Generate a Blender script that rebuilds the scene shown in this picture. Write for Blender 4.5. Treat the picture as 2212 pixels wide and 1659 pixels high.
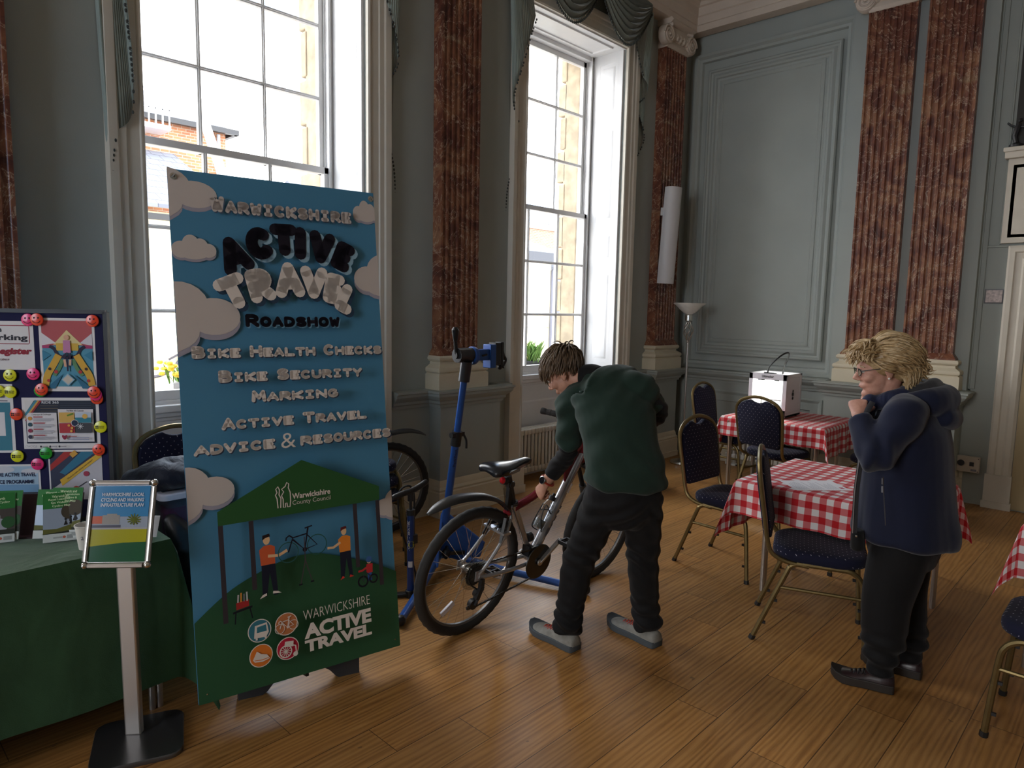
import bpy, math, random
from math import sin, cos, pi, radians, sqrt, atan2
from mathutils import Vector as V, Matrix, noise
random.seed(7)
S = bpy.context.scene
for o in list(bpy.data.objects): bpy.data.objects.remove(o)

# ---------------------------------------------------------------- camera, world, light, exposure
CAM = V((0, 0, 1.62)); YAW, PIT, ROLL = radians(46.22), radians(-6.37), radians(1.14)
_f = V((sin(YAW)*cos(PIT), cos(YAW)*cos(PIT), sin(PIT))); _r = V((cos(YAW), -sin(YAW), 0)); _u = _r.cross(_f)
_r2 = _r*cos(ROLL) + _u*sin(ROLL); _u2 = _u*cos(ROLL) - _r*sin(ROLL)
cam_data = bpy.data.cameras.new('camera'); cam_data.sensor_width = 36; cam_data.lens = 36*1483/2212
cam_data.clip_start = .02
cam = bpy.data.objects.new('camera', cam_data); S.collection.objects.link(cam)
cam.matrix_world = Matrix(((_r2.x, _u2.x, -_f.x, CAM.x), (_r2.y, _u2.y, -_f.y, CAM.y), (_r2.z, _u2.z, -_f.z, CAM.z), (0, 0, 0, 1)))
S.camera = cam
S.view_settings.view_transform = 'Standard'; S.view_settings.look = 'None'
S.view_settings.gamma = 1; S.view_settings.use_curve_mapping = False
S.view_settings.exposure = 0.0
SKY_STRENGTH = 11.5
w = bpy.data.worlds.new('sky'); S.world = w; w.use_nodes = True
nt = w.node_tree; nt.nodes.clear()
_o = nt.nodes.new('ShaderNodeOutputWorld'); _b = nt.nodes.new('ShaderNodeBackground')
_tc = nt.nodes.new('ShaderNodeTexCoord'); _n = nt.nodes.new('ShaderNodeTexNoise'); _cr = nt.nodes.new('ShaderNodeValToRGB')
_n.inputs['Scale'].default_value = 3.1; _n.inputs['Detail'].default_value = 5; _n.inputs['Roughness'].default_value = .55
_cr.color_ramp.elements[0].position = .42; _cr.color_ramp.elements[0].color = (.34, .52, .78, 1)
_cr.color_ramp.elements[1].position = .52; _cr.color_ramp.elements[1].color = (1, .985, .97, 1)
nt.links.new(_tc.outputs['Generated'], _n.inputs['Vector']); nt.links.new(_n.outputs['Fac'], _cr.inputs['Fac'])
nt.links.new(_cr.outputs['Color'], _b.inputs['Color']); nt.links.new(_b.outputs['Background'], _o.inputs['Surface'])
_b.inputs['Strength'].default_value = SKY_STRENGTH

def portal(name, loc, sx, sz, rz=0):
    l = bpy.data.lights.new(name, 'AREA'); l.shape = 'RECTANGLE'; l.size = sx; l.size_y = sz; l.cycles.is_portal = True
    o = bpy.data.objects.new(name, l); S.collection.objects.link(o); o.location = loc; o.rotation_euler = (-pi/2, 0, rz)
WINX = (-3.935, -0.935, 2.065, 5.066)
for x in WINX: portal('window_daylight_portal', (x, 4.66, 2.55), 1.3, 3.2)
for y in (.85,): portal('added_opening_portal', (-7.1, y, 2.6), 2.3, 3.6, pi/2)  # portal for an unseen opening, added to bring in more daylight

# ---------------------------------------------------------------- mesh builder
class MB:
    def __init__(s, M=None): s.v = []; s.f = []; s.m = []; s.uv = {}; s.M = M or Matrix.Identity(4)
    def add(s, vs, fs, mi=0, uvs=None):
        b = len(s.v); s.v += [s.M @ V(p) for p in vs]
        for k, f in enumerate(fs):
            if uvs: s.uv[len(s.f)] = [uvs[i] for i in f]
            s.f.append([b+i for i in f]); s.m.append(mi)
        return s
    def box(s, a, b, mi=0, R=None):
        (x0, y0, z0), (x1, y1, z1) = a, b
        x0, x1 = min(x0, x1), max(x0, x1); y0, y1 = min(y0, y1), max(y0, y1); z0, z1 = min(z0, z1), max(z0, z1)
        vs = [(x0,y0,z0),(x1,y0,z0),(x1,y1,z0),(x0,y1,z0),(x0,y0,z1),(x1,y0,z1),(x1,y1,z1),(x0,y1,z1)]
        if R is not None: vs = [R @ V(p) for p in vs]
        return s.add(vs, [(3,2,1,0),(4,5,6,7),(0,1,5,4),(1,2,6,5),(2,3,7,6),(3,0,4,7)], mi)
    def cbox(s, c, d, mi=0, R=None):
        c = V(c); d = V(d)/2
        if R is None: return s.box(c-d, c+d, mi)
        return s.box(-d, d, mi, Matrix.Translation(c) @ R.to_4x4())
    def loft(s, rings, mi=0, cap=True, closed=True, loop=False):
        n = len(rings[0]); vs = [p for r in rings for p in r]; fs = []
        K = len(rings)
        for k in range(K if loop else K-1):
            k2 = (k+1) % K
            for i in range(n if closed else n-1):
                j = (i+1) % n; fs.append((k*n+i, k*n+j, k2*n+j, k2*n+i))
        if cap and closed and not loop: fs.append(tuple(range(n-1, -1, -1))); fs.append(tuple((K-1)*n+i for i in range(n)))
        return s.add(vs, fs, mi)
    def tube(s, pts, r, n=10, mi=0, cap=True, loop=False, flat=1.0, up=None):
        pts = [V(p) for p in pts]; K = len(pts); rs = r if isinstance(r, (list, tuple)) else [r]*K
        rings = []; ref = V(up) if up else None
        for k in range(K):
            a = pts[k-1] if (k > 0 or loop) else pts[k]; b = pts[(k+1) % K] if (k < K-1 or loop) else pts[k]
            t = (b-a).normalized()
            if ref is None or abs(t.dot(ref)) > .999: ref = V((0,0,1)) if abs(t.z) < .9 else V((1,0,0))
            u = (ref - t*ref.dot(t)).normalized(); ref = u if not up else V(up); q = t.cross(u)
            rings.append([pts[k] + (u*cos(2*pi*i/n)*flat + q*sin(2*pi*i/n))*rs[k] for i in range(n)])
        return s.loft(rings, mi, cap and not loop, True, loop)
    def bar(s, a, b, w, h=None, mi=0, up=(0,0,1)):
        a = V(a); b = V(b); h = h or w; t = (b-a).normalized(); u = V(up)
        if abs(t.dot(u)) > .99: u = V((1,0,0))
        u = (u - t*u.dot(t)).normalized(); q = t.cross(u)
        R = [[p + q*(sx*w/2) + u*(sy*h/2) for sx, sy in ((-1,-1),(1,-1),(1,1),(-1,1))] for p in (a, b)]
        return s.loft(R, mi)
    def lathe(s, prof, c=(0,0,0), n=24, mi=0, axis=None, cap=True):
        c = V(c); R = V((0,0,1)).rotation_difference(V(axis).normalized()).to_matrix() if axis else Matrix.Identity(3)
        rings = [[c + R @ V((max(r,1e-4)*cos(2*pi*i/n), max(r,1e-4)*sin(2*pi*i/n), z)) for i in range(n)] for r, z in prof]
        return s.loft(rings, mi, cap)
    def ball(s, c, r, n=12, mi=0, sc=(1,1,1), R=None):
        c = V(c); K = max(4, n//2); rings = []
        for k in range(K+1):
            a = pi*k/K; rr = max(sin(a), 1e-3)
            rings.append([c + ((R or Matrix.Identity(3)) @ V((r*rr*cos(2*pi*i/n)*sc[0], r*rr*sin(2*pi*i/n)*sc[1], -r*cos(a)*sc[2]))) for i in range(n)])
        return s.loft(rings, mi)
    def poly(s, pts, th=None, nrm=None, mi=0):
        n = len(pts)
        if th is None: return s.add(pts, [tuple(range(n))], mi)
        d = V(nrm)*th; a = [V(p) for p in pts]
        return s.loft([a, [p+d for p in a]], mi)
    def sweep(s, prof, path, mi=0, loop=False, cap=True):
        # prof: (out, z) pairs; path: plan polyline; out is to the right of the direction of travel
        P = [V((p[0], p[1])) for p in path]; K = len(P); rings = []
        for k in range(K):
            d0 = (P[k]-P[k-1]).normalized() if (k > 0 or loop) else None
            d1 = (P[(k+1) % K]-P[k]).normalized() if (k < K-1 or loop) else None
            if d0 is None: d0 = d1
            if d1 is None: d1 = d0
            n0 = V((d0.y, -d0.x)); n1 = V((d1.y, -d1.x)); m = (n0+n1); m = m/m.dot(n0) if m.length > 1e-6 else n0
            rings.append([(P[k].x+m.x*o, P[k].y+m.y*o, z) for o, z in prof])
        return s.loft(rings, mi, cap, True, loop)
    def frame(s, o, u, v, w, h, prof, mi=0):
        # picture-frame moulding round the rectangle o..o+u*w+v*h; prof: (inset, height along n)
        o = V(o); u = V(u); v = V(v); n = u.cross(v); rings = []
        for (cu, cv, su, sv) in ((0,0,1,1),(w,0,-1,1),(w,h,-1,-1),(0,h,1,-1)):
            rings.append([o + u*(cu+su*i) + v*(cv+sv*i) + n*q for i, q in prof])
        return s.loft(rings, mi, False, False, True)
    def mesh(s, name, org=None):
        me = bpy.data.meshes.new(name)
        if org is not None: vs = [p-V(org) for p in s.v]
        else: vs = s.v
        me.from_pydata([tuple(p) for p in vs], [], s.f); me.polygons.foreach_set('material_index', s.m)
        if s.uv:
            uvl = me.uv_layers.new(name='cloth')
            for p in me.polygons:
                u = s.uv.get(p.index)
                if u:
                    for k, li in enumerate(p.loop_indices): uvl.data[li].uv = u[k]
        return me
    def build(s, name, mats, parent=None, smooth=35, bev=0, sub=0, solid=0, world=False, fix=True):
        org = parent.matrix_world.translation if (parent is not None and world) else None
        me = s.mesh(name, WORLD_AT.get(parent.name) if (org is not None) else None)
        return finish(me, name, mats, parent, smooth, bev, sub, solid, fix)
WORLD_AT = {}
def finish(me, name, mats, parent=None, smooth=35, bev=0, sub=0, solid=0, fix=True):
    if not isinstance(mats, (list, tuple)): mats = [mats]
    for m in mats: me.materials.append(m)
    if fix:
        import bmesh
        bm = bmesh.new(); bm.from_mesh(me); bmesh.ops.recalc_face_normals(bm, faces=bm.faces); bm.to_mesh(me); bm.free()
    if smooth:
        me.polygons.foreach_set('use_smooth', [True]*len(me.polygons)); me.set_sharp_from_angle(angle=radians(smooth))
    o = bpy.data.objects.new(name, me); S.collection.objects.link(o)
    if parent is not None: o.parent = parent
    if solid:
        md = o.modifiers.new('thick', 'SOLIDIFY'); md.thickness = solid; md.offset = 0
    if bev:
        md = o.modifiers.new('edge', 'BEVEL'); md.width = bev; md.segments = 2; md.limit_method = 'ANGLE'; md.angle_limit = radians(40); md.harden_normals = False
    if sub:
        md = o.modifiers.new('soft', 'SUBSURF'); md.levels = sub; md.render_levels = sub
    return o
def tag(o, label=None, cat=None, group=None, kind=None):
    if label: o['label'] = label
    if cat: o['category'] = cat
    if group: o['group'] = group
    if kind: o['kind'] = kind
    return o
def thing(name, label, cat, loc=(0,0,0), rz=0, group=None, kind=None):
    o = bpy.data.objects.new(name, None); S.collection.objects.link(o); o.location = loc; o.rotation_euler = (0,0,rz)
    o.empty_display_size = .1; WORLD_AT[o.name] = V(loc)
    return tag(o, label, cat, group, kind)
def dup(root, loc, rz=0, label=None, group=None):
    r = root.copy(); S.collection.objects.link(r); r.location = loc; r.rotation_euler = (0,0,rz)
    if label: r['label'] = label
    if group: r['group'] = group
    for ch in list(root.children):
        c = ch.copy(); S.collection.objects.link(c); c.parent = r
        for g in ch.children:
            d = g.copy(); S.collection.objects.link(d); d.parent = c
    return r
def spline(pts, n=8, loop=False):
    # Catmull-Rom through points (tuples of any length)
    P = [tuple(p) for p in pts]; K = len(P); out = []
    for k in range(K if loop else K-1):
        g = lambda i: P[i % K] if loop else P[min(max(i, 0), K-1)]
        a, b, c, d = g(k-1), g(k), g(k+1), g(k+2)
        for t in (i/n for i in range(n)):
            out.append(tuple(.5*((2*b[j]) + (-a[j]+c[j])*t + (2*a[j]-5*b[j]+4*c[j]-d[j])*t*t + (-a[j]+3*b[j]-3*c[j]+d[j])*t**3) for j in range(len(b))))
    if not loop: out.append(P[-1])
    return out
def rrect(w, h, r, n=5):
    pts = []
    for cx, cy, a0 in ((w/2-r, h/2-r, 0), (-w/2+r, h/2-r, 90), (-w/2+r, -h/2+r, 180), (w/2-r, -h/2+r, 270)):
        for i in range(n+1):
            a = radians(a0 + 90*i/n); pts.append((cx+r*cos(a), cy+r*sin(a)))
    return pts

# ---------------------------------------------------------------- materials
class N:
    def __init__(s, name):
        s.m = bpy.data.materials.new(name); s.m.use_nodes = True; s.t = s.m.node_tree; s.p = s.t.nodes['Principled BSDF']; s.out = s.t.nodes['Material Output']
    def new(s, t, **k):
        n = s.t.nodes.new('ShaderNode'+t)
        for a, b in k.items():
            if a.startswith('i_'):
                key = a[2:]; n.inputs[int(key) if key.isdigit() else key.replace('_', ' ')].default_value = b
            else: setattr(n, a, b)
        return n
    def lk(s, a, b): s.t.links.new(a, b)
    def obj(s): return s.new('TexCoord').outputs['Object']
    def uv(s): return s.new('TexCoord').outputs['UV']
    def math(s, op, a, b=None, c=None):
        n = s.new('Math', operation=op)
        for i, x in enumerate((a, b, c)):
            if x is None: continue
            if isinstance(x, (int, float)): n.inputs[i].default_value = x
            else: s.lk(x, n.inputs[i])
        return n.outputs[0]
    def mapping(s, vec, scale=(1,1,1), rot=(0,0,0), loc=(0,0,0)):
        n = s.new('Mapping'); n.inputs['Scale'].default_value = scale; n.inputs['Rotation'].default_value = rot; n.inputs['Location'].default_value = loc
        s.lk(vec, n.inputs['Vector']); return n.outputs[0]
    def noise(s, vec, scale, detail=3, rough=.5, dist=0):
        n = s.new('TexNoise'); n.inputs['Scale'].default_value = scale; n.inputs['Detail'].default_value = detail
        n.inputs['Roughness'].default_value = rough; n.inputs['Distortion'].default_value = dist
        if vec is not None: s.lk(vec, n.inputs['Vector'])
        return n.outputs['Fac']
    def ramp(s, fac, stops):
        n = s.new('ValToRGB'); e = n.color_ramp.elements
        while len(e) < len(stops): e.new(.5)
        for i, (p, c) in enumerate(stops): e[i].position = p; e[i].color = (*c, 1) if len(c) == 3 else c
        s.lk(fac, n.inputs['Fac']); return n.outputs['Color']
    def mix(s, fac, a, b, mode='MIX'):
        n = s.new('Mix', data_type='RGBA', blend_type=mode)
        for i, x in ((0, fac), (6, a), (7, b)):
            if isinstance(x, (int, float)): n.inputs[i].default_value = x
            elif isinstance(x, tuple): n.inputs[i].default_value = (*x, 1)
            else: s.lk(x, n.inputs[i])
        return n.outputs[2]
    def col(s, c):
        if isinstance(c, tuple): s.p.inputs['Base Color'].default_value = (*c, 1)
        else: s.lk(c, s.p.inputs['Base Color'])
    def bump(s, h, strength=.3, dist=.01):
        n = s.new('Bump'); n.inputs['Strength'].default_value = strength; n.inputs['Distance'].default_value = dist
        s.lk(h, n.inputs['Height']); s.lk(n.outputs[0], s.p.inputs['Normal'])
    def set(s, rough=None, metal=None, spec=None, **k):
        if rough is not None: s.p.inputs['Roughness'].default_value = rough
        if metal is not None: s.p.inputs['Metallic'].default_value = metal
        if spec is not None: s.p.inputs['Specular IOR Level'].default_value = spec
        for a, b in k.items(): s.p.inputs[a.replace('_', ' ')].default_value = b
        return s
def plain(name, c, rough=.5, metal=0, spec=.5, var=0, vscale=20, bump=0, bscale=60, **k):
    n = N(name); n.set(rough, metal, spec, **k)
    ob = n.obj()
    if var:
        f = n.noise(ob, vscale, 3); d = tuple(max(0, x*(1-var)) for x in c); e = tuple(min(1, x*(1+var)) for x in c)
        n.col(n.ramp(f, [(.3, d), (.7, e)]))
    else: n.col(c)
    if bump: n.bump(n.noise(ob, bscale, 2), bump, .004)
    return n.m
def srgb(r, g, b):
    f = lambda c: c/12.92 if c <= .04045 else ((c+.055)/1.055)**2.4
    return tuple(f(c/255) for c in (r, g, b))

def m_floor():
    n = N('oak boards'); ob = n.obj(); sx = n.new('SeparateXYZ'); n.lk(ob, sx.inputs[0]); X, Y = sx.outputs[0], sx.outputs[1]
    yy = n.math('DIVIDE', n.math('SUBTRACT', Y, .996), .1815); row = n.math('FLOOR', yy); fy = n.math('FRACT', yy)
    wn = n.new('TexWhiteNoise', noise_dimensions='1D'); n.lk(row, wn.inputs['W'])
    xx = n.math('DIVIDE', n.math('ADD', X, n.math('MULTIPLY', wn.outputs['Value'], 7.0)), 1.75); colm = n.math('FLOOR', xx); fx = n.math('FRACT', xx)
    cid = n.new('CombineXYZ'); n.lk(row, cid.inputs[0]); n.lk(colm, cid.inputs[1])
    w2 = n.new('TexWhiteNoise', noise_dimensions='2D'); n.lk(cid.outputs[0], w2.inputs['Vector']); pid = w2.outputs['Value']
    gy = n.math('LESS_THAN', n.math('MINIMUM', fy, n.math('SUBTRACT', 1, fy)), .010)
    gx = n.math('LESS_THAN', n.math('MINIMUM', fx, n.math('SUBTRACT', 1, fx)), .0009)
    gap = n.math('MAXIMUM', gy, gx)
    off = n.new('CombineXYZ'); n.lk(n.math('MULTIPLY', pid, 30), off.inputs[0]); n.lk(n.math('MULTIPLY', pid, 17), off.inputs[1]); n.lk(n.math('MULTIPLY', pid, 9), off.inputs[2])
    ad = n.new('VectorMath', operation='ADD'); n.lk(ob, ad.inputs[0]); n.lk(off.outputs[0], ad.inputs[1])
    st = n.mapping(ad.outputs[0], (1.1, 9, 1))
    g1 = n.noise(st, 2.2, 4, .6, 1.5); wv = n.new('TexWave', wave_type='BANDS', bands_direction='Y'); n.lk(n.mapping(ad.outputs[0], (.55, 5.5, 1)), wv.inputs['Vector'])
    wv.inputs['Scale'].default_value = 2.4; wv.inputs['Distortion'].default_value = 9; wv.inputs['Detail'].default_value = 2.5; wv.inputs['Detail Scale'].default_value = 1.1
    g2 = n.noise(n.mapping(ad.outputs[0], (3, 160, 1)), 1.6, 2, .7)
    grain = n.math('ADD', n.math('MULTIPLY', g1, .5), n.math('ADD', n.math('MULTIPLY', wv.outputs['Fac'], .22), n.math('MULTIPLY', g2, .25)))
    c = n.ramp(grain, [(.25, (.23, .105, .030)), (.5, (.37, .185, .056)), (.75, (.46, .25, .085))])
    tone = n.ramp(pid, [(0, (.82, .80, .78)), (.5, (1, 1, 1)), (1, (1.12, 1.06, .96))])
    c = n.mix(1.0, c, tone, 'MULTIPLY')
    spots = n.math('GREATER_THAN', n.noise(ob, 19, 2, .5), .755)
    c = n.mix(n.math('MULTIPLY', spots, .55), c, (.10, .055, .03))
    c = n.mix(n.math('MULTIPLY', gap, .8), c, (.045, .022, .01)); n.col(c)
    r = n.math('ADD', n.math('MULTIPLY', n.noise(ob, 5, 3), .16), n.math('ADD', .25, n.math('MULTIPLY', g2, .10))); n.lk(r, n.p.inputs['Roughness'])
    n.bump(n.math('SUBTRACT', n.math('MULTIPLY', grain, .25), gap), .25, .0016); n.set(spec=.42)
    return n.m
def m_marble():
    n = N('red brown marble'); ob = n.obj(); q = n.noise(ob, 2.3, 5, .62, 2.2)
    c = n.ramp(q, [(.30, (.055, .016, .012)), (.45, (.15, .047, .026)), (.58, (.25, .105, .052)), (.72, (.33, .165, .085))])
    vf = n.noise(ob, 3.1, 6, .6, 3.0); v = n.math('LESS_THAN', n.math('ABSOLUTE', n.math('SUBTRACT', vf, .5)), .010)
    c = n.mix(n.math('MULTIPLY', v, .55), c, (.55, .42, .30))
    blot = n.ramp(n.noise(ob, 5.5, 4, .65, 1), [(.56, (0, 0, 0)), (.66, (1, 1, 1))]); c = n.mix(n.math('MULTIPLY', blot, .55), c, (.07, .014, .014))
    pale = n.ramp(n.noise(ob, 1.7, 5, .7, 1.5), [(.60, (0, 0, 0)), (.72, (1, 1, 1))]); c = n.mix(n.math('MULTIPLY', pale, .5), c, (.42, .33, .20))
    n.col(c); n.set(.38, spec=.4); return n.m
def m_checks(size=.0352):
    n = N('red gingham cloth'); uv = n.uv(); sx = n.new('SeparateXYZ'); n.lk(uv, sx.inputs[0])
    a = n.math('LESS_THAN', n.math('FRACT', n.math('DIVIDE', sx.outputs[0], 2*size)), .5); b = n.math('LESS_THAN', n.math('FRACT', n.math('DIVIDE', sx.outputs[1], 2*size)), .5)
    s = n.math('MULTIPLY', n.math('ADD', a, b), .5)
    c = n.ramp(s, [(0, (.76, .72, .72)), (.5, (.62, .16, .17)), (1, (.50, .018, .025))]); n.t.nodes[-1].color_ramp.interpolation = 'LINEAR'
    n.col(c); n.set(.85, spec=.15, Sheen_Weight=.1)
    n.bump(n.noise(n.mapping(uv, (900, 900, 1)), 1, 1), .15, .001)
    return n.m
def m_dots(name='navy dotted upholstery'):
    n = N(name); ob = n.obj(); sx = n.new('SeparateXYZ'); n.lk(ob, sx.inputs[0])
    # diagonal grid of dots on the dominant faces (x by the largest of y/z handled through y+z)
    u = n.math('DIVIDE', sx.outputs[0], .034); v = n.math('DIVIDE', n.math('SUBTRACT', sx.outputs[2], sx.outputs[1]), .034)
    a = n.math('ADD', u, v); b = n.math('SUBTRACT', u, v)
    da = n.math('SUBTRACT', n.math('FRACT', n.math('MULTIPLY', a, .9)), .5); db = n.math('SUBTRACT', n.math('FRACT', n.math('MULTIPLY', b, .9)), .5)
    d = n.math('ADD', n.math('MULTIPLY', da, da), n.math('MULTIPLY', db, db)); dot = n.math('LESS_THAN', d, .0055)
    c = n.mix(dot, (.010, .011, .030), (.42, .40, .46)); n.col(c); n.set(.9, spec=.2, Sheen_Weight=.06)
    n.bump(n.noise(ob, 500, 1), .2, .001); return n.m
def m_cloth(name, c, rough=.9, var=.12, scale=7, weave=420, sheen=.15, folds=0):
    n = N(name); ob = n.obj(); f = n.noise(ob, scale, 4, .6)
    n.col(n.ramp(f, [(.25, tuple(x*(1-var) for x in c)), (.75, tuple(min(1, x*(1+var)) for x in c))])); n.set(rough, spec=.2, Sheen_Weight=sheen)
    h = n.noise(ob, weave, 1)
    if folds: h = n.math('ADD', n.math('MULTIPLY', h, .05), n.noise(n.mapping(ob, (1, 1, .55)), folds, 3, .5, .8)); n.bump(h, .55, .02)
    else: n.bump(h, .2, .001)
    return n.m
def m_brick(name, c1, c2, mortar, w=.22, h=.075, rot=(pi/2, 0, 0)):
    n = N(name); b = n.new('TexBrick'); n.lk(n.mapping(n.obj(), (1, 1, 1), rot), b.inputs['Vector'])
    for k, c in (('Color1', c1), ('Color2', c2), ('Mortar', mortar)): b.inputs[k].default_value = (*c, 1)
    b.inputs['Scale'].default_value = 1; b.inputs['Mortar Size'].default_value = .008; b.inputs['Brick Width'].default_value = w; b.inputs['Row Height'].default_value = h
    n.col(b.outputs['Color']); n.set(.9); return n.m
def m_glass(name='window glass', tint=(1, 1, 1), ior=1.45):
    n = N(name); n.t.nodes.remove(n.p); tr = n.new('BsdfTransparent'); tr.inputs[0].default_value = (*tint, 1); gl = n.new('BsdfGlossy'); gl.inputs['Roughness'].default_value = .02
    lw = n.new('LayerWeight'); fr = n.math('ADD', n.math('MULTIPLY', n.math('POWER', lw.outputs['Facing'], 5), .85), .035); mx = n.new('MixShader'); n.lk(fr, mx.inputs[0]); n.lk(tr.outputs[0], mx.inputs[1]); n.lk(gl.outputs[0], mx.inputs[2]); n.lk(mx.outputs[0], n.out.inputs[0])
    return n.m
MT = {}
MT['floor'] = m_floor(); MT['marble'] = m_marble(); MT['gingham'] = m_checks(); MT['dots'] = m_dots(); MT['glass'] = m_glass()
MT['wall'] = plain('duck egg wall paint', (.33, .355, .325), .55, spec=.3, var=.03, vscale=3, bump=.08, bscale=180)
MT['cream'] = plain('cream painted plaster', (.62, .55, .41), .5, spec=.35, var=.03, vscale=6)
MT['cornice'] = plain('cornice paint', (.60, .51, .42), .6, spec=.3, var=.03, vscale=6)
MT['ceiling'] = plain('ceiling paint', (.66, .62, .55), .7)
MT['white'] = plain('white gloss paint', (.74, .73, .72), .38, spec=.4, var=.02, vscale=8)
MT['offwhite'] = plain('off white paint', (.62, .57, .48), .45, spec=.35, var=.03, vscale=8)
MT['stone'] = plain('ashlar sandstone', (.33, .26, .17), .9, var=.25, vscale=9, bump=.4, bscale=40)
MT['dark'] = plain('painted recess shade', (.035, .032, .028), .7)  # dark tone standing in for the shade inside a recess
MT['gold'] = plain('antique gold metal', (.20, .145, .060), .38, .75, var=.1, vscale=30)
MT['black'] = plain('black plastic', (.012, .012, .013), .45)
MT['rubber'] = plain('black rubber', (.016, .015, .014), .75, bump=.3, bscale=150)
MT['chrome'] = plain('polished steel', (.62, .60, .57), .22, 1.0)
MT['alu'] = plain('satin aluminium', (.55, .52, .49), .36, .9)
MT['paper'] = plain('white paper', (.80, .79, .82), .7)
MT['curtain'] = m_cloth('sage green velvet', (.185, .20, .165), .85, .1, 5, 300, .35)
MT['lining'] = m_cloth('pale blue green lining', (.30, .36, .33), .7, .06, 5, 300, .1)
MT['pompom'] = plain('dark bobble fringe', (.045, .05, .045), .7)
# ---------------------------------------------------------------- room shell
YW, XE, ZC = 4.08, 7.0, 5.2
HW, ZS, ZT, YS = .71, .98, 4.14, 4.46           # window opening half width, sill, soffit, sash box plane
def struct(name, mb, mats, parent=None, label=None, cat=None, **k):
    o = mb.build(name, mats, parent, **k)
    if parent is None: tag(o, label, cat, None, 'structure')
    return o
struct('floor', MB().box((-7, -6, -.12), (7.0, 4.62, 0)), MT['floor'], label='wide oak plank floor with a satin varnish', cat='floor', smooth=0)
struct('ceiling', MB().box((-7, -6, ZC), (7.2, 4.9, ZC+.15)), MT['ceiling'], label='plain pale ceiling above the cornice', cat='ceiling', smooth=0)
b = MB(); edges = [-7.0]
for x in WINX: edges += [x-HW, x+HW]
edges.append(7.2)
for i in range(0, len(edges), 2): b.box((edges[i], YW, 0), (edges[i+1], 4.62, ZC))
for x in WINX: b.box((x-HW, YW, ZT), (x+HW, 4.62, ZC)); b.box((x-HW, 4.44, 0), (x+HW, 4.62, ZS-.04))
# pedestals, breakfront dado and wall panel strips of the window wall
PILX = (-2.435, .565, 3.555, 6.53)
for x in PILX:
    b.box((x-.21, 3.95, 0), (x+.43 if x < 6 else x+.25, YW, .93))
struct('wall_left', b, MT['wall'], label='sage painted window wall with marble pilasters', cat='wall', smooth=0)
b = MB().box((XE, -6, 0), (XE+.2, 4.62, ZC))
b.box((6.73, 1.26, 0), (XE, 2.34, .93)); b.box((6.90, 1.235, .93), (XE, 2.36, 4.6))
b.box((6.955, 2.36, .0), (XE, 4.0, .86))
struct('wall_right', b, MT['wall'], label='sage panelled end wall with paired fluted pilasters', cat='wall', smooth=0)
struct('wall_rear', MB().box((-7.2, -6.2, 0), (7.2, -6, ZC)), MT['wall'], label='plain wall behind the camera', cat='wall', smooth=0)
struct('wall_far_left', MB().box((-7.2, -6, 0), (-7, -4.2, ZC)).box((-7.2, -4.3, 0), (-7, -.3, ZC)).box((-7.2, 2.0, 0), (-7, 4.9, ZC)).box((-7.2, -6, 0), (-7, 4.9, .8)).box((-7.2, -6, 4.4), (-7, 4.9, ZC)), MT['wall'], label='plain wall at the other end of the room', cat='wall', smooth=0)  # gap in this unseen wall is added to brighten the end wall

# outer stone skin with rusticated reveals
b = MB(); r = random.Random(3)
lo = [-7.0] + [x+HW-.03 for x in WINX]; hi = [x-HW+.03 for x in WINX] + [8.5]
for a, c in zip(lo, hi): b.box((a, 4.62, -1.2), (c, 4.82, 5.6))
for x in WINX:
    b.box((x-HW, 4.62, 4.22), (x+HW, 4.84, 5.6)); b.box((x-HW, 4.62, -1.2), (x+HW, 4.86, .90))
    for sgn in (-1, 1):
        z = .90; k = 0
        while z < 4.2:
            h = .34; d = .06 if k % 2 else .10
            b.cbox((x+sgn*(HW-.03+.04), 4.80+d/2, z+h/2), (.08+.02*(k % 2), d+.02, h-.02)); z += h; k += 1
struct('wall_outside', b, MT['stone'], label='rusticated sandstone outer face seen round the panes', cat='wall', smooth=0, bev=.012)

# skirtings, dado rails, entablature
sk = [(0, 0), (.035, 0), (.035, .055), (.028, .06), (.028, .19), (.022, .20), (.026, .215), (.012, .235), (.010, .26), (.0, .285)]
sk2 = [(o+.0, z) for o, z in sk]
da = [(0, .855), (.014, .855), (.018, .875), (.03, .885), (.034, .905), (.06, .925), (.075, .945), (.078, .965), (.088, .97), (.088, .985), (0, .992)]
for k, pth in enumerate(([(2.98, YW), (3.345, YW), (3.345, 3.95), (3.985, 3.95), (3.985, YW), (4.17, YW)], [(5.96, YW), (6.32, YW), (6.32, 3.95), (6.78, 3.95), (6.78, YW-.02)])):
    o = struct('baseboard_left' if k == 0 else 'baseboard_corner', MB().sweep(sk, pth), MT['cream'], label=('cream skirting round the pedestal between the windows', 'cream skirting in the far corner by the floor lamp')[k], cat='skirting', smooth=25)
    struct('trim_%d' % (k+1), MB().sweep(da, pth), MT['wall'], label=('moulded dado rail round the pedestal between the windows', 'moulded dado rail in the far corner')[k], cat='dado rail', smooth=25)
pe = [(XE-.045, 3.95), (XE-.045, 2.34), (6.73, 2.34), (6.73, 1.26), (XE, 1.26), (XE, 1.06)]
struct('baseboard_right', MB().sweep(sk, pe[:5] + [(XE, 1.22)]), MT['cream'], label='cream skirting along the panelled end wall', cat='skirting', smooth=25)
struct('trim_3', MB().sweep(da, pe[:5] + [(XE, 1.22)]), MT['wall'], label='moulded dado rail along the end wall', cat='dado rail', smooth=25)
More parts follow.
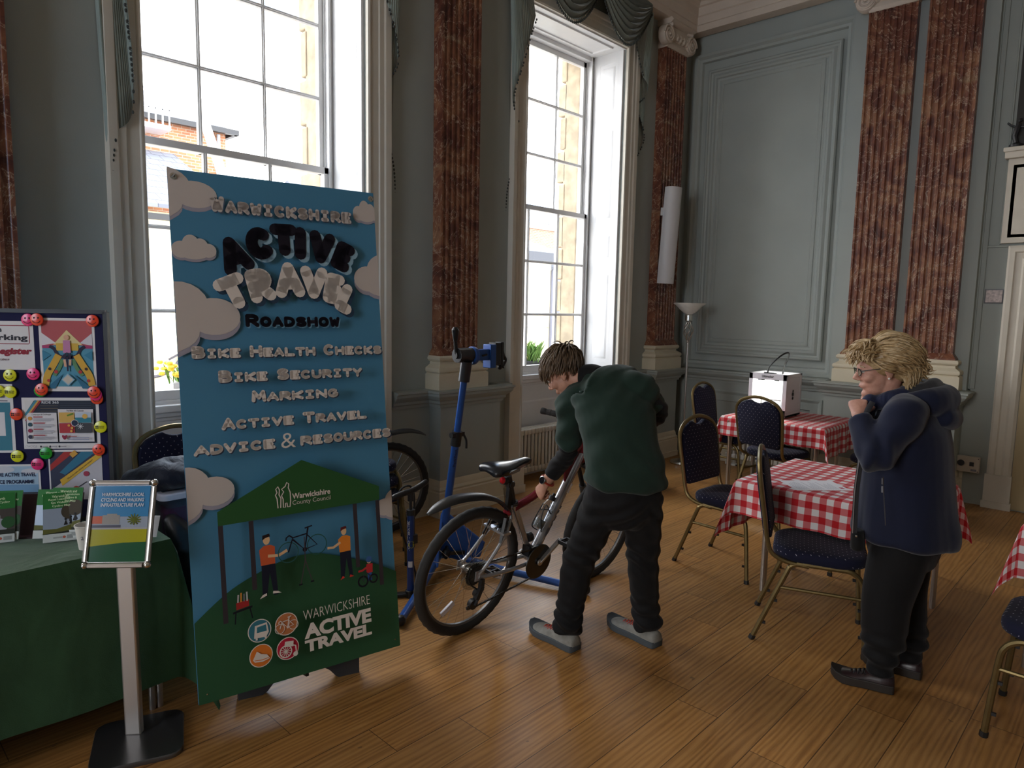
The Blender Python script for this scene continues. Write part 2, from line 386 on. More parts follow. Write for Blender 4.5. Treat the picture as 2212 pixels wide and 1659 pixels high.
ent = [(0, 4.555), (.14, 4.555), (.14, 4.62), (.15, 4.625), (.15, 4.70), (.165, 4.71), (.165, 4.79), (.185, 4.80), (.20, 4.83), (.28, 4.87), (.30, 4.93), (.42, 4.99), (.44, 5.05), (.52, 5.12), (.54, 5.2), (0, 5.2)]
struct('trim_4', MB().sweep(ent, [(-7, YW), (XE-.02, YW), (XE-.02, -6)]), MT['cornice'], label='deep moulded plaster cornice under the ceiling', cat='cornice', smooth=25)

# ---------------------------------------------------------------- end wall panel mouldings
bol = [(0, 0), (0, .03), (.012, .042), (.028, .042), (.034, .028), (.05, .02), (.075, .034), (.095, .034), (.105, .016), (.125, .012), (.14, .0)]
b = MB().frame((XE, 3.845, 1.15), (0, -1, 0), (0, 0, 1), 1.37, 3.03, bol)
struct('trim_5', b, MT['wall'], label='moulded frame of the tall wall panel on the end wall', cat='panel moulding', smooth=25)
b = MB().frame((XE, 3.71, 1.29), (0, -1, 0), (0, 0, 1), 1.08, 2.76, [(0, 0), (.0, .006), (.02, .012), (.03, .012), (.04, .004)])
b.frame((XE, 4.00, .995), (0, -1, 0), (0, 0, 1), 1.64, 3.36, [(0, 0), (0, .055), (.03, .06), (.05, .035), (.075, .03), (.085, 0)])
struct('trim_6', b, MT['wall'], label='flat raised border round the tall wall panel', cat='panel moulding', smooth=25)
b = MB()
for y0, w_ in ((3.85, 1.42),):
    b.frame((XE-.045, y0, .33), (0, -1, 0), (0, 0, 1), w_, .44, [(0, 0), (0, .012), (.014, .016), (.03, .008), (.04, .004), (.11, .014), (.115, .004)])
struct('trim_7', b, MT['wall'], label='raised dado panel low on the end wall', cat='panel moulding', smooth=25)
b = MB().box((XE-.03, 1.225, 1.0), (XE, 1.275, 4.55)); b.box((XE-.018, 1.19, 1.0), (XE, 1.3, 4.55)); b.box((XE-.014, 1.045, 2.195), (XE, 1.20, 2.215)); b.box((XE-.02, 1.10, 2.22), (XE, 1.115, 4.55))
struct('trim_8', b, MT['wall'], label='upright wall strip beside the right hand pilaster', cat='panel moulding', smooth=0, bev=.006)

# door at the right edge of the view
d = thing('door_1', 'off white panelled door in a moulded architrave at the right edge', 'door', (XE, .4, 0), kind='structure')
arch = [(0, .0), (0, .03), (.015, .038), (.05, .038), (.06, .026), (.10, .022), (.115, .03), (.15, .026), (.17, .010), (.172, 0)]
b = MB()
R_ = [[(-.0-q, .645-i, .29), (-.0-q, .645-i, 2.205-i), (-.0-q, -.645+i, 2.205-i), (-.0-q, -.645+i, .29)] for i, q in arch]
b.loft([[R_[j][k] for j in range(len(arch))] for k in range(4)], 0, False, False)
b.box((-.045, .655, 0), (0, .465, .29)); b.box((-.055, .665, 0), (0, .455, .06)); b.box((-.045, -.655, 0), (0, -.465, .29))
b.build('architrave', MT['offwhite'], d, smooth=25)
b = MB().box((.01, .47, .01), (-.008, -.47, 2.03))
for z0, z1 in ((.2, .85), (1.0, 1.9)):
    for y0 in (.41, -.05): b.frame((-.008, y0, z0), (0, -1, 0), (0, 0, 1), .36, z1-z0, [(0, 0), (0, .012), (.02, .014), (.04, .002)])
b.build('door_leaf', plain('door paint', (.42, .33, .18), .45), d, smooth=25)
b = MB().box((-.05, .70, 2.225), (0, -.6, 2.93)); b.frame((-.05, .66, 2.27), (0, -1, 0), (0, 0, 1), 1.2, .58, [(0, 0), (.03, .0), (.04, -.012), (.06, -.012)]); b.box((-.10, .72, 2.90), (0, -.6, 2.97)); b.box((-.12, .73, 2.95), (0, -.6, 2.985))
b.build('overdoor', MT['offwhite'], d, smooth=25, bev=.006)
b = MB().box((-.004, .68, 2.99), (.006, -.6, 4.5)); b.build('niche_shade', MT['dark'], d, smooth=0)  # flat sheet, recess shade painted on instead of a real hollow
f = thing('figurine', 'small dark figurine standing on the ledge above the door', 'figurine', (6.93, 1.055, 2.985))
b = MB(); b.lathe([(.0, 0), (.05, 0), (.05, .02), (.02, .035)], (0, 0, 0), 12); b.build('plinth', MT['black'], f)
b = MB(); b.tube([(0, 0, .03), (.0, .015, .09), (0, .0, .15), (0, -.01, .19)], [.018, .02, .024, .012], 8); b.ball((0, -.012, .21), .018, 8); b.tube([(0, -.01, .16), (0, -.05, .15), (0, -.07, .10)], .008, 6); b.tube([(0, .01, .16), (0, .05, .18), (0, .07, .2)], .008, 6); b.build('figure', MT['black'], f)

# ---------------------------------------------------------------- pilasters
BASE = [(.0, .99), (.065, .99), (.065, 1.105), (.05, 1.115), (.062, 1.125), (.066, 1.14), (.062, 1.155), (.045, 1.165), (.022, 1.18), (.020, 1.20), (.035, 1.205), (.044, 1.218), (.044, 1.232), (.034, 1.245), (.0, 1.245)]
def pilaster(n, x, y, ax, hw, dep, flutes, label, ring, capital=True):
    # ax: unit vector along the wall (to the viewer's right); out is the room side
    ux, uy = ax; ox, oy = uy, -ux
    P = lambda a, o: (x + ux*a + ox*o, y + uy*a + oy*o)
    t = thing('trim_%d' % n, label, 'pilaster', (x, y, 0), kind='structure')
    sh = MB(); z0, z1 = 1.245, 4.29
    prof = [(-hw, 0), (-hw, dep)]
    if flutes:
        fw = 2*hw/(flutes*1.42+.42); g = fw*.42; a = -hw+g
        for k in range(flutes):
            prof += [(a, dep)] + [(a + fw/2 - fw/2*cos(pi*j/6), dep - fw*.48*sin(pi*j/6)) for j in range(1, 6)] + [(a+fw, dep)]; a += fw+g
    prof += [(hw, dep), (hw, 0)]
    zs = [z0+.055, z1]
    sh.loft([[(*P(a, o), z) for a, o in prof] for z in zs], 0, True, True)
    fl = [(-hw-.03, 0), (-hw-.03, dep+.03), (hw+.03, dep+.03), (hw+.03, 0)]; f2 = [(-hw, 0), (-hw, dep), (hw, dep), (hw, 0)]
    sh.loft([[(*P(a, o), z) for a, o in q] for q, z in ((fl, z0), (fl, z0+.012), (f2, z0+.055))], 0)
    sh.build('shaft', MT['marble'], t, smooth=30, world=True)
    if ring:
        bs = MB(); bs.sweep(BASE, [P(hw, 0), P(hw, dep), P(-hw, dep), P(-hw, 0)][::-1]); bs.build('base', MT['cream'], t, smooth=30, world=True)
    if capital:
        c = MB()
        c.loft([[(*P(a*k, o*k2), z) for a, o in f2] for k, k2, z in ((1.0, 1.05, 4.29), (1.04, 1.3, 4.32), (1.0, 1.1, 4.36), (1.05, 1.5, 4.40), (1.0, 1.1, 4.52))], 0)
        c.loft([[(*P(a*k, o*k2), z) for a, o in f2] for k, k2, z in ((1.12, 1.5, 4.50), (1.16, 1.9, 4.525), (1.12, 1.6, 4.56))], 0)
        for sg in (-1, 1):
            # diagonal volutes: scroll disc with raised spiral
            A, O = sg*(hw+.025), dep+.04; cx, cy = P(A, O); ax3 = V((ox, oy, 0))
            c.lathe([(.0, -.06), (.085, -.06), (.092, -.05), (.075, 0), (.092, .05), (.085, .055), (.0, .055)], (cx, cy, 4.395), 20, 0, (ux, uy, 0)) if False else None
            c.lathe([(.0, -.07), (.094, -.07), (.094, -.02), (.086, .0), (.0, .0)], (cx, cy, 4.395), 22, 0, ax3)
            sp = []
            for k in range(46):
                th = k*.36; rr = .088*(1-k/50); q = V((ux, uy, 0))*(cos(th)*rr*sg) + V((0, 0, 1))*(sin(th)*rr); sp.append(V((cx, cy, 4.395)) + ax3*.004 + q)
            c.tube(sp, .011, 6); c.ball(V((cx, cy, 4.395))+ax3*.006, .018, 8)
            c.tube([V((*P(sg*hw*.75, dep+.02), 4.50)), V((*P(sg*(hw+.01), dep+.05), 4.49))], .02, 8)
        for k in range(-2, 3):
            c.ball((*P(k*hw*.33, dep+.02), 4.40), .035, 8, 0, (1, 1, 1.3))
        c.build('capital', MT['cornice'], t, smooth=40, world=True)
    return t
names = ('dark red marble pilaster beyond the pinboard at the left', 'dark red marble pilaster between the two windows', 'dark red marble pilaster in the corner beside the second window')
for k, x in enumerate(PILX):
    if k == 0: continue
    pilaster(8+k, x+.0, YW, (1, 0), .19 if k < 3 else .20, .10, 7, names[k-1], True)
t1 = pilaster(12, 6.90, 2.02, (0, -1), .197, .075, 7, 'left fluted marble pilaster of the pair on the end wall', False)
t2 = pilaster(13, 6.90, 1.54, (0, -1), .197, .075, 7, 'right fluted marble pilaster of the pair on the end wall', False)
b = MB().sweep(BASE, [(6.90, 2.02+.21), (6.82, 2.02+.21), (6.82, 1.54-.21), (6.90, 1.54-.21)])
struct('trim_14', b, MT['cream'], label='cream moulded base shared by the paired pilasters', cat='pilaster base', smooth=30)

# ---------------------------------------------------------------- windows
def raised(b, o, u, v, w_, h_, mi=0):
    b.frame(o, u, v, w_, h_, [(0, 0), (.008, -.012), (.022, -.012), (.030, -.002), (.055, .004)], mi)
    n = V(u).cross(V(v)); o2 = V(o) + V(u)*.055 + V(v)*.055 + n*.004
    b.add([o2, o2+V(u)*(w_-.11), o2+V(u)*(w_-.11)+V(v)*(h_-.11), o2+V(v)*(h_-.11)], [(0, 1, 2, 3)], mi)
def window(n, x, label):
    t = thing('window_%d' % n, label, 'window', (x, YW, 0), kind='structure')
    B = lambda: MB(Matrix.Translation((0, -YW, 0)))
    W = HW-.045
    # box frame round the sashes
    b = B()
    for s in (-1, 1): b.box((s*HW, YS, ZS), (s*W, 4.60, ZT)); b.box((s*(W+.004), YS-.01, ZS), (s*(W-.014), YS+.008, ZT)); b.box((s*(W), 4.515, ZS), (s*(W-.012), 4.525, ZT))
    b.box((-HW, YS, ZT-.05), (HW, 4.60, ZT)); b.box((-HW, YS, ZS-.02), (HW, 4.66, ZS+.025))
    b.build('sash_box', MT['white'], t, smooth=0, bev=.004)
    def sash(nm, y, z0, z1, zb, bot, top):
        b = B(); d = .045
        for s in (-1, 1): b.box((s*W, y, z0), (s*(W-.045), y+d, z1))
        b.box((-W, y, z0), (W, y+d, z0+bot)); b.box((-W, y, z1-top), (W, y+d, z1))
        for s in (-1, 1): b.box((s*.215-.012, y+.006, z0), (s*.215+.012, y+d-.004, z1)); b.box((s*.215-.005, y-.004, z0+bot), (s*.215+.005, y+.01, z1-top))
        for z in zb: b.box((-W, y+.006, z-.012), (W, y+d-.004, z+.012)); b.box((-W+.045, y-.004, z-.005), (W-.045, y+.01, z+.005))
        o = b.build(nm, MT['white'], t, smooth=0, bev=.003)
        B().box((-W+.01, y+.026, z0+.02), (W-.01, y+.029, z1-.02)).build('glass', MT['glass'], o, smooth=0)
    sash('lower_sash', 4.467, ZS+.025, 2.585, (1.557, 2.062), .06, .045)
    sash('upper_sash', 4.528, 2.545, ZT-.05, (3.07, 3.565), .045, .05)
    b = B(); b.box((-HW, 4.40, ZS-.045), (HW, 4.47, ZS)); b.box((-HW, 4.415, ZS-.075), (HW, 4.47, ZS-.045)); b.box((-HW, 4.425, ZS-.10), (HW, 4.47, ZS-.075))
    b.build('sill', MT['white'], t, smooth=0, bev=.006)
    b = B(); b.box((-HW, 4.425, .0), (HW, 4.445, ZS-.10))
    raised(b, (-.55, 4.425, .22), (1, 0, 0), (0, 0, 1), 1.1, .55)
    b.build('apron', MT['white'], t, smooth=0)
    for s in (-1, 1):
        b = B(); b.box((s*HW, YW+.02, ZS-.28), (s*(HW-.022), YS-.005, ZT))
        xs = s*(HW-.022); u = (0, -s, 0) if s > 0 else (0, 1, 0)
        y0 = 4.375 if s > 0 else 4.155
        u = (0, -1, 0) if s > 0 else (0, 1, 0)
        for z0, z1 in ((1.08, 2.0), (2.11, 2.39), (2.50, 3.42), (3.55, 4.03)):
            raised(b, (xs - s*.001, y0, z0), u, (0, 0, 1), .22, z1-z0)
        b.build('shutter', MT['white'], t, smooth=25, bev=.003)
    b = B(); b.box((-HW, YW, ZT-.012), (HW, YS, ZT+.0))
    raised(b, (-.58, 4.14, ZT-.013), (1, 0, 0), (0, 1, 0), 1.16, .26); b.build('soffit', MT['white'], t, smooth=0)
    prof = [(0, 0), (0, .028), (.012, .034), (.018, .034), (.024, .026), (.085, .026), (.092, .036), (.125, .036), (.135, .046), (.16, .05), (.178, .05), (.185, .0)]
    b = B(); R = []
    for k in range(4):
        sx = -1 if k < 2 else 1; R.append([(sx*(HW-.002+i), YW-q, (0 if k in (0, 3) else ZT+i)) for i, q in prof])
    b.loft(R, 0, False, False)
    for s in (-1, 1): b.box((s*(HW-.01), YW-.065, 0), (s*(HW+.2), YW, .30)); b.box((s*(HW-.02), YW-.075, 0), (s*(HW+.21), YW, .07))
    b.build('architrave', MT['offwhite'], t, smooth=25)
    return t
window(1, WINX[2], 'tall white sash window behind the blue banner')
window(2, WINX[3], 'tall white sash window behind the man in the green shirt')
window(3, WINX[1], 'tall white sash window further along the wall')
# ---------------------------------------------------------------- outside the windows
MT['brick'] = m_brick('orange brick', (.42, .17, .075), (.33, .12, .06), (.40, .33, .25), .23, .078)
MT['slate'] = m_brick('grey roof slates', (.115, .12, .14), (.16, .165, .19), (.05, .05, .06), .32, .2)
MT['render'] = plain('cream rendered wall', (.66, .57, .38), .9, var=.05, vscale=2)
tag(MB().box((-30, 4.9, -1.3), (60, 60, -1.2)).build('street', plain('pale paving', (.36, .34, .31), .9, var=.1, vscale=1), smooth=0), 'pale paving outside the windows', 'street', None, 'structure')

def hip(b, x0, x1, y0, y1, z0, z1, mi, hipR=1.0, ov=.25):
    x0 -= ov; x1 += ov; y0 -= ov; y1 += ov; ym = (y0+y1)/2
    vs = [(x0,y0,z0),(x1,y0,z0),(x1,y1,z0),(x0,y1,z0),(x0+.2,ym,z1),(x1-hipR,ym,z1)]
    b.add(vs, [(0,1,5,4),(1,2,5),(2,3,4,5),(3,0,4),(3,2,1,0)], mi)
h = thing('brick_house', 'orange brick house with a slate roof seen through the first window', 'house', (6.5, 20, -1.2))
W = lambda o: MB(Matrix.Translation(-V(o)))
MB().box((-4, 0, 0), (2.35, 5, 7.6)).build('brick_wall', MT['brick'], h, smooth=0)
b = MB(); hip(b, -4, 2.35, 0, 5, 7.62, 9.1, 0, 1.6, .2); b.build('roof', MT['slate'], h, smooth=0)
b = MB(); b.box((-4.3, -.32, 7.52), (2.6, -.18, 7.66)); b.box((2.5, -.3, 7.52), (2.62, 5, 7.66)); b.build('gutter', MT['black'], h, smooth=0)
MB().tube([(2.12, -.08, 0), (2.12, -.08, 7.5)], .05, 8).build('downpipe', plain('grey downpipe', (.3, .3, .31), .5), h)
o = thing('outbuilding', 'low cream outbuilding with a slate roof in front of the brick house', 'house', (5.6, 16, -1.2))
MB().box((-4, .3, 0), (1.6, 3.7, 4.75)).build('rendered_wall', MT['render'], o, smooth=0)
MB().add([(-4.2, .05, 4.9), (1.8, .05, 4.9), (1.8, 3.9, 6.75), (-4.2, 3.9, 6.75), (-4.2, .05, 4.82), (1.8, .05, 4.82), (1.8, 3.9, 6.67), (-4.2, 3.9, 6.67)], [(0,1,2,3),(7,6,5,4),(0,4,5,1),(1,5,6,2),(2,6,7,3),(3,7,4,0)]).build('roof', MT['slate'], o, smooth=0)
MB().box((-4.2, -.03, 4.55), (1.8, .08, 4.68)).build('gutter', MT['black'], o, smooth=0)
bl = thing('balcony', 'small white wrought iron balcony on the brick house', 'balcony', (6.1, 19.55, 6.0))
b = MB(); b.box((-2, -.3, 0), (1.0, .44, .12)); b.build('slab', MT['white'], bl, smooth=0)
b = MB(); b.bar((-2, -.28, .9), (1, -.28, .9), .05); b.bar((-2, -.28, .5), (1, -.28, .5), .03)
for k in range(19): b.bar((-2+k*.165, -.28, .1), (-2+k*.165, -.28, .9), .03)
for k in range(18): b.tube([(-1.92+k*.165+.06*cos(a), -.28, .7+.09*sin(a)) for a in [i*pi/4 for i in range(8)]], .012, 4, loop=True)
b.build('railing', MT['white'], bl, smooth=30)
c = thing('cream_house', 'cream house with a dark eaved roof seen through the second window', 'house', (14, 14, -1.2))
MB().box((-5, 0, 0), (2.25, 5, 4.25)).build('rendered_wall', MT['render'], c, smooth=0)
b = MB(); hip(b, -5, 2.25, 0, 5, 4.45, 5.9, 0, 3.2, .35); b.build('roof', MT['slate'], c, smooth=0)
b = MB(); b.box((-5.35, -.36, 4.2), (2.62, -.2, 4.46)); b.box((2.5, -.36, 4.2), (2.62, 5.3, 4.46)); b.build('eaves', plain('dark eaves paint', (.035, .037, .045), .6), c, smooth=0)
b = MB(); b.tube([(2.45, -.28, 4.2), (2.2, -.1, 3.95), (2.2, -.07, 0)], .055, 8); b.build('downpipe', plain('dark grey downpipe', (.09, .09, .11), .5), c)
MB().tube([(-5, -.03, 2.25), (2.15, -.03, 2.25)], .025, 6).build('cable', plain('grey cable', (.3, .28, .25), .7), c)
k = thing('brick_house', 'brick gable and chimney behind the cream house', 'house', (24, 22, -1.2))
MB().box((-.3, 0, 0), (3.2, 4, 6.5)).build('brick_wall', m_brick('brown brick', (.30, .16, .10), (.24, .12, .08), (.33, .28, .22)), k, smooth=0)
b = MB(); b.box((-.4, -.1, 6.5), (3.3, 4.1, 6.75)); b.build('coping', MT['render'], k, smooth=0)
s_ = thing('slate_hung_house', 'slate hung side wall with white base beside the stone reveal', 'house', (18.2, 15.6, -1.2))
MB().box((0, 0, 0), (3.5, 5, 2.1)).build('white_wall', MT['white'], s_, smooth=0)
MB().box((-.08, -.1, 2.1), (3.6, 5.1, 4.6)).build('slate_cladding', MT['slate'], s_, smooth=0)
MB().box((-.15, -.16, 2.0), (3.6, -.02, 2.18)).build('drip_board', MT['black'], s_, smooth=0)
MT['bark'] = plain('bare twigs', (.13, .10, .085), .9)
def tree(loc, h, label, seed):
    r = random.Random(seed); b = MB(); tw = MB()
    def grow(p, d, L, rad, k):
        q = p + d*L; (b if k < 3 else tw).tube([p, p+d*L*.5+V((r.uniform(-1,1),r.uniform(-1,1),0))*L*.04, q], [rad, rad*.8, rad*.6], 5 if k < 3 else 3, cap=False)
        if k == 6: return
        for _ in range(3 if k else 5):
            e = (d + V((r.uniform(-1,1), r.uniform(-1,1), r.uniform(-.15,.75)))*.62).normalized(); grow(p+d*L*r.uniform(.6, 1), e, L*r.uniform(.58, .8), rad*.55, k+1)
    grow(V((0,0,0)), V((0,0,1)), h*.33, h*.022, 0)
    t = thing('bare_tree', label, 'tree', loc); b.build('trunk', MT['bark'], t); tw.build('twigs', MT['bark'], t)
tree((33.6, 30, -1.2), 9.6, 'bare winter tree behind the cream house roof', 4)
tree((15.6, 31, -1.2), 9.4, 'bare winter tree showing above the blue banner', 9)
p = thing('flagpole', 'slanting white flagpole outside the first window', 'flagpole', (2.99, 6.3, 2.2))
# leaning pole fixed to the facade: from the wall up and outward
a0, a1 = V((2.6, 5.0, 1.3)), V((2.37, 6.6, 4.32))
b = MB(); d_ = (a1-a0).normalized(); b.tube([a0, a0+d_*1.2, a1], [.045, .04, .034], 14); b.build('pole', MT['white'], p, world=True)
b = MB(); b.ball(a1+d_*.03, .05, 14); b.build('finial', MT['white'], p, world=True)

def clump(t, n, r, mat, nm, rad, hgt, wdt, seed, droop=.0):
    q = random.Random(seed); b = MB()
    for _ in range(n):
        a = q.uniform(0, 2*pi); o = V((q.gauss(0, rad*.45), q.gauss(0, .04), 0)); d = V((cos(a)*q.uniform(.1, .6), sin(a)*.3, 1)).normalized(); L = hgt*q.uniform(.5, 1)
        p0 = o; p1 = o+d*L*.55; p2 = p1 + (d+V((cos(a)*.5, sin(a)*.3, -droop))).normalized()*L*.45; s = V((-d.y, d.x, 0)).normalized() if abs(d.z) < .999 else V((1,0,0)); s = V((q.uniform(-1,1), q.uniform(-1,1), 0)).normalized()*wdt
        b.add([p0-s*.4, p0+s*.4, p1+s, p1-s, p2], [(0,1,2,3),(3,2,4)])
    return b.build(nm, mat, t, smooth=0, fix=False)
MT['leaf'] = plain('fresh green leaves', (.13, .26, .045), .6, var=.4, vscale=30); MT['straw'] = plain('yellow green sedge', (.42, .40, .14), .6, var=.3, vscale=30)
pl = thing('planter', 'dark trough of green and straw coloured plants outside the second window', 'planter', (5.25, 4.98, .90))
b = MB(); b.box((-.42, -.09, .0), (.42, .09, .15)); b.box((-.44, -.105, .13), (.44, .105, .155)); b.build('trough', plain('dark lead trough', (.045, .048, .056), .6), pl, smooth=0, bev=.004)
for k, x in enumerate((-.32, .22)):
    o = clump(pl, 150, 0, MT['leaf'], 'green_shrub', .12, .30, .012, k+1); o.location = (x, 0, .14)
for k, x in enumerate((-.05,)):
    o = clump(pl, 110, 0, MT['straw'], 'sedge', .09, .26, .004, k+5, 1.6); o.location = (x, -.03, .14)
pl = thing('planter', 'pale trough of yellow flowers outside the first window', 'planter', (1.98, 4.98, .90))
b = MB(); b.box((-.22, -.09, .0), (.42, .09, .16)); b.build('trough', plain('pale zinc trough', (.42, .42, .44), .5), pl, smooth=0, bev=.004)
o = clump(pl, 90, 0, MT['leaf'], 'leaves', .12, .16, .012, 8); o.location = (-.08, 0, .15)
q = random.Random(2); b = MB()
for _ in range(34): b.ball((q.gauss(-.10, .09), q.gauss(-.03, .035), .20+q.random()*.10), .024, 7, 0, (1, 1, .6))
b.build('blossom', plain('yellow petals', (.85, .60, .05), .6), pl)
# painted arrow on the outbuilding wall
b = MB(); pts = spline([(-1.1, .42), (-.75, .45), (-.45, .62), (-.2, .95)], 6)
b.tube([(x, 0, z) for x, z in pts], .035, 8, flat=1); b.bar((-.2, 0, .98), (-.55, 0, .80), .04); b.bar((-.2, 0, .98), (-.26, 0, .55), .04)
ar = b.build('arrow_sign', plain('dark arrow', (.05, .045, .055), .6)); ar.location = (6.32, 16.24, -.50); tag(ar, 'dark curved arrow fixed to the pale wall outside', 'sign')
# ---------------------------------------------------------------- banquet chairs (local: facing -y, origin on the floor)
MT['legtip'] = MT['black']
def make_chair():
    t = thing('banquet_chair', 'x', 'chair', (0, 0, 0))
    g = MT['gold']; R = .0125
    for sx in (-1, 1):
        for nm, pts in (('rear', [(sx*.216, .262, 0), (sx*.204, .125, .345), (sx*.20, .10, .395), (sx*.198, .06, .412)]), ('front', [(sx*.206, -.245, 0), (sx*.202, -.222, .30), (sx*.20, -.205, .375), (sx*.198, -.165, .408), (sx*.197, -.12, .412)])):
            P = spline(pts, 5); b = MB(); b.tube(P, R, 8); leg = b.build('leg', g, t, smooth=40)
            b = MB(); a = V(pts[0]); d = (V(pts[1])-a).normalized(); b.tube([a, a+d*.022], R+.003, 8); b.build('foot_cap', MT['black'], leg)
            b = MB(); iy = -.017 if nm == 'rear' else .017
            for f in (.30, .68): p = a+d*(f*.34); b.bar(p+V((0, iy*.6, 0)), p+V((0, iy*1.5, 0)), .012)
            b.build('stacking_bumper', MT['black'], leg, smooth=0)
        b = MB(); b.tube([(sx*.198, .075, .412), (sx*.197, -.14, .412)], R, 8); b.tube([(sx*.207, .150, .285), (sx*.2035, -.224, .285)], .009, 8); b.build('side_rail', g, t, smooth=40)
    b = MB(); b.bar((-.2, .09, .405), (.2, .09, .405), .022, .016); b.bar((-.2, -.17, .405), (.2, -.17, .405), .022, .016); b.build('cross_rail', g, t, smooth=0)
    by = lambda z: .205 + (z-.46)*.16
    half = [(.197, .405, .02), (.199, .415, .12), (.201, .445, .185)] + [(x, z, by(z)) for x, z in ((.203, .50), (.210, .62), (.2165, .74), (.2165, .80), (.205, .845), (.165, .888), (.09, .919), (.0, .932))]
    P = spline([(x, y, z) for x, z, y in half] + [(-x, y, z) for x, z, y in half[-2::-1]], 4)
    b = MB(); b.tube(P, .0135, 8, flat=.85); b.build('back_frame', g, t, smooth=40)
    # back pad with a lens shaped hand hole under the arch
    o = [(-.17, .515), (-.192, .535), (-.199, .66), (-.203, .76), (-.202, .80), (-.190, .838), (-.155, .872), (-.10, .898), (-.072, .905), (-.05, .893), (-.022, .885), (0, .883)]
    o = o + [(-x, z) for x, z in o[-2::-1]]
    rings = []
    for sc, dy in ((.955, -.020), (.99, -.016), (1, -.006), (1, .008), (.985, .016), (.95, .019)):
        rings.append([(x*sc, by(.70+(z-.70)*sc)+dy, .70+(z-.70)*sc) for x, z in o])
    b = MB(); b.loft(rings); b.build('backrest', MT['dots'], t, smooth=60)
    rings = []
    for sc, z in ((.93, .418), (.985, .424), (1.0, .438), (1.0, .452), (.985, .464), (.94, .472), (.80, .478), (.45, .481)):
        ring = []
        for x, y in rrect(.445*sc, .43*sc, .13*sc, 7):
            ring.append((x*(1 - .10*max(0, y/.215)), y-.025, z))
        rings.append(ring)
    b = MB(); b.loft(rings); b.build('seat', MT['dots'], t, smooth=60)
    return t
chair0 = make_chair()
CH = [((3.50, 1.215), .36, 0, 'banquet chair with blue dotted seat standing empty directly in front of the woman', 'chairs at the gingham tables'),
 ((4.07, 1.94), -.066, 0, 'banquet chair with a corner of gingham cloth hanging over its seat', 'chairs at the gingham tables'),
 ((5.68, 2.34), 1.37, 0, 'banquet chair with its back in front of the white 3D printer', 'chairs at the gingham tables'),
 ((6.06, 2.97), 0, 0, 'banquet chair at the far table end nearest the floor lamp', 'chairs at the gingham tables'),
 ((5.24, 3.55), 0, 0, 'banquet chair by the wall mostly hidden behind the man in the green shirt', 'chairs along the window wall'),
 ((3.30, .146), pi, 0, 'banquet chair cut off at the right edge under the nearest gingham table', 'chairs at the gingham tables'),
 ((1.42, 3.66), 0, 0, 'banquet chair by the first window left of the banner, behind black coats', 'chairs along the window wall'),
 ((2.35, 3.575), 0, 0, 'lowest banquet chair of the stack right of the blue banner', 'stacked banquet chairs'),
 ((2.35, 3.595), 0, .09, 'middle banquet chair of the stack right of the blue banner', 'stacked banquet chairs'),
 ((2.35, 3.615), 0, .18, 'topmost banquet chair of the stack right of the blue banner', 'stacked banquet chairs'),
 ((4.60, 1.20), -pi/2, 0, 'banquet chair on the far side of the gingham table, behind the woman', 'chairs at the gingham tables'),
 ((6.10, 1.60), pi, 0, 'banquet chair at the right end of the far gingham table', 'chairs at the gingham tables')]
for k, ((x, y), rz, z, lb, g) in enumerate(CH):
    if k == 0: chair0.location = (x, y, z); chair0.rotation_euler.z = rz; chair0['label'] = lb; chair0['group'] = g
    else: dup(chair0, (x, y, z), rz, lb, g)

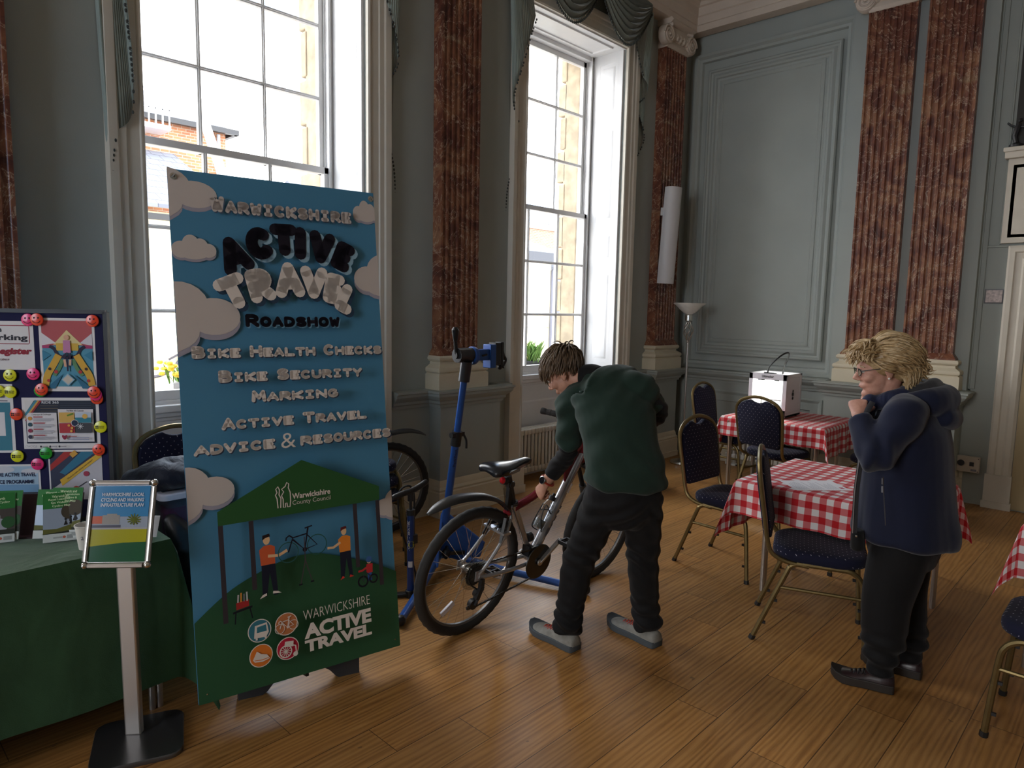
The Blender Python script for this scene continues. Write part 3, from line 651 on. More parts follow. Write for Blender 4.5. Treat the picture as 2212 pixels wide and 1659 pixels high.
# ---------------------------------------------------------------- folding tables with gingham cloths
def table(x0, x1, y0, y1, z, legs, label, clabel, dx, dy, seed, flare=.5, mat=None, lmax=9, cgroup='red gingham tablecloths', tgroup='folding tables under gingham cloths'):
    cx, cy = (x0+x1)/2, (y0+y1)/2
    t = thing('folding_table', label, 'table', (cx, cy, 0), 0, tgroup)
    b = MB(); b.box((x0+.005-cx, y0+.005-cy, z-.028), (x1-.005-cx, y1-.005-cy, z-.004)); b.build('tabletop', plain('pale laminate', (.5, .46, .4), .5), t, smooth=0, bev=.004)
    for (lx, ly, px, py) in legs:
        b = MB()
        b.tube([(lx-cx+px*.014, ly-cy+py*.014, 0), (lx-cx+px*.016, ly-cy+py*.016, .45), (lx-cx+px*.05, ly-cy+py*.05, z-.03)], .0125, 10)
        b.tube([(lx-cx-px*.014, ly-cy-py*.014, 0), (lx-cx-px*.016, ly-cy-py*.016, .45), (lx-cx-px*.05, ly-cy-py*.05, z-.03)], .0125, 10)
        b.build('leg', MT['alu'], t, smooth=40)
    # cloth
    r = random.Random(seed); zt = z+.003; rings = []; S_ = []
    nx, ny = 26, 30; cr = .012
    per = []   # (corner/edge point, outward angle, length, fold)
    def edge(a, b_, ang, L, n):
        for i in range(n): f = i/n; per.append((a[0]+(b_[0]-a[0])*f, a[1]+(b_[1]-a[1])*f, ang, L, 0.0))
    def corner(c, a0, La, Lb, n=14):
        for i in range(n):
            th = pi/2*i/n; L = min(lmax, La/max(cos(th), 1e-3), Lb/max(sin(th), 1e-3)); per.append((c[0], c[1], a0+th, L, sin(2*th)))
    edge((x1, y0), (x1, y1), 0, dx, ny); corner((x1, y1), 0, dx, dy); edge((x1, y1), (x0, y1), pi/2, dy, nx); corner((x0, y1), pi/2, dy, dx)
    edge((x0, y1), (x0, y0), pi, dx, ny); corner((x0, y0), pi, dx, dy); edge((x0, y0), (x1, y0), 3*pi/2, dy, nx); corner((x1, y0), 3*pi/2, dy, dx)
    n = len(per); vs = []; uv = []; K = 9
    for k in range(-6, K+1):
        for i, (px, py, a, L, fo) in enumerate(per):
            if k <= 0:
                f = 1 + k/6.4; vs.append((cx+(px-cx)*f, cy+(py-cy)*f, zt)); uv.append((cx+(px-cx)*f, cy+(py-cy)*f)); continue
            tt = L*k/K; ux, uy = cos(a), sin(a)
            wave = .010*sin(i*.9+seed) + .008*noise.noise(V((px*5, py*5, seed)))
            rad = .014
            if tt < rad*pi/2: out = rad*sin(tt/rad); dz = rad*(1-cos(tt/rad))
            else:
                d_ = tt-rad*pi/2; out = rad + d_*(.04 + flare*fo**1.5*.55) + wave*min(1, d_/.12)*(1-fo); dz = rad + sqrt(max(0, d_*d_ - (d_*flare*fo**1.5*.55)**2))
            # corner flap folds towards its diagonal
            if fo > 0:
                base = round((a - pi/4)/(pi/2))*(pi/2)+pi/4; q = min(1, max(0, tt-.02)/.09); aa = a + (base-a)*.55*q; ux, uy = cos(aa), sin(aa)
            vs.append((px+ux*out, py+uy*out, zt-dz)); uv.append((px+cos(a)*tt, py+sin(a)*tt))
    fs = []
    for k in range(K+6):
        for i in range(n): j = (i+1) % n; fs.append((k*n+i, k*n+j, (k+1)*n+j, (k+1)*n+i))
    fs.append(tuple(range(n-1, -1, -1)))
    b = MB(Matrix.Translation((-cx, -cy, -z))); b.add(vs, fs, 0, uv)
    c = b.build('tablecloth', mat or MT['gingham'], None, smooth=60, fix=True); c.location = (cx, cy, z)
    tag(c, clabel, 'tablecloth', cgroup); return t, c
T1 = table(3.60, 4.43, .79, 1.69, .682, [(3.84, 1.605, 1, 0), (3.886, .835, 1, 0), (4.30, .835, 1, 0), (4.30, 1.615, 1, 0)], 'folding table the woman stands beside, under a gingham cloth', 'red gingham tablecloth with a printed sheet lying on it', .195, .30, 3)
T2 = table(5.76, 6.56, 1.98, 2.88, .682, [(5.80, 2.81, 1, 0), (5.82, 2.06, 1, 0), (6.33, 2.06, 1, 0), (6.33, 2.82, 1, 0)], 'folding table with the 3D printer on it by the end wall', 'red gingham tablecloth under the white 3D printer', .18, .26, 5)
T3 = table(3.84, 4.64, -.46, .41, .682, [(3.88, .36, 1, 0), (3.88, -.40, 1, 0), (4.5, -.40, 1, 0), (4.5, .36, 1, 0)], 'folding table cut off at the right edge of the view', 'red gingham tablecloth cut off at the right edge', .26, .28, 8)
b = MB(); p4 = [(3.535, 1.50), (3.69, 1.32), (3.93-.0, 1.43), (3.77, 1.61)]
def sheet(nm, pts, z, label, mats, **k):
    b = MB(); b.poly([(x, y, 0) for x, y in pts], .0012, (0, 0, 1)); o = b.build(nm, mats, None, smooth=0); o.location = (0, 0, z); return tag(o, label, 'paper', **k)
# a printed A4 sheet
cx, cy, an = 3.80, 1.34, radians(-42)
u_ = V((cos(an), sin(an), 0)); v_ = V((-u_.y, u_.x, 0))
b = MB(); b.add([u_*a+v_*c for a, c in ((-.1485, -.105), (.1485, -.105), (.1485, .105), (-.1485, .105))] + [u_*a+v_*c+V((0, 0, .001)) for a, c in ((-.1485, -.105), (.1485, -.105), (.1485, .105), (-.1485, .105))], [(3,2,1,0),(4,5,6,7),(0,1,5,4),(1,2,6,5),(2,3,7,6),(3,0,4,7)])
rr = random.Random(5)
for k in range(17):
    a = -.125+k*.0135
    if k in (5, 11): continue
    L = rr.uniform(.07, .16); c0 = -.085
    q = [u_*(a+s)+v_*(c0+l)+V((0, 0, .0015)) for s, l in ((0, 0), (.0028, 0), (.0028, L), (0, L))]; b.add(q, [(0,1,2,3)], 1)
b.add([u_*(.11+s)+v_*(-.08+l)+V((0, 0, .0015)) for s, l in ((0, 0), (.022, 0), (.022, .03), (0, .03))], [(0,1,2,3)], 2)
o = b.build('printed_sheet', [MT['paper'], plain('grey print', (.35, .35, .4), .7), plain('red print', (.5, .1, .15), .7)], None, smooth=0); o.location = (cx, cy, .686); tag(o, 'white printed sheet lying on the gingham cloth', 'paper')

# ---------------------------------------------------------------- 3D printer on the far table
pr = thing('desktop_printer', 'white open fronted 3D printer on the far gingham table', '3D printer', (5.98, 2.40, .688))
PM = plain('white printer shell', (.72, .71, .76), .4); w_, d_, h_ = .345, .34, .39
# local: front faces -x, width along +y, depth along +x
b = MB(); t_ = .035
b.box((0, 0, .012), (.008, t_, h_)); b.box((0, w_-t_, .012), (.008, w_, h_)); b.box((0, 0, h_-.055), (.008, w_, h_)); b.box((0, 0, .012), (.008, w_, .075))
b.box((.008, 0, .012), (d_, .007, .05)); b.box((.008, 0, h_-.03), (d_, .007, h_)); b.box((.008, 0, .05), (.03, .007, h_-.03)); b.box((d_-.04, 0, .05), (d_, .007, h_-.03))
b.box((.03, .002, .05), (d_-.04, .006, h_-.03)); b.box((.008, w_-.007, .012), (d_, w_, h_)); b.box((d_-.007, 0, .012), (d_, w_, h_)); b.box((0, 0, .012), (d_, w_, .03))
b.box((.008, 0, h_-.02), (.03, w_, h_)); b.box((d_-.03, 0, h_-.02), (d_, w_, h_))
b.build('shell', PM, pr, smooth=0, bev=.002)
b = MB()
for sx in (.03, d_-.03):
    for sy in (.03, w_-.03): b.box((sx-.012, sy-.012, 0), (sx+.012, sy+.012, .014))
b.box((-.002, .07, h_-.058), (.012, .11, h_-.05)); b.box((-.002, .20, h_-.062), (.03, .26, h_-.054)); b.box((.02, .12, h_-.018), (.06, .22, h_+.006)); b.build('fittings', MT['black'], pr, smooth=0)
b = MB(); b.box((.04, .06, .15), (d_-.04, w_-.06, .158)); b.tube([(.17, .05, .03), (.17, .05, .36)], .006, 8); b.tube([(.17, w_-.05, .03), (.17, w_-.05, .36)], .006, 8); b.tube([(.02, .02, h_-.03), (.02, w_-.02, h_-.03)], .004, 8); b.build('build_plate', MT['alu'], pr, smooth=30)
b = MB(); b.box((.02, .10, h_-.075), (.05, .21, h_-.068)); led = plain('lit strip', (1, 1, 1), .5); led.node_tree.nodes['Principled BSDF'].inputs['Emission Color'].default_value = (.93, 1, .82, 1); led.node_tree.nodes['Principled BSDF'].inputs['Emission Strength'].default_value = 9; b.box((.012, .012, .06), (.018, .020, h_-.06)); b.box((.012, w_-.02, .06), (.018, w_-.012, h_-.06)); b.build('light_strip', led, pr, smooth=0)
b = MB(); P = spline([(.05, .20, h_), (.06, .18, h_+.07), (.12, .12, h_+.155), (.20, .09, h_+.185), (.25, .10, h_+.15), (.27, .14, h_+.05), (.29, .16, h_-.02)], 6); b.tube(P, .0075, 8); b.build('cable_tube', MT['black'], pr)
l_ = bpy.data.lights.new('printer_lamp', 'AREA'); l_.shape = 'RECTANGLE'; l_.size = .2; l_.size_y = .02; l_.energy = 5.5; l_.color = (.95, 1, .86)
lo = bpy.data.objects.new('printer_lamp', l_); S.collection.objects.link(lo); lo.location = (6.10, 2.57, 1.055); lo.parent = None
def word(txt, size, off=0, ext=0, spacing=1.0):
    cu = bpy.data.curves.new('w', 'FONT'); cu.body = txt; cu.size = size; cu.offset = off; cu.extrude = ext; cu.space_character = spacing; cu.align_x = 'CENTER'; cu.resolution_u = 3
    o = bpy.data.objects.new('w', cu); S.collection.objects.link(o); dg = bpy.context.evaluated_depsgraph_get(); me = bpy.data.meshes.new_from_object(o.evaluated_get(dg))
    vs = [tuple(v.co) for v in me.vertices]; fs = [tuple(p.vertices) for p in me.polygons]
    bpy.data.objects.remove(o); bpy.data.curves.remove(cu); bpy.data.meshes.remove(me); return vs, fs
def put(b, txt, o, u, v, size, mi=0, off=0, align=0, lift=.0006, spacing=1.0, width=None, warp=None):
    # lays a word on a surface: o = baseline centre, u/v = unit axes
    vs, fs = word(txt, size, off, 0, spacing); u = V(u); v = V(v); n = u.cross(v); xs = [p[0] for p in vs]
    if not xs: return
    k = 1
    if width: k = width/(max(xs)-min(xs))
    sh = 0
    if align == -1: sh = -min(xs)*k
    if align == 1: sh = -max(xs)*k
    pts = []
    for p in vs:
        q = (p[0]*k+sh, p[1])
        if warp: q = warp(*q)
        pts.append(V(o) + u*q[0] + v*q[1] + n*lift)
    b.add(pts, fs, mi)
b = MB(); put(b, 'Ultimaker', (-.0005, w_/2, h_-.035), (0, -1, 0), (0, 0, 1), .03, 0, .0006, width=.11)
b.build('lettering', MT['black'], pr, smooth=0, fix=False)
b = MB()
for k, (r_, z) in enumerate(((.012, .27), (.018, .24), (.014, .205))): b.lathe([(0, 0), (r_, 0), (r_, .0015), (0, .0015)], (.15, -.001, z-.03), 14, 0, (0, -1, 0))
b.build('emblem', MT['black'], pr)

# ---------------------------------------------------------------- radiators
def radiator(loc, rz, L, h, label):
    t = thing('radiator', label, 'radiator', loc, rz); n = int(L/.048); m = plain('radiator enamel', (.66, .63, .55), .4)
    b = MB(); dp = .10
    for i in range(n):
        x = (i+.5)*L/n
        for k in range(4):
            y = -dp/2 + dp*(k+.0)/3
            b.tube([(x, y, .09), (x, y, .09+h)], [.017, .017], 8, flat=1.0)
        b.cbox((x, 0, .09+h-.02), (.042, dp+.035, .05)); b.cbox((x, 0, .11), (.042, dp+.035, .05))
    b.build('columns', m, t, smooth=50, bev=.008)
    b = MB(); b.tube([(-.03, 0, .09+h-.02), (.0, 0, .09+h-.02)], .025, 12); b.tube([(-.04, 0, .11), (.0, 0, .11)], .018, 10); b.tube([(-.035, 0, .11), (-.035, 0, 0)], .009, 8)
    for x in (.06, L-.06): b.tube([(x, 0, .1), (x, 0, .02)], .018, 10); b.lathe([(.0, 0), (.04, 0), (.035, .02), (0, .025)], (x, 0, 0), 14)
    b.build('feet_and_valve', m, t)
    return t
radiator((4.40, 4.30, 0), 0, 1.1, .40, 'cream column radiator under the second window')
radiator((6.82, 3.30, 0), -pi/2, 1.15, .36, 'cream column radiator behind the far gingham table')

# ---------------------------------------------------------------- floor lamp
lp = thing('floor_lamp', 'brushed steel uplighter floor lamp with a glass bowl shade in the corner', 'lamp', (6.47, 3.66, 0)); st = plain('brushed nickel', (.50, .46, .41), .3, .95)
b = MB(); b.lathe([(0, 0), (.125, 0), (.13, .012), (.125, .03), (.10, .038), (.03, .05), (.0125, .07), (0, .07)], (0, 0, 0), 32); b.build('base', MT['chrome'], lp)
b = MB(); b.tube([(0, 0, .06), (0, 0, 1.30)], .0105, 12); b.lathe([(.012, 1.29), (.018, 1.30), (.012, 1.315)], n=14); b.build('pole', st, lp)
b = MB()
for k in range(5):
    P = []
    for i in range(15):
        f = i/14; a = 2*pi*k/5 + f*2.6; r_ = .012+.038*sin(pi*f)**1.2; P.append((r_*cos(a), r_*sin(a), 1.31+f*.20))
    b.tube(P, .006, 6)
b.build('twisted_cage', st, lp)
b = MB(); b.lathe([(0, 1.50), (.02, 1.505), (.038, 1.52), (.038, 1.575), (.03, 1.585), (0, 1.585)], n=20); b.build('collar', MT['chrome'], lp)
b = MB(); b.lathe([(.03, 1.585), (.06, 1.60), (.10, 1.635), (.13, 1.67), (.165, 1.695), (.168, 1.70), (.160, 1.70), (.125, 1.672), (.095, 1.64), (.055, 1.606), (.028, 1.592)], n=36, cap=False); b.build('glass_shade', plain('alabaster glass', (.68, .66, .60), .35, var=.1, vscale=14), lp)

# ---------------------------------------------------------------- column loudspeaker, wall boxes
sp = thing('column_loudspeaker', 'slim white column loudspeaker fixed to the corner pilaster', 'loudspeaker', (6.36, 3.90, 1.90)); sp.rotation_euler = (radians(3.5), 0, radians(-12))
b = MB(); prof = []
for k in range(13): a = pi*k/12; prof.append((.088*cos(a), -.085*sin(a)**.8, 0))
prof += [(-.088, .03, 0), (.088, .03, 0)]
b.loft([[(x*s, y*s, z) for x, y, _ in prof] for s, z in ((.97, 0), (1, .008), (1, .972), (.97, .98))]); b.build('grille', plain('white perforated grille', (.60, .58, .58), .5), sp)
b = MB(); b.box((-.03, .03, .2), (.03, .075, .28)); b.box((-.03, .03, .7), (.03, .12, .78)); b.build('bracket', MT['white'], sp, smooth=0)
b = MB(); b.box((-.008, -.086, .05), (.008, -.084, .066)); b.build('badge', MT['alu'], sp, smooth=0)
sk_ = thing('socket_box', 'beige socket box with round and square black outlets above the skirting', 'socket box', (6.985, 1.185, .283))
b = MB(); b.box((-.045, -.09, 0), (0, .09, .135)); b.build('case', plain('beige plastic', (.52, .46, .38), .5), sk_, smooth=0, bev=.003)
b = MB(); b.lathe([(0, 0), (.027, 0), (.027, .004), (0, .004)], (-.0455, .045, .075), 22, 0, (-1, 0, 0)); b.box((-.049, -.05, .055), (-.044, -.018, .09))
for y in (-.08, .08):
    for z in (.012, .123): b.ball((-.046, y, z), .004, 6)
b.build('outlets', MT['black'], sk_)
b = MB(); b.box((-.047, -.072, .012), (-.044, -.03, .03)); b.build('name_plate', plain('grey blue plate', (.2, .2, .25), .5), sk_, smooth=0)
hb = thing('leaflet_holder', 'small clear acrylic holder with a pinkish card on the wall by the door', 'holder', (7.0, 1.113, 1.735))
b = MB(); b.box((-.03, -.068, 0), (-.026, .068, .115)); b.box((-.03, -.068, 0), (0, -.064, .115)); b.box((-.03, .064, 0), (0, .068, .115)); b.box((-.03, -.068, 0), (0, .068, .004)); b.build('acrylic_case', m_glass('clear acrylic'), hb, smooth=0)
b = MB(); b.box((-.02, -.055, .006), (-.016, .058, .108)); b.build('card', plain('pinkish card', (.55, .45, .42), .4, var=.35, vscale=45), hb, smooth=0)
b = MB(); b.box((-.006, -.07, -.003), (0, .07, .118)); b.build('back_plate', plain('grey plate', (.2, .2, .21), .5), hb, smooth=0)
# ---------------------------------------------------------------- printed art on a plane
INK = {}
def ink(r, g, b, rough=.6):
    k = (r, g, b)
    if k not in INK: INK[k] = plain('print %d %d %d' % k, srgb(r, g, b), rough, spec=.3)
    return INK[k]
def _arc(cx, cy, rx, ry, a0, a1, n=7): return [(cx+rx*cos(radians(a0+(a1-a0)*i/n)), cy+ry*sin(radians(a0+(a1-a0)*i/n))) for i in range(n+1)]
GLYPH = {'A': [[(0, 0), (.5, 1), (1, 0)], [(.22, .34), (.78, .34)]], 'B': [[(0, 0), (0, 1)], [(0, 1)]+_arc(.5, .76, .4, .24, 90, -90)+[(0, .52)], [(0, .52)]+_arc(.55, .26, .45, .26, 90, -90)+[(0, 0)]],
 'C': [_arc(.5, .5, .5, .5, 50, 310, 10)], 'D': [[(0, 0), (0, 1)], [(0, 1)]+_arc(.35, .5, .65, .5, 90, -90, 9)+[(0, 0)]], 'E': [[(1, 1), (0, 1), (0, 0), (1, 0)], [(0, .5), (.8, .5)]],
 'G': [_arc(.5, .5, .5, .5, 50, 330, 10)+[(.95, .42), (.6, .42)]], 'H': [[(0, 0), (0, 1)], [(1, 0), (1, 1)], [(0, .5), (1, .5)]], 'I': [[(.5, 0), (.5, 1)], [(0, 1), (1, 1)], [(0, 0), (1, 0)]], 'i': [[(.5, 0), (.5, 1)]],
 'K': [[(0, 0), (0, 1)], [(1, 1), (.1, .45), (1, 0)]], 'L': [[(0, 1), (0, 0), (1, 0)]], 'M': [[(0, 0), (.08, 1), (.5, .3), (.92, 1), (1, 0)]], 'N': [[(0, 0), (0, 1), (1, 0), (1, 1)]], 'O': [_arc(.5, .5, .5, .5, 0, 360, 14)],
 'R': [[(0, 0), (0, 1)], [(0, 1)]+_arc(.5, .74, .45, .26, 90, -90)+[(0, .48)], [(.4, .48), (1, 0)]], 'S': [_arc(.5, .76, .46, .24, 30, 270, 8)+_arc(.5, .26, .5, .26, 90, -150, 8)], 'T': [[(0, 1), (1, 1)], [(.5, 1), (.5, 0)]],
 'U': [[(0, 1)]+_arc(.5, .4, .5, .4, 180, 360, 8)+[(1, 1)]], 'V': [[(0, 1), (.5, 0), (1, 1)]], 'W': [[(0, 1), (.22, 0), (.5, .7), (.78, 0), (1, 1)]], 'Y': [[(0, 1), (.5, .45), (1, 1)], [(.5, .45), (.5, 0)]]}
class Art:
    def __init__(s, o, u, v, sc=1.0, lift=.0004):
        s.o, s.u, s.v, s.sc = V(o), V(u), V(v), sc; s.n = s.u.cross(s.v); s.b = MB(); s.mats = []; s.k = 0; s.lift = lift
    def mi(s, c):
        m = ink(*c) if isinstance(c, tuple) else c
        if m not in s.mats: s.mats.append(m)
        return s.mats.index(m)
    def P(s, x, y, l): return s.o + s.u*(x*s.sc) + s.v*(y*s.sc) + s.n*l
    def up(s): s.k += 1; return s.k*s.lift
    def poly(s, pts, c, l=None):
        l = s.up() if l is None else l
        s.b.add([s.P(x, y, l) for x, y in pts], [tuple(range(len(pts)))], s.mi(c)); return s
    def rect(s, x0, y0, x1, y1, c): return s.poly([(x0, y0), (x1, y0), (x1, y1), (x0, y1)], c)
    def disc(s, x, y, r, c, ry=None, n=26, clip=None):
        pts = [(x+r*cos(2*pi*i/n), y+(ry or r)*sin(2*pi*i/n)) for i in range(n)]
        if clip: pts = [(min(max(a, clip[0]), clip[1]), b_) for a, b_ in pts]
        return s.poly(pts, c)
    def stroke(s, pts, w_, c, loop=False):
        l = s.up(); m = s.mi(c); K = len(pts); L = []; R = []
        for k in range(K):
            a = pts[k-1] if (k or loop) else pts[k]; b_ = pts[(k+1) % K] if (k < K-1 or loop) else pts[k]
            dx, dy = b_[0]-a[0], b_[1]-a[1]; q = sqrt(dx*dx+dy*dy) or 1; nx, ny = -dy/q*w_/2, dx/q*w_/2
            L.append((pts[k][0]+nx, pts[k][1]+ny)); R.append((pts[k][0]-nx, pts[k][1]-ny))
        vs = [s.P(x, y, l) for x, y in L] + [s.P(x, y, l) for x, y in R]
        s.b.add(vs, [(k, K+k, K+(k+1) % K, (k+1) % K) for k in range(K if loop else K-1)], m); return s
    def ring(s, x, y, r, w_, c, n=30): return s.stroke([(x+r*cos(2*pi*i/n), y+r*sin(2*pi*i/n)) for i in range(n)], w_, c, True)
    def text(s, t, x0, y0, x1, y1, c, fat=0, rot=0, l=None, shear=0):
        vs, fs = word(t, 1.0, fat); xs = [p[0] for p in vs]; ys = [p[1] for p in vs]
        if not xs: return s
        l = s.up() if l is None else l; ax, bx, ay, by_ = min(xs), max(xs), min(ys), max(ys); cx, cy = (x0+x1)/2, (y0+y1)/2; pts = []
        for p in vs:
            qx = (p[0]-ax)/(bx-ax)*(x1-x0)-(x1-x0)/2; qy = (p[1]-ay)/(by_-ay)*(y1-y0)-(y1-y0)/2; qx += shear*qy
            pts.append(s.P(cx+qx*cos(rot)-qy*sin(rot), cy+qx*sin(rot)+qy*cos(rot), l))
        s.b.add(pts, fs, s.mi(c)); return s
    def bubble(s, ch, x0, y0, x1, y1, c, th, rot=0, dx=0, dy=0):
        # fat rounded letter: round-ended strokes along the letter's skeleton
        l = s.up(); m = s.mi(c); cx, cy = (x0+x1)/2, (y0+y1)/2; W_, H_ = (x1-x0)-th, (y1-y0)-th; r = th/2
        def T(p, o=(0, 0)):
            qx, qy = (p[0]-.5)*W_, (p[1]-.5)*H_; return (cx+dx+qx*cos(rot)-qy*sin(rot)+o[0], cy+dy+qx*sin(rot)+qy*cos(rot)+o[1])
        for st in GLYPH[ch]:
            q = [T(p) for p in st]
            for k, p in enumerate(q):
                s.b.add([s.P(p[0]+r*cos(2*pi*i/12), p[1]+r*sin(2*pi*i/12), l) for i in range(12)], [tuple(range(12))], m)
                if k:
                    a = q[k-1]; ex, ey = p[0]-a[0], p[1]-a[1]; d = sqrt(ex*ex+ey*ey) or 1; nx, ny = -ey/d*r, ex/d*r
                    s.b.add([s.P(a[0]+nx, a[1]+ny, l), s.P(a[0]-nx, a[1]-ny, l), s.P(p[0]-nx, p[1]-ny, l), s.P(p[0]+nx, p[1]+ny, l)], [(0, 1, 2, 3)], m)
        return s
    def caps(s, t, x0, x1, y, h, c, sh=None, fat=.035, big=1.22):
        # small capitals: words start with a taller letter
        W_ = []; 
        for wd in t.split(' '): W_.append(wd)
        unit = sum(len(q) for q in W_) + .75*(len(W_)-1) + .18*len(W_); per = (x1-x0)/unit; x = x0
        for q in W_:
            for i, ch in enumerate(q):
                k = 1.18 if i == 0 else 1.0; wd = per*k; hh = h*(big if i == 0 else 1); ch = ch.upper(); n_ = .72 if ch == 'I' else .96; m = wd*(1-n_)/2; th = hh*(.31 if i == 0 else .33)
                if sh: s.bubble(ch, x+m, y, x+wd-m, y+hh, sh, th, 0, .0045, -.0045)
                s.bubble(ch, x+m, y, x+wd-m, y+hh, c, th); x += wd
            x += per*.75
        return s
    def build(s, name, parent=None): return s.b.build(name, s.mats, parent, smooth=0, fix=False)
WHITE, CREAM, NIGHT = (232, 222, 214), (206, 196, 190), (24, 20, 34)

# ---------------------------------------------------------------- blue banner on its stand
k_ = .9623; by_, bl_ = -.177, .13; BU = V((cos(by_), sin(by_), 0)); bn_ = V((sin(by_), -cos(by_), 0)); BV = V((0, 0, 1))*cos(bl_) - bn_*sin(bl_); BN = BU.cross(BV)
BO = V((1.439*k_, 2.573*k_, .09)) - BU*(.878*k_/2); BW, BH = .878, 2.127
ban = thing('display_banner', 'tall blue and green display banner for an active travel roadshow', 'banner', (1.385, 2.50, 0))
b = MB(); q = [BO, BO+BU*BW*k_, BO+BU*BW*k_+BV*BH*k_, BO+BV*BH*k_]; b.loft([[p-BN*.003 for p in q], q]); 
sheet_ = b.build('printed_sheet', [ink(78, 138, 174)], ban, smooth=0, world=True)
A = Art(BO - WORLD_AT[ban.name], BU, BV, k_, .00022)
G1, G2, SKY = (44, 88, 58), (38, 82, 50), (92, 160, 198)
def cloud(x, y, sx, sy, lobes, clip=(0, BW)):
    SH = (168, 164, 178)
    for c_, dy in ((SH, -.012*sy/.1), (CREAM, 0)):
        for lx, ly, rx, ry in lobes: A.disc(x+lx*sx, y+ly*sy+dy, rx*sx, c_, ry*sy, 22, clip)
big = [(-.1, .1, .32, .62), (.26, -.05, .28, .42), (-.25, -.35, .35, .5)]; puff = [(-.28, -.12, .22, .40), (-.06, .12, .20, .48), (.16, .05, .18, .40), (.34, -.12, .18, .34), (.0, -.25, .34, .32)]
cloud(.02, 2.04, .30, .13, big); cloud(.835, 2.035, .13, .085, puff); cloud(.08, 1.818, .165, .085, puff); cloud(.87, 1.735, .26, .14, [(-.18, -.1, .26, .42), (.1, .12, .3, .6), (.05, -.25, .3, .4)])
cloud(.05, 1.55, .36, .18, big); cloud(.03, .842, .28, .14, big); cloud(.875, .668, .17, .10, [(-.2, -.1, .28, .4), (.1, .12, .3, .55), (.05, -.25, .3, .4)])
hill = spline([(0, .325), (.15, .43), (.34, .50), (.45, .512), (.55, .495), (.76, .413), (BW, .35)], 8); A.poly([(0, 0), (BW, 0)] + hill[::-1], G1)
A.caps('Warwickshire', .148, .755, 1.968, .052, CREAM, (78, 96, 118), .045, 1.28)
for c_, dx, dy, fat in (((150, 186, 206), .014, -.012, .105), (NIGHT, 0, 0, .10)):
    for ch, x, y, w_, h_, r_ in (('A', .232, 1.795, .115, .145, .36), ('C', .338, 1.85, .105, .13, .20), ('T', .440, 1.872, .105, .13, .03), ('i', .511, 1.862, .05, .135, -.05), ('V', .605, 1.85, .105, .135, -.16), ('E', .702, 1.815, .08, .125, -.42)):
        A.bubble(ch, x-w_*.56, y-h_*.53, x+w_*.56, y+h_*.53, c_, .054 if fat > .1 else .050, r_, dx, dy)
for c_, dx, dy, fat in (((44, 66, 90), .013, -.013, .10), (WHITE, 0, 0, .10)):
    for ch, x, y, w_, h_, r_ in (('T', .220, 1.640, .115, .135, .42), ('R', .330, 1.673, .098, .135, .22), ('A', .452, 1.700, .115, .145, .06), ('V', .560, 1.692, .11, .135, -.06), ('E', .650, 1.668, .08, .13, -.22), ('L', .708, 1.622, .075, .125, -.50)):
        A.bubble(ch, x-w_*.56, y-h_*.53, x+w_*.56, y+h_*.53, c_, .054 if fat > .1 else .050, r_, dx, dy)
A.caps('Roadshow', .258, .668, 1.496, .046, NIGHT, (120, 170, 198), .05, 1.2)
for t_, x0, x1, y in (('Bike Health Checks', .044, .860, 1.370), ('Bike Security', .137, .755, 1.270), ('Marking', .260, .637, 1.183), ('Active Travel', .136, .761, 1.078)): A.caps(t_, x0, x1, y, .040, WHITE, (62, 74, 96), .04, 1.25)
A.caps('Advice', .026, .345, .985, .042, WHITE, (62, 74, 96), .04, 1.0); A.text('&', .368, .982, .43, 1.045, WHITE, -.005); A.caps('Resources', .448, .872, .985, .042, WHITE, (62, 74, 96), .04, 1.0)
A.poly([(.099, .70), (.795, .704), (.797, .765), (.448, .925), (.099, .756)], (44, 92, 48))
for x, y0, y1 in ((.108, .309, .70), (.226, .418, .70), (.675, .419, .703), (.784, .316, .703)): A.rect(x-.0095, y0, x+.0095, y1, (60, 52, 58))
# bear and staff emblem outline
A.stroke([(.338, .735), (.336, .775), (.330, .79), (.337, .80), (.333, .815), (.342, .825), (.348, .81), (.345, .79), (.352, .775), (.349, .735)], .0045, WHITE)
A.stroke([(.360, .735), (.361, .77), (.355, .785), (.365, .80), (.357, .812), (.372, .822), (.380, .838), (.388, .83), (.385, .815), (.392, .795), (.392, .76), (.388, .735), (.378, .735), (.376, .752), (.370, .752), (.369, .735)], .0045, WHITE, True)
A.text('Warwickshire', .399, .764, .566, .788, WHITE, .025); A.text('County Council', .399, .734, .566, .758, WHITE, -.005)
SK = (238, 196, 150); NV = (26, 30, 48)
def person_art(x, y, s, shirt, leg, hair, arm):
    A.poly([(x-.028*s, y+.02*s), (x+.028*s, y+.02*s), (x+.034*s, y-.115*s), (x+.016*s, y-.115*s), (x+.004*s, y-.02*s), (x-.012*s, y-.115*s), (x-.030*s, y-.115*s)], leg)
    A.poly([(x-.030*s, y+.015*s), (x+.028*s, y+.015*s), (x+.030*s, y+.085*s), (x+.012*s, y+.095*s), (x-.014*s, y+.095*s), (x-.034*s, y+.08*s)], shirt)
    A.stroke(arm, .012*s, SK); A.disc(x-.003*s, y+.118*s, .014*s, SK, .02*s); A.poly([(x-.020*s, y+.118*s), (x-.018*s, y+.138*s), (x+.010*s, y+.142*s), (x+.013*s, y+.130*s), (x-.008*s, y+.126*s)], hair)
person_art(.285, .495, 1.0, (214, 96, 56), NV, (40, 24, 24), [(.285, .545), (.33, .54), (.365, .555)])
A.poly([(.243, .376), (.272, .385), (.272, .395), (.255, .39)], WHITE); A.poly([(.296, .388), (.332, .384), (.318, .394), (.298, .398)], WHITE)
person_art(.618, .488, .88, (236, 140, 50), NV, (96, 32, 36), [(.598, .545), (.565, .528), (.538, .530)])
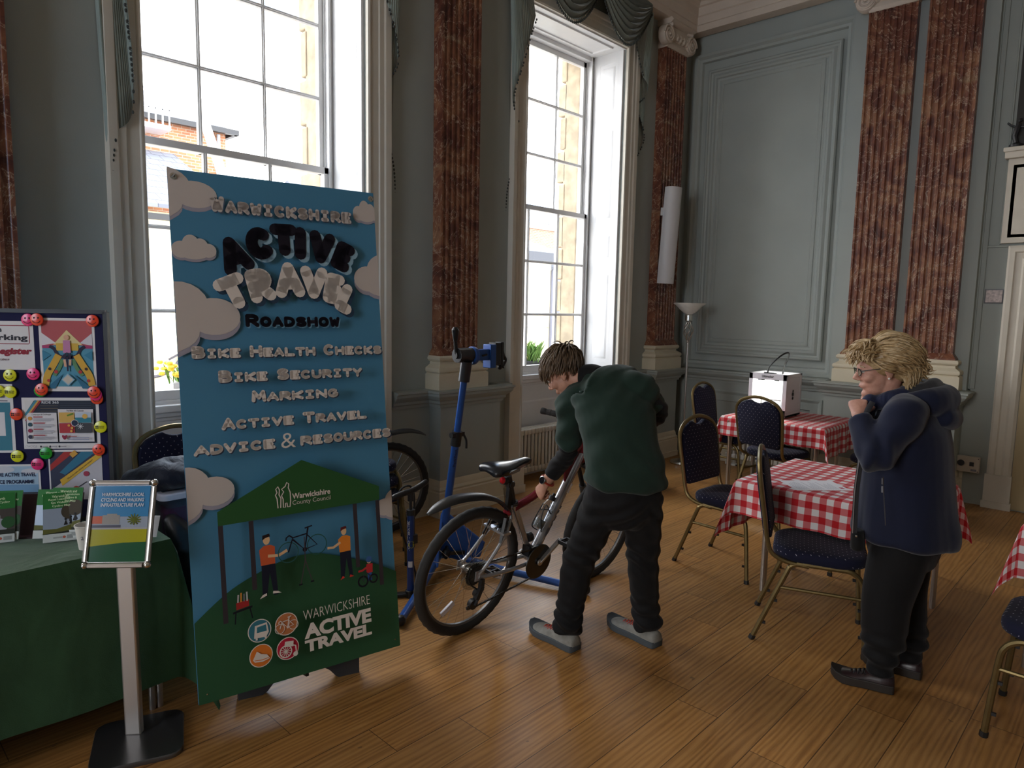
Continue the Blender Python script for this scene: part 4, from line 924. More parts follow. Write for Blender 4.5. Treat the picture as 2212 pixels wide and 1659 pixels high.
for q in ([(.588, .38), (.610, .388), (.600, .396)], [(.630, .384), (.652, .386), (.635, .396)]): A.poly(q, (222, 60, 50))
A.poly([(.715, .35), (.735, .35), (.735, .395), (.715, .395)], (50, 90, 170)); A.poly([(.710, .385), (.740, .385), (.742, .425), (.712, .425)], (200, 50, 56)); A.stroke([(.715, .412), (.69, .40), (.672, .40)], .009, (200, 50, 56)); A.disc(.725, .438, .011, SK); A.disc(.725, .445, .014, (60, 100, 160)); A.ring(.692, .352, .022, .008, NIGHT); A.ring(.742, .356, .018, .007, NIGHT); A.stroke([(.692, .352), (.70, .40), (.74, .356)], .005, (60, 60, 70))
def bike_art(cx, cy, s, c, wheel, t_=.006):
    A.ring(cx-.062*s, cy, .042*s, t_*.7*s, wheel); A.ring(cx+.062*s, cy+.012*s, .042*s, t_*.7*s, wheel)
    A.stroke([(cx-.062*s, cy), (cx-.04*s, cy+.058*s), (cx+.022*s, cy+.066*s)], t_*s, c); A.stroke([(cx-.04*s, cy+.05*s), (cx+.008*s, cy+.0*s), (cx+.026*s, cy+.09*s)], t_*1.3*s, c); A.stroke([(cx+.008*s, cy), (cx+.062*s, cy+.012*s), (cx+.022*s, cy+.06*s)], t_*.8*s, c)
    A.stroke([(cx-.04*s, cy+.058*s), (cx-.055*s, cy+.07*s), (cx-.068*s, cy+.062*s), (cx-.07*s, cy+.05*s)], t_*s, c); A.stroke([(cx+.012*s, cy+.09*s), (cx+.045*s, cy+.096*s)], t_*s, c); A.disc(cx+.008*s, cy, .010*s, c)
bike_art(.43, .545, 1.0, NIGHT, (46, 96, 92))
A.stroke([(.438, .60), (.437, .50), (.412, .40)], .004, (80, 66, 74)); A.stroke([(.437, .50), (.462, .405)], .004, (80, 66, 74)); A.rect(.404, .397, .42, .404, NIGHT); A.rect(.455, .401, .47, .408, NIGHT)
A.poly([(.148, .355), (.198, .362), (.198, .39), (.148, .383)], (170, 44, 44))
for k, c_ in enumerate(((190, 190, 196), (226, 150, 60), (120, 120, 130), (200, 200, 200))): A.stroke([(.155+k*.012, .384), (.158+k*.011, .415+.006*(k % 2))], .006, c_)
A.poly([(.134, .342), (.210, .353), (.210, .361), (.134, .350)], NIGHT); A.stroke([(.145, .345), (.140, .30)], .005, NIGHT); A.stroke([(.200, .352), (.208, .31)], .005, NIGHT)
for x, y, c_ in ((.232, .252, (58, 122, 140)), (.341, .252, (196, 122, 76)), (.232, .150, (232, 128, 48)), (.341, .150, (196, 36, 66))): A.disc(x, y, .047, WHITE); A.disc(x, y, .0435, c_)
A.poly([(.208, .225), (.214, .275), (.262, .28), (.268, .24), (.256, .222)], WHITE); A.poly([(.22, .245), (.222, .268), (.258, .272), (.26, .246)], (58, 122, 140)); A.rect(.214, .216, .222, .226, WHITE); A.rect(.25, .216, .258, .226, WHITE)
bike_art(.341, .238, .46, WHITE, WHITE, .008)
A.poly([(.198, .140), (.215, .172), (.232, .158), (.255, .150), (.266, .132), (.235, .125), (.205, .130)], WHITE); A.stroke([(.205, .137), (.235, .133), (.262, .136)], .003, (232, 128, 48))
A.ring(.331, .140, .024, .005, WHITE)
for k in range(6): A.stroke([(.331-.022*cos(k*pi/6), .140-.022*sin(k*pi/6)), (.331+.022*cos(k*pi/6), .140+.022*sin(k*pi/6))], .0025, WHITE)
A.poly([(.325, .160), (.329, .182), (.365, .178), (.362, .155)], WHITE); A.stroke([(.362, .16), (.372, .156), (.374, .125)], .005, WHITE); A.disc(.370, .122, .010, WHITE)
A.text('WARWICKSHIRE', .411, .250, .713, .291, WHITE, -.012); A.text('ACTIVE', .411, .169, .715, .233, WHITE, .05); A.text('TRAVEL', .411, .113, .714, .164, WHITE, .05)
A.build('printed_artwork', sheet_)
for u_, v_ in ((.028, .03), (.850, .03), (.022, 2.098), (.862, 2.098)):
    p = BO + BU*u_*k_ + BV*v_*k_ - WORLD_AT[ban.name]; b = MB(); b.lathe([(0, 0), (.012, 0), (.013, .003), (.007, .004), (.004, .002), (0, .002)], p, 14, 0, BN); b.bar(p+BN*.004-BU*.006-BV*.006, p+BN*.012+BU*.006+BV*.008, .004); b.build('eyelet_hook', MT['chrome'], ban)
fo = V((1.229, 2.593, 0)); fe = V((1.516, 2.499, 0)); fd = (fe-fo).normalized(); fn = V((fd.y, -fd.x, 0)); FL = .42; fo = fo - fd*.03
pts = [(-.05, 0), (.045, 0)] + [(.045+.02+ (FL-.14)*i/12, .012+.075*sin(pi*i/12)**.7) for i in range(13)] + [(FL-.06, 0), (FL+.03, 0), (FL+.03, .12), (-.05, .12)]
b = MB(); b.poly([fo+fd*x+V((0, 0, z)) for x, z in pts], .03, -fn); 
b.build('stand_foot', plain('charcoal board', (.035, .036, .04), .6), ban, smooth=0, world=True)
b = MB(); m0 = BO+BU*BW*k_*.5; b.bar(m0-BN*.02+V((0, 0, -.02)), m0+BV*BH*k_*.98-BN*.02, .03, .012); b.bar(BO+BU*.03-BN*.02+BV*2.02, BO+BU*.82-BN*.02+BV*2.02, .015); b.build('stand_mast', MT['black'], ban, smooth=0, world=True)

# ---------------------------------------------------------------- long table with green cloth
GREEN = m_cloth('bottle green baize', (.030, .082, .035), .95, .14, 6, 260, .2, folds=5)
table(-1.05, .955, 2.735, 3.47, .697, [(.90, 2.80, 1, 0), (-.95, 2.80, 1, 0), (.90, 3.40, 1, 0), (-.95, 3.40, 1, 0)], 'folding table under the green cloth holding the display board', 'dark green cloth draped over the display table', .50, .565, 11, .35, GREEN, .80, 'green table cover', 'display table')

# ---------------------------------------------------------------- A4 sign stand
ss = thing('sign_stand', 'silver floor stand with a framed local cycling and walking poster', 'sign stand', (.775, 2.61, 0)); rz = radians(-41)
b = MB(); R4 = Matrix.Rotation(rz+.35, 4, 'Z'); ring = [R4 @ V((x, y, 0)) for x, y in rrect(.30, .30, .05, 6)]; b.loft([[p*s+V((0, 0, z)) for p in ring] for s, z in ((1.0, 0), (1, .014), (.985, .018))])
b.build('base_plate', plain('dark steel plate', (.16, .16, .17), .28, .85), ss)
b = MB(); px, py = .0, .045
R3 = Matrix.Rotation(rz, 3, 'Z'); b.bar((px, py, .015), (px-.005, py-.0, .69), .030, .058, 0, R3 @ V((1, 0, 0))); b.build('pole', MT['alu'], ss, smooth=0, bev=.006)
sy, sl = -.714, .304; SU = V((cos(sy), sin(sy), 0)); sn = V((sin(sy), -cos(sy), 0)); SV = V((0, 0, 1))*cos(sl) - sn*sin(sl); SN = SU.cross(SV)
SO = V((.733-.775, 2.644-2.61, .664)) - SU*.12; w_, h_ = .24, .318
b = MB(); b.loft([[SO+SU*x+SV*y-SN*d for x, y in ((.01, .01), (w_-.01, .01), (w_-.01, h_-.01), (.01, h_-.01))] for d in (.012, .001)]); b.build('back_panel', MT['alu'], ss, smooth=0)
def rail(a, c_):
    b = MB(); d_ = (c_-a).normalized(); b.tube([a, c_], .0125, 10, flat=.8); return b
r_ = .013; cs = [SO+SU*r_+SV*r_, SO+SU*(w_-r_)+SV*r_, SO+SU*(w_-r_)+SV*(h_-r_), SO+SU*r_+SV*(h_-r_)]
for i in range(4):
    a, c_ = cs[i], cs[(i+1) % 4]; d_ = (c_-a).normalized(); rail(a+d_*.014, c_-d_*.014).build('snap_rail', MT['alu'], ss)
for i, p in enumerate(cs):
    b = MB(); b.ball(p, .0135, 12); b.build('corner_cap', MT['chrome'], ss)
A = Art(SO+SU*.024+SV*.024+SN*.0015, SU, SV, 1, .0002); pw, ph = w_-.048, h_-.048
m_gl = lambda r, g, b_: (r, g, b_, .12)
A.rect(0, 0, pw, ph, m_gl(40, 88, 60)); A.poly([(0, .055), (0, .115), (pw, .115), (pw, .07), (pw*.6, .068)], m_gl(166, 162, 34)); A.rect(0, .115, pw, .121, m_gl(170, 168, 170)); A.rect(0, .121, pw, .165, m_gl(150, 160, 176)); A.rect(0, .160, pw, ph, m_gl(64, 130, 180))
A.rect(.0, .135, .035, .162, m_gl(196, 96, 66)); A.rect(.035, .132, .095, .165, m_gl(150, 146, 142)); A.rect(.05, .16, .085, .170, m_gl(150, 146, 142)); A.rect(.0, .121, .1, .130, m_gl(90, 90, 104))
for k in range(12): A.stroke([(.145, .148), (.145+.024*cos(k*pi/6), .150+.02*sin(k*pi/6))], .004, m_gl(96, 104, 40))
for k, t_ in enumerate(('WARWICKSHIRE LOCAL', 'CYCLING AND WALKING', 'INFRASTRUCTURE PLAN')): A.text(t_, .026, .232-k*.0185, pw-.018, .245-k*.0185, m_gl(196, 204, 214), .03, shear=.1)
A.build('poster', ss)

# ---------------------------------------------------------------- pinboard with posters and badges
ba = radians(-38); PU = V((cos(ba), sin(ba), 0)); PN = V((sin(ba), -cos(ba), 0)); PV = V((0, 0, 1))
pb = thing('display_board', 'navy felt display board with a black frame standing on the green table', 'display board', (.872, 3.135, .70)); L_ = .66
b = MB(); b.loft([[PU*x+PV*z-PN*d for x, z in ((-L_, .004), (-.012, .004), (-.012, .862), (-L_, .862))] for d in (.022, .006)]); b.build('felt_panel', plain('navy felt', (.012, .012, .06), .95), pb, smooth=0)
for a, c_ in (((-L_, .868), (0, .868)), ((0, .868), (0, 0)), ((0, .006), (-L_, .006))):
    b = MB(); b.bar(PU*a[0]+PV*a[1]-PN*.012, PU*c_[0]+PV*c_[1]-PN*.012, .026, .016, 0, PN.cross(PU*(c_[0]-a[0])+PV*(c_[1]-a[1])) ); b.build('frame_rail', MT['black'], pb, smooth=0)
def poster(x0, z0, x1, z1, label, draw, name='poster', group='posters on the display board', t_=.0012):
    o = thing(name, label, 'poster', V((.872, 3.135, .70)) + PU*x0 + PV*z0 - PN*.0045, 0, group) if False else None
    org = V((.872, 3.135, .70)) + PU*x0 + PV*z0 - PN*.005
    A = Art((0, 0, 0), PU, PV, 1, .0003); w_, h_ = x1-x0, z1-z0; A.rect(0, 0, w_, h_, (228, 222, 222)); 
    A.b.add([A.P(x, y, -.0005) for x, y in ((0, 0), (w_, 0), (w_, h_), (0, h_))], [(3, 2, 1, 0)], 0)
    draw(A, w_, h_); o = A.build(name, None); o.location = org; tag(o, label, 'poster', group); return o
def d_reg(A, w, h):
    MR, DK = (150, 34, 52), (44, 40, 50)
    A.stroke([(.0, .105), (w-.02, .105), (w-.016, .109), (w-.016, h-.022), (w-.02, h-.018), (0, h-.018)], .003, MR)
    A.text('e', w-.130, .152, w-.116, .167, DK, .03); A.text('rking', w-.130, .112, w-.022, .142, DK, .03); A.text('egister', w-.128, .055, w-.010, .088, MR, .05, shear=.2); A.text('tabase', w-.128, .038, w-.094, .048, (120, 80, 90))
poster(-.50, .630, -.272, .826, 'white cycle marking register poster cut off at the left edge', d_reg)
def d_art(A, w, h):
    m = .010; A.rect(m, .02, w-m, h-m, (84, 150, 176)); A.poly([(m, h*.63), (w-m, h*.63), (w-m, h-m), (m, h-m)], (186, 88, 92))
    A.poly([(m, h*.80), (m, h*.63), (w*.3, h*.66)], (226, 220, 224)); A.poly([(w-m, h*.80), (w-m, h*.63), (w*.72, h*.66)], (214, 208, 214))
    A.rect(m, h*.59, w*.2, h*.63, (176, 60, 110)); A.rect(w*.8, h*.59, w-m, h*.63, (176, 60, 110)); A.poly([(w*.25, h*.64), (w*.5, h*.84), (w*.77, h*.64)], (226, 206, 150)); A.rect(w*.30, h*.56, w*.7, h*.66, (216, 176, 70))
    A.stroke(spline([(w*.18, h*.62), (w*.26, h*.58), (w*.34, h*.49), (w*.5, h*.465), (w*.66, h*.49), (w*.74, h*.58), (w*.82, h*.62)], 6), .012, (40, 30, 58))
    for sx in (-1, 1):
        c0 = w*.5; A.stroke(spline([(c0+sx*w*.16, h*.5), (c0+sx*w*.27, h*.36), (c0+sx*w*.38, h*.22), (c0+sx*w*.42, h*.08)], 5), .026, (216, 168, 62)); A.stroke(spline([(c0+sx*w*.10, h*.44), (c0+sx*w*.16, h*.32), (c0+sx*w*.26, h*.22)], 5), .014, (96, 140, 96)); A.poly([(c0+sx*w*.45, h*.56), (c0+sx*w*.30, h*.50), (c0+sx*w*.45, h*.42)], (58, 130, 160))
        A.poly([(c0+sx*w*.10, h*.24), (c0+sx*w*.42, h*.04), (c0+sx*w*.25, h*.04)], (46, 108, 140)); A.disc(c0+sx*w*.33, h*.31, .006, (60, 40, 40)); A.disc(c0+sx*w*.22, h*.27, .007, (190, 60, 60)); A.disc(c0+sx*w*.36, h*.15, .006, (190, 60, 60))
    A.poly([(w*.43, h*.53), (w*.57, h*.53), (w*.56, h*.70), (w*.44, h*.70)], (196, 130, 170)); A.disc(w*.5, h*.74, .010, (222, 170, 140)); A.poly([(w*.42, h*.50), (w*.50, h*.54), (w*.46, h*.42)], (40, 30, 58)); A.poly([(w*.58, h*.50), (w*.50, h*.54), (w*.55, h*.42)], (40, 30, 58)); A.stroke([(w*.45, h*.44), (w*.465, h*.34)], .009, (222, 170, 140)); A.stroke([(w*.555, h*.44), (w*.545, h*.36)], .009, (222, 170, 140)); A.stroke([(w*.5, h*.48), (w*.505, h*.28)], .006, (40, 30, 58))
    A.poly([(w*.5, h*.08), (w*.62, h*.165), (w*.5, h*.25), (w*.38, h*.165)], (150, 186, 206)); A.poly([(w*.5, h*.10), (w*.595, h*.165), (w*.5, h*.23), (w*.405, h*.165)], (206, 196, 182)); A.text('DRIVE FOR TRAVEL' if False else 'on two wheels', w*.2, h*.88, w*.85, h*.93, (214, 160, 100), .02) if False else None
poster(-.252, .543, -.043, .841, 'colourful illustrated cyclist poster at the top right of the board', d_art)
def d_ride(A, w, h):
    m = .012; A.rect(m, m*1.9, w-m, h-m, (40, 46, 62)); A.poly([(m, h-m), (m, h*.70), (w*.16, h-m)], (222, 216, 214)); A.stroke([(m, h*.66), (w*.19, h-m)], .010, (70, 140, 160)); A.stroke([(m, h*.60), (w*.22, h-m)], .006, (216, 160, 76)); A.stroke([(m, h*.55), (w*.25, h-m)], .006, (160, 50, 60))
    A.text('RIDE 365', w*.26, h*.885, w*.48, h*.935, (214, 214, 220), .02)
    for k in range(4): A.rect(w*.24+(k == 3)*.04, h*.84-k*.011, w*.47, h*.848-k*.011, (120, 104, 84))
    for k in range(6): A.rect(w*.50, h*.935-k*.009, w*.9, h*.943-k*.009, (74, 82, 100))
    A.poly([(w*.06, h*.14), (w*.45, h*.14), (w*.45, h*.71), (w*.09, h*.71), (w*.06, h*.66)], (226, 220, 222)); A.rect(w*.47, h*.14, w*.93, h*.78, (226, 220, 222))
    A.text('Campaigns & Challenges', w*.13, h*.655, w*.38, h*.69, (50, 46, 60)); A.text('The Ride 365 Calendar', w*.58, h*.735, w*.81, h*.765, (50, 46, 60), .01)
    for k, (c_, t_) in enumerate((((222, 150, 60), 'Bikeability'), ((50, 84, 100), 'The Roadshow'), ((150, 52, 80), 'Local Rides'), ((50, 50, 76), 'Winter Wheels'))):
        y = h*.60-k*h*.118; A.disc(w*.105, y, .008, c_); A.rect(w*.15, y+.004, w*.15+w*(.12+.03*(k % 2)), y+.0085, (170, 70, 76))
        for j in range(3): A.rect(w*.15, y-.002-j*.0048, w*(.42-.04*(j == 2)), y-j*.0048, (150, 146, 156))
    A.rect(w*.49, h*.52, w*.69, h*.72, (222, 176, 92)); A.rect(w*.70, h*.62, w*.91, h*.72, (196, 206, 220)); A.rect(w*.70, h*.52, w*.91, h*.62, (50, 130, 150)); A.rect(w*.49, h*.32, w*.69, h*.51, (186, 58, 64)); A.rect(w*.70, h*.32, w*.91, h*.51, (70, 70, 76)); A.disc(w*.83, h*.645, .010, (230, 180, 90)); A.stroke([(w*.60, h*.66), (w*.68, h*.70)], .006, (96, 140, 50)); A.disc(w*.695, h*.515, .014, (226, 220, 222)); A.disc(w*.695, h*.515, .012, (40, 50, 74))
    for k in range(4): A.stroke([(w*.77-.012*cos(k*pi/4), h*.45-.012*sin(k*pi/4)), (w*.77+.012*cos(k*pi/4), h*.45+.012*sin(k*pi/4))], .002, (220, 220, 226))
    for x, y in ((.62, .47), (.66, .42), (.65, .36)): A.disc(w*x, h*y, .005, (226, 170, 76))
    A.poly(spline([(w*.56, h*.19), (w*.525, h*.25), (w*.535, h*.285), (w*.56, h*.27), (w*.585, h*.285), (w*.595, h*.25)], 4, True), (150, 40, 66))
    for j in range(3): A.rect(w*.61, h*(.25-.03*j), w*(.72 if j == 0 else .88), h*(.262-.03*j), (170, 70, 76) if j == 0 else (120, 130, 170))
    A.text('LTWCYCLE', w*.05, h*.045, w*.20, h*.085, (150, 146, 156)); 
    for k in range(3): A.disc(w*(.25+.12*k), h*.062, .004, (60, 56, 66)); A.rect(w*(.27+.12*k), h*.055, w*(.34+.12*k), h*.068, (150, 146, 156))
poster(-.331, .305, -.040, .517, 'landscape Ride 365 campaign poster in the middle of the board', d_ride)
def d_teal(A, w, h):
    A.rect(0, .01, w-.012, h-.075, (62, 126, 146)); A.rect(0, .07, w-.034, h-.115, (226, 220, 222)); A.rect(0, h-.07, w-.02, h-.066, (120, 116, 124)); A.rect(0, h-.055, w-.03, h-.051, (120, 116, 124)); A.rect(0, h-.03, w-.05, h-.024, (60, 56, 66))
poster(-.52, .290, -.362, .572, 'teal edged poster half out of view at the left', d_teal)
def d_pencil(A, w, h):
    A.rect(.006, 0, w, h-.008, (196, 190, 196)); A.poly([(.006, h-.008), (w, h-.008), (w, h*.92), (.006, h*.20)], (58, 62, 84)); A.poly([(.006, h*.70), (.006, h*.58), (w*.5, h-.008), (w*.30, h-.008)], (176, 52, 50)); A.poly([(w*.2, h*.55), (w*.62, h-.008), (w*.9, h-.008), (w*.3, h*.5)], (54, 118, 146)); A.poly([(w*.20, h*.40), (w*.24, h*.28), (w, h*.86), (w, h*.98)], (222, 176, 62)); A.text('Want to make biking even better?', w*.27, h*.585, w*.90, h*.625, (70, 60, 50), .01, radians(39)); A.disc(w*.5, h*.22, .012, (176, 70, 60)); A.disc(w*.42, h*.13, .011, (176, 70, 60)); A.disc(w*.70, h*.52, .011, (170, 60, 80)); A.stroke([(w*.43, h*.88), (w*.53, h*.96)], .02, (214, 160, 70)); A.stroke([(w*.55, h*.26), (w*.70, h*.36)], .003, (60, 60, 70))
poster(-.243, .090, -.038, .300, 'poster of giant pencils with small riders low on the board', d_pencil)
def d_act(A, w, h):
    A.rect(0, 0, w-.008, h-.008, (120, 160, 196)); A.rect(0, h*.60, w-.008, h-.008, (168, 192, 212)); A.disc(w*.4, h*.9, .05, (208, 206, 212), .015); A.disc(w*.85, h*.86, .035, (208, 206, 212), .012); A.rect(0, 0, w-.008, h*.45, (54, 60, 70)); A.text('RE ACTIVE TRAVEL', w-.155, h-.050, w-.016, h-.034, (36, 44, 76), .03); A.text('CE PROGRAMME', w-.155, h-.080, w-.024, h-.064, (36, 44, 76), .03)
poster(-.52, .03, -.276, .241, 'pale blue active travel programme poster cut off at the left edge', d_act)
# badges
def badge(x, z, col, face, label, off=0, rot=0):
    org = V((.872, 3.135, .70)) + PU*x + PV*z - PN*(.0035-off) + PN*.004; b = MB(); m = [plain('badge %s' % col[0], srgb(*col[1]), .25, spec=.6), MT['black']]
    b.lathe([(0, 0), (.0235, 0), (.025, .002), (.0235, .0045), (.014, .0065), (0, .007)], (0, 0, 0), 24, 0, PN)
    A = Art(PN*.0078, PU, PV, 1, .0001)
    if face == 'smile':
        for sx in (-1, 1): A.disc(sx*.0075, .007, .0026, (30, 20, 20), .0042, 10)
        A.stroke([(.0155*cos(a), .001+.0145*sin(a)) for a in [radians(200+14*i) for i in range(11)]], .0018, (30, 20, 20))
    else:
        for dx, dy in ((0, 0), (.007, 0), (0, .007), (.007, .007)): A.disc(-.015+dx, -.003+dy, .003, (30, 26, 20), n=10)
        A.text('ACTIVE', -.003, .0008, .016, .0055, (40, 34, 20), .02); A.text('TRAVEL', -.003, -.0055, .016, -.0008, (40, 34, 20), .02)
    o = b.build('badge', m[0], None); o.location = org; f = A.build('print', o); tag(o, label, 'badge', 'button badges pinned on the display board')
RED, YEL, PNK, GRN = ('red', (238, 70, 36)), ('yellow', (226, 222, 30)), ('pink', (240, 48, 120)), ('green', (30, 160, 40))
badge(-.286, .832, PNK, 'smile', 'pink smiley badge at the top left of the cyclist poster'); badge(-.250, .834, RED, 'smile', 'orange red smiley badge overlapping a pink one at the top', .006); badge(-.046, .832, RED, 'smile', 'orange red smiley badge at the top right corner of the board')
badge(-.364, .608, YEL, 'smile', 'yellow smiley badge below the register poster'); badge(-.278, .614, PNK, 'smile', 'pink smiley badge below the register poster'); badge(-.41, .544, YEL, 'logo', 'yellow badge cut off at the left edge of the view'); badge(-.367, .541, YEL, 'logo', 'yellow lettered badge above the teal poster')
badge(-.254, .546, GRN, 'plain logo', 'green badge tucked under an orange red smiley'); badge(-.247, .552, RED, 'smile', 'orange red smiley badge at the lower left of the cyclist poster', .006)
badge(-.043, .515, RED, 'smile', 'lowest of three badges overlapping beside the cyclist poster'); badge(-.045, .531, PNK, 'smile', 'pink badge sandwiched between two orange red ones', .005); badge(-.049, .542, RED, 'smile', 'topmost of three badges overlapping beside the cyclist poster', .010)
badge(-.349, .450, RED, 'logo', 'orange red lettered badge left of the Ride 365 poster'); badge(-.034, .396, YEL, 'logo', 'yellow lettered badge on the right frame of the board'); badge(-.045, .300, RED, 'smile', 'orange red smiley badge at the lower right of the Ride 365 poster'); badge(-.355, .277, YEL, 'logo', 'yellow lettered badge below the teal poster'); badge(-.247, .288, GRN, 'logo', 'green lettered badge under the Ride 365 poster'); badge(-.281, .243, PNK, 'logo', 'pink lettered badge on the corner of the blue programme poster')

# ---------------------------------------------------------------- leaflets leaning in front of the board
def leaflet(x, y, an, lean, w, h, dz, kind, label):
    U_ = V((cos(an), sin(an), 0)); n_ = V((sin(an), -cos(an), 0)); V_ = V((0, 0, 1))*cos(lean) - n_*sin(lean); A = Art((0, 0, 0), U_, V_, 1, .0003)
    A.rect(0, 0, w, h, (190, 196, 192)); A.b.add([A.P(a, c_, -.004) for a, c_ in ((0, 0), (w, 0), (w, h), (0, h))], [(3, 2, 1, 0)], 0)
    A.rect(0, .028, w, h*.70, (74, 66, 62) if kind == 'k' else (150, 160, 176)); A.rect(0, h*.68, w, h, (42, 116, 50))
    if kind == 'k':
        A.disc(w*.35, h*.52, .03, (140, 138, 140), .02, clip=(0, w)); A.disc(w*.55, h*.34, .03, (160, 160, 170), .028, clip=(0, w)); A.rect(0, .028, w, h*.26, (40, 44, 36)); A.disc(w*.82, h*.40, .022, (40, 84, 44), clip=(0, w))
        for k, t_ in enumerate(('Kenilworth', 'Walking & Cycling', 'Map')): ww = (.052, .082, .022)[k]; A.text(t_, w/2-ww/2, h*.86-k*.0145, w/2+ww/2, h*.86+.011-k*.0145, (206, 226, 180), .02)
    else:
        A.poly([(0, .028), (w, .028), (w, h*.36), (w*.4, h*.26), (0, h*.27)], (96, 96, 40)); A.poly([(0, .028), (w, .028), (w, h*.22), (0, h*.17)], (34, 40, 26)); A.disc(w*.8, h*.60, .03, (70, 60, 46), .03, clip=(0, w)); A.poly([(w*.60, h*.32), (w*.66, h*.43), (w*.72, h*.33)], (26, 24, 28)); A.poly([(w*.76, h*.34), (w*.82, h*.47), (w*.92, h*.38), (w*.86, h*.34)], (26, 24, 28)); A.disc(w*.66, h*.445, .004, (26, 24, 28)); A.disc(w*.82, h*.48, .004, (26, 24, 28))
        for k, t_ in enumerate(('Warwick and', 'Royal Leamington', 'Spa Walking &', 'Cycling Map')): ww = (.060, .082, .066, .058)[k]; A.text(t_, w/2-ww/2+.004, h*.90-k*.0125, w/2+ww/2+.004, h*.90+.010-k*.0125, (206, 226, 180), .02)
    A.rect(0, 0, w, .030, (196, 200, 198)); A.disc(w*.62, .015, .005, (176, 90, 70)); A.rect(w*.70, .008, w*.92, .022, (150, 154, 152)); A.rect(w*.30, .012, w*.55, .018, (160, 164, 162))
    o = A.build('leaflet', None); o.location = (x, y, .703+dz); tag(o, label, 'leaflet', 'walking and cycling maps on the green table')
lh = thing('leaflet_rack', 'dark acrylic rack behind the fanned map leaflets', 'rack', (.60, 3.06, .70))
an = radians(-36); U_ = V((cos(an), sin(an), 0)); n_ = V((sin(an), -cos(an), 0)); b = MB(); b.loft([[U_*x + V((0, 0, z)) - n_*(.035+z*.36+d) for x, z in ((-.24, .0), (.12, .0), (.12, .155), (-.24, .155))] for d in (0, .004)]); b.loft([[U_*x + V((0, 0, z)) - n_*y for x, y in ((-.24, .01), (.12, .01), (.12, .045), (-.24, .045))] for z in (.0, .006)]); b.build('rack_body', plain('smoked acrylic', (.05, .025, .028), .25), lh, smooth=0)
leaflet(.445, 3.150, radians(-34), .33, .105, .185, .004, 'k', 'rear Kenilworth walking and cycling map, peeping out behind another'); leaflet(.412, 3.128, radians(-20), .35, .115, .185, 0, 'k', 'front Kenilworth walking and cycling map leaning on the rack')
leaflet(.572, 3.058, radians(-40), .30, .11, .185, .006, 'w', 'left rear Warwick and Leamington cycling map'); leaflet(.612, 3.022, radians(-40), .30, .11, .19, .008, 'w', 'right rear Warwick and Leamington cycling map'); leaflet(.590, 2.992, radians(-19), .36, .11, .185, 0, 'w', 'front Warwick and Leamington cycling map leaning out of the fan')
cp = thing('paper_cup', 'white paper cup with handwriting behind the sign frame', 'cup', (.695, 2.83, .702))
b = MB(); b.lathe([(.0, 0), (.027, 0), (.0375, .085), (.0395, .087), (.0395, .091), (.036, .091), (.0255, .004), (0, .004)], n=28); b.build('cup_wall', plain('off white card', (.62, .58, .52), .6), cp)
A = Art((-.022, -.026, .040), V((.79, -.62, 0)), V((0, 0, 1)), 1, .001); A.stroke(spline([(-.004, .012), (.002, .014), (.001, .006), (-.003, .003), (.006, .003)], 4), .0016, (60, 50, 90)); A.stroke(spline([(.018, .012), (.012, .012), (.010, .005), (.018, .004)], 4), .0016, (60, 50, 90)); A.build('handwriting', cp)
b = MB(); U_ = V((.80, -.60, 0)); n_ = V((-.60, -.80, 0)); pts = [(-.065, 0), (.02, .0), (.03, .078), (-.05, .082)]; b.poly([U_*x+V((0, 0, z))-n_*(z*.25) for x, z in pts], .002, -n_); o = b.build('card', MT['paper'], None, smooth=0); o.location = (.905, 2.80, .702); tag(o, 'small blank white card propped at the table corner', 'card')

# ---------------------------------------------------------------- boxes and coats behind the table
CLR = m_glass('clear polypropylene', (.93, .93, .97))
def crate(z0, h, label, fill):
    t = thing('storage_box', label, 'storage box', (1.23, 3.20, z0), 0, 'clear storage boxes stacked behind the table'); w, d = .37, .25
    b = MB(); rg = rrect(w, d, .03, 4); b.loft([[(x*s, y*s, z) for x, y in rg] for s, z in ((.92, 0), (1, h-.045), (1.02, h-.045), (1.02, h-.03), (.985, h-.03), (.985, h-.05), (.90, .006))], 0, True); b.build('tub', CLR, t)
    b = MB(); b.loft([[(x*s, y*s, z) for x, y in rg] for s, z in ((1.04, h-.028), (1.04, h-.006), (1.0, h), (.9, h), (.88, h-.006))], 0, True); b.build('lid', plain('frosted white lid', (.56, .55, .62), .4), t)
    b = MB(); b.loft([[(x*s, y*s, z) for x, y in rg] for s, z in ((.86, .01), (.93, h-.09), (.85, h-.07))]); b.build('contents', fill, t)
crate(0, .40, 'lower clear storage box standing on the floor behind the table', plain('grey goods', (.12, .11, .13), .8)); crate(.40, .385, 'upper clear storage box with dark purple goods inside', m_cloth('purple goods', (.075, .022, .055), .8, .4, 9))
tb = thing('white_tub', 'translucent white tub on the storage box beside the coat', 'tub', (1.315, 3.21, .787)); b = MB(); rg = rrect(.17, .15, .03, 4); b.loft([[(x*s, y*s, z) for x, y in rg] for s, z in ((.82, 0), (1, .12), (1.08, .12), (1.08, .135), (.98, .135), (.8, .005))]); b.build('tub_body', plain('milky plastic', (.62, .62, .72), .35), tb)
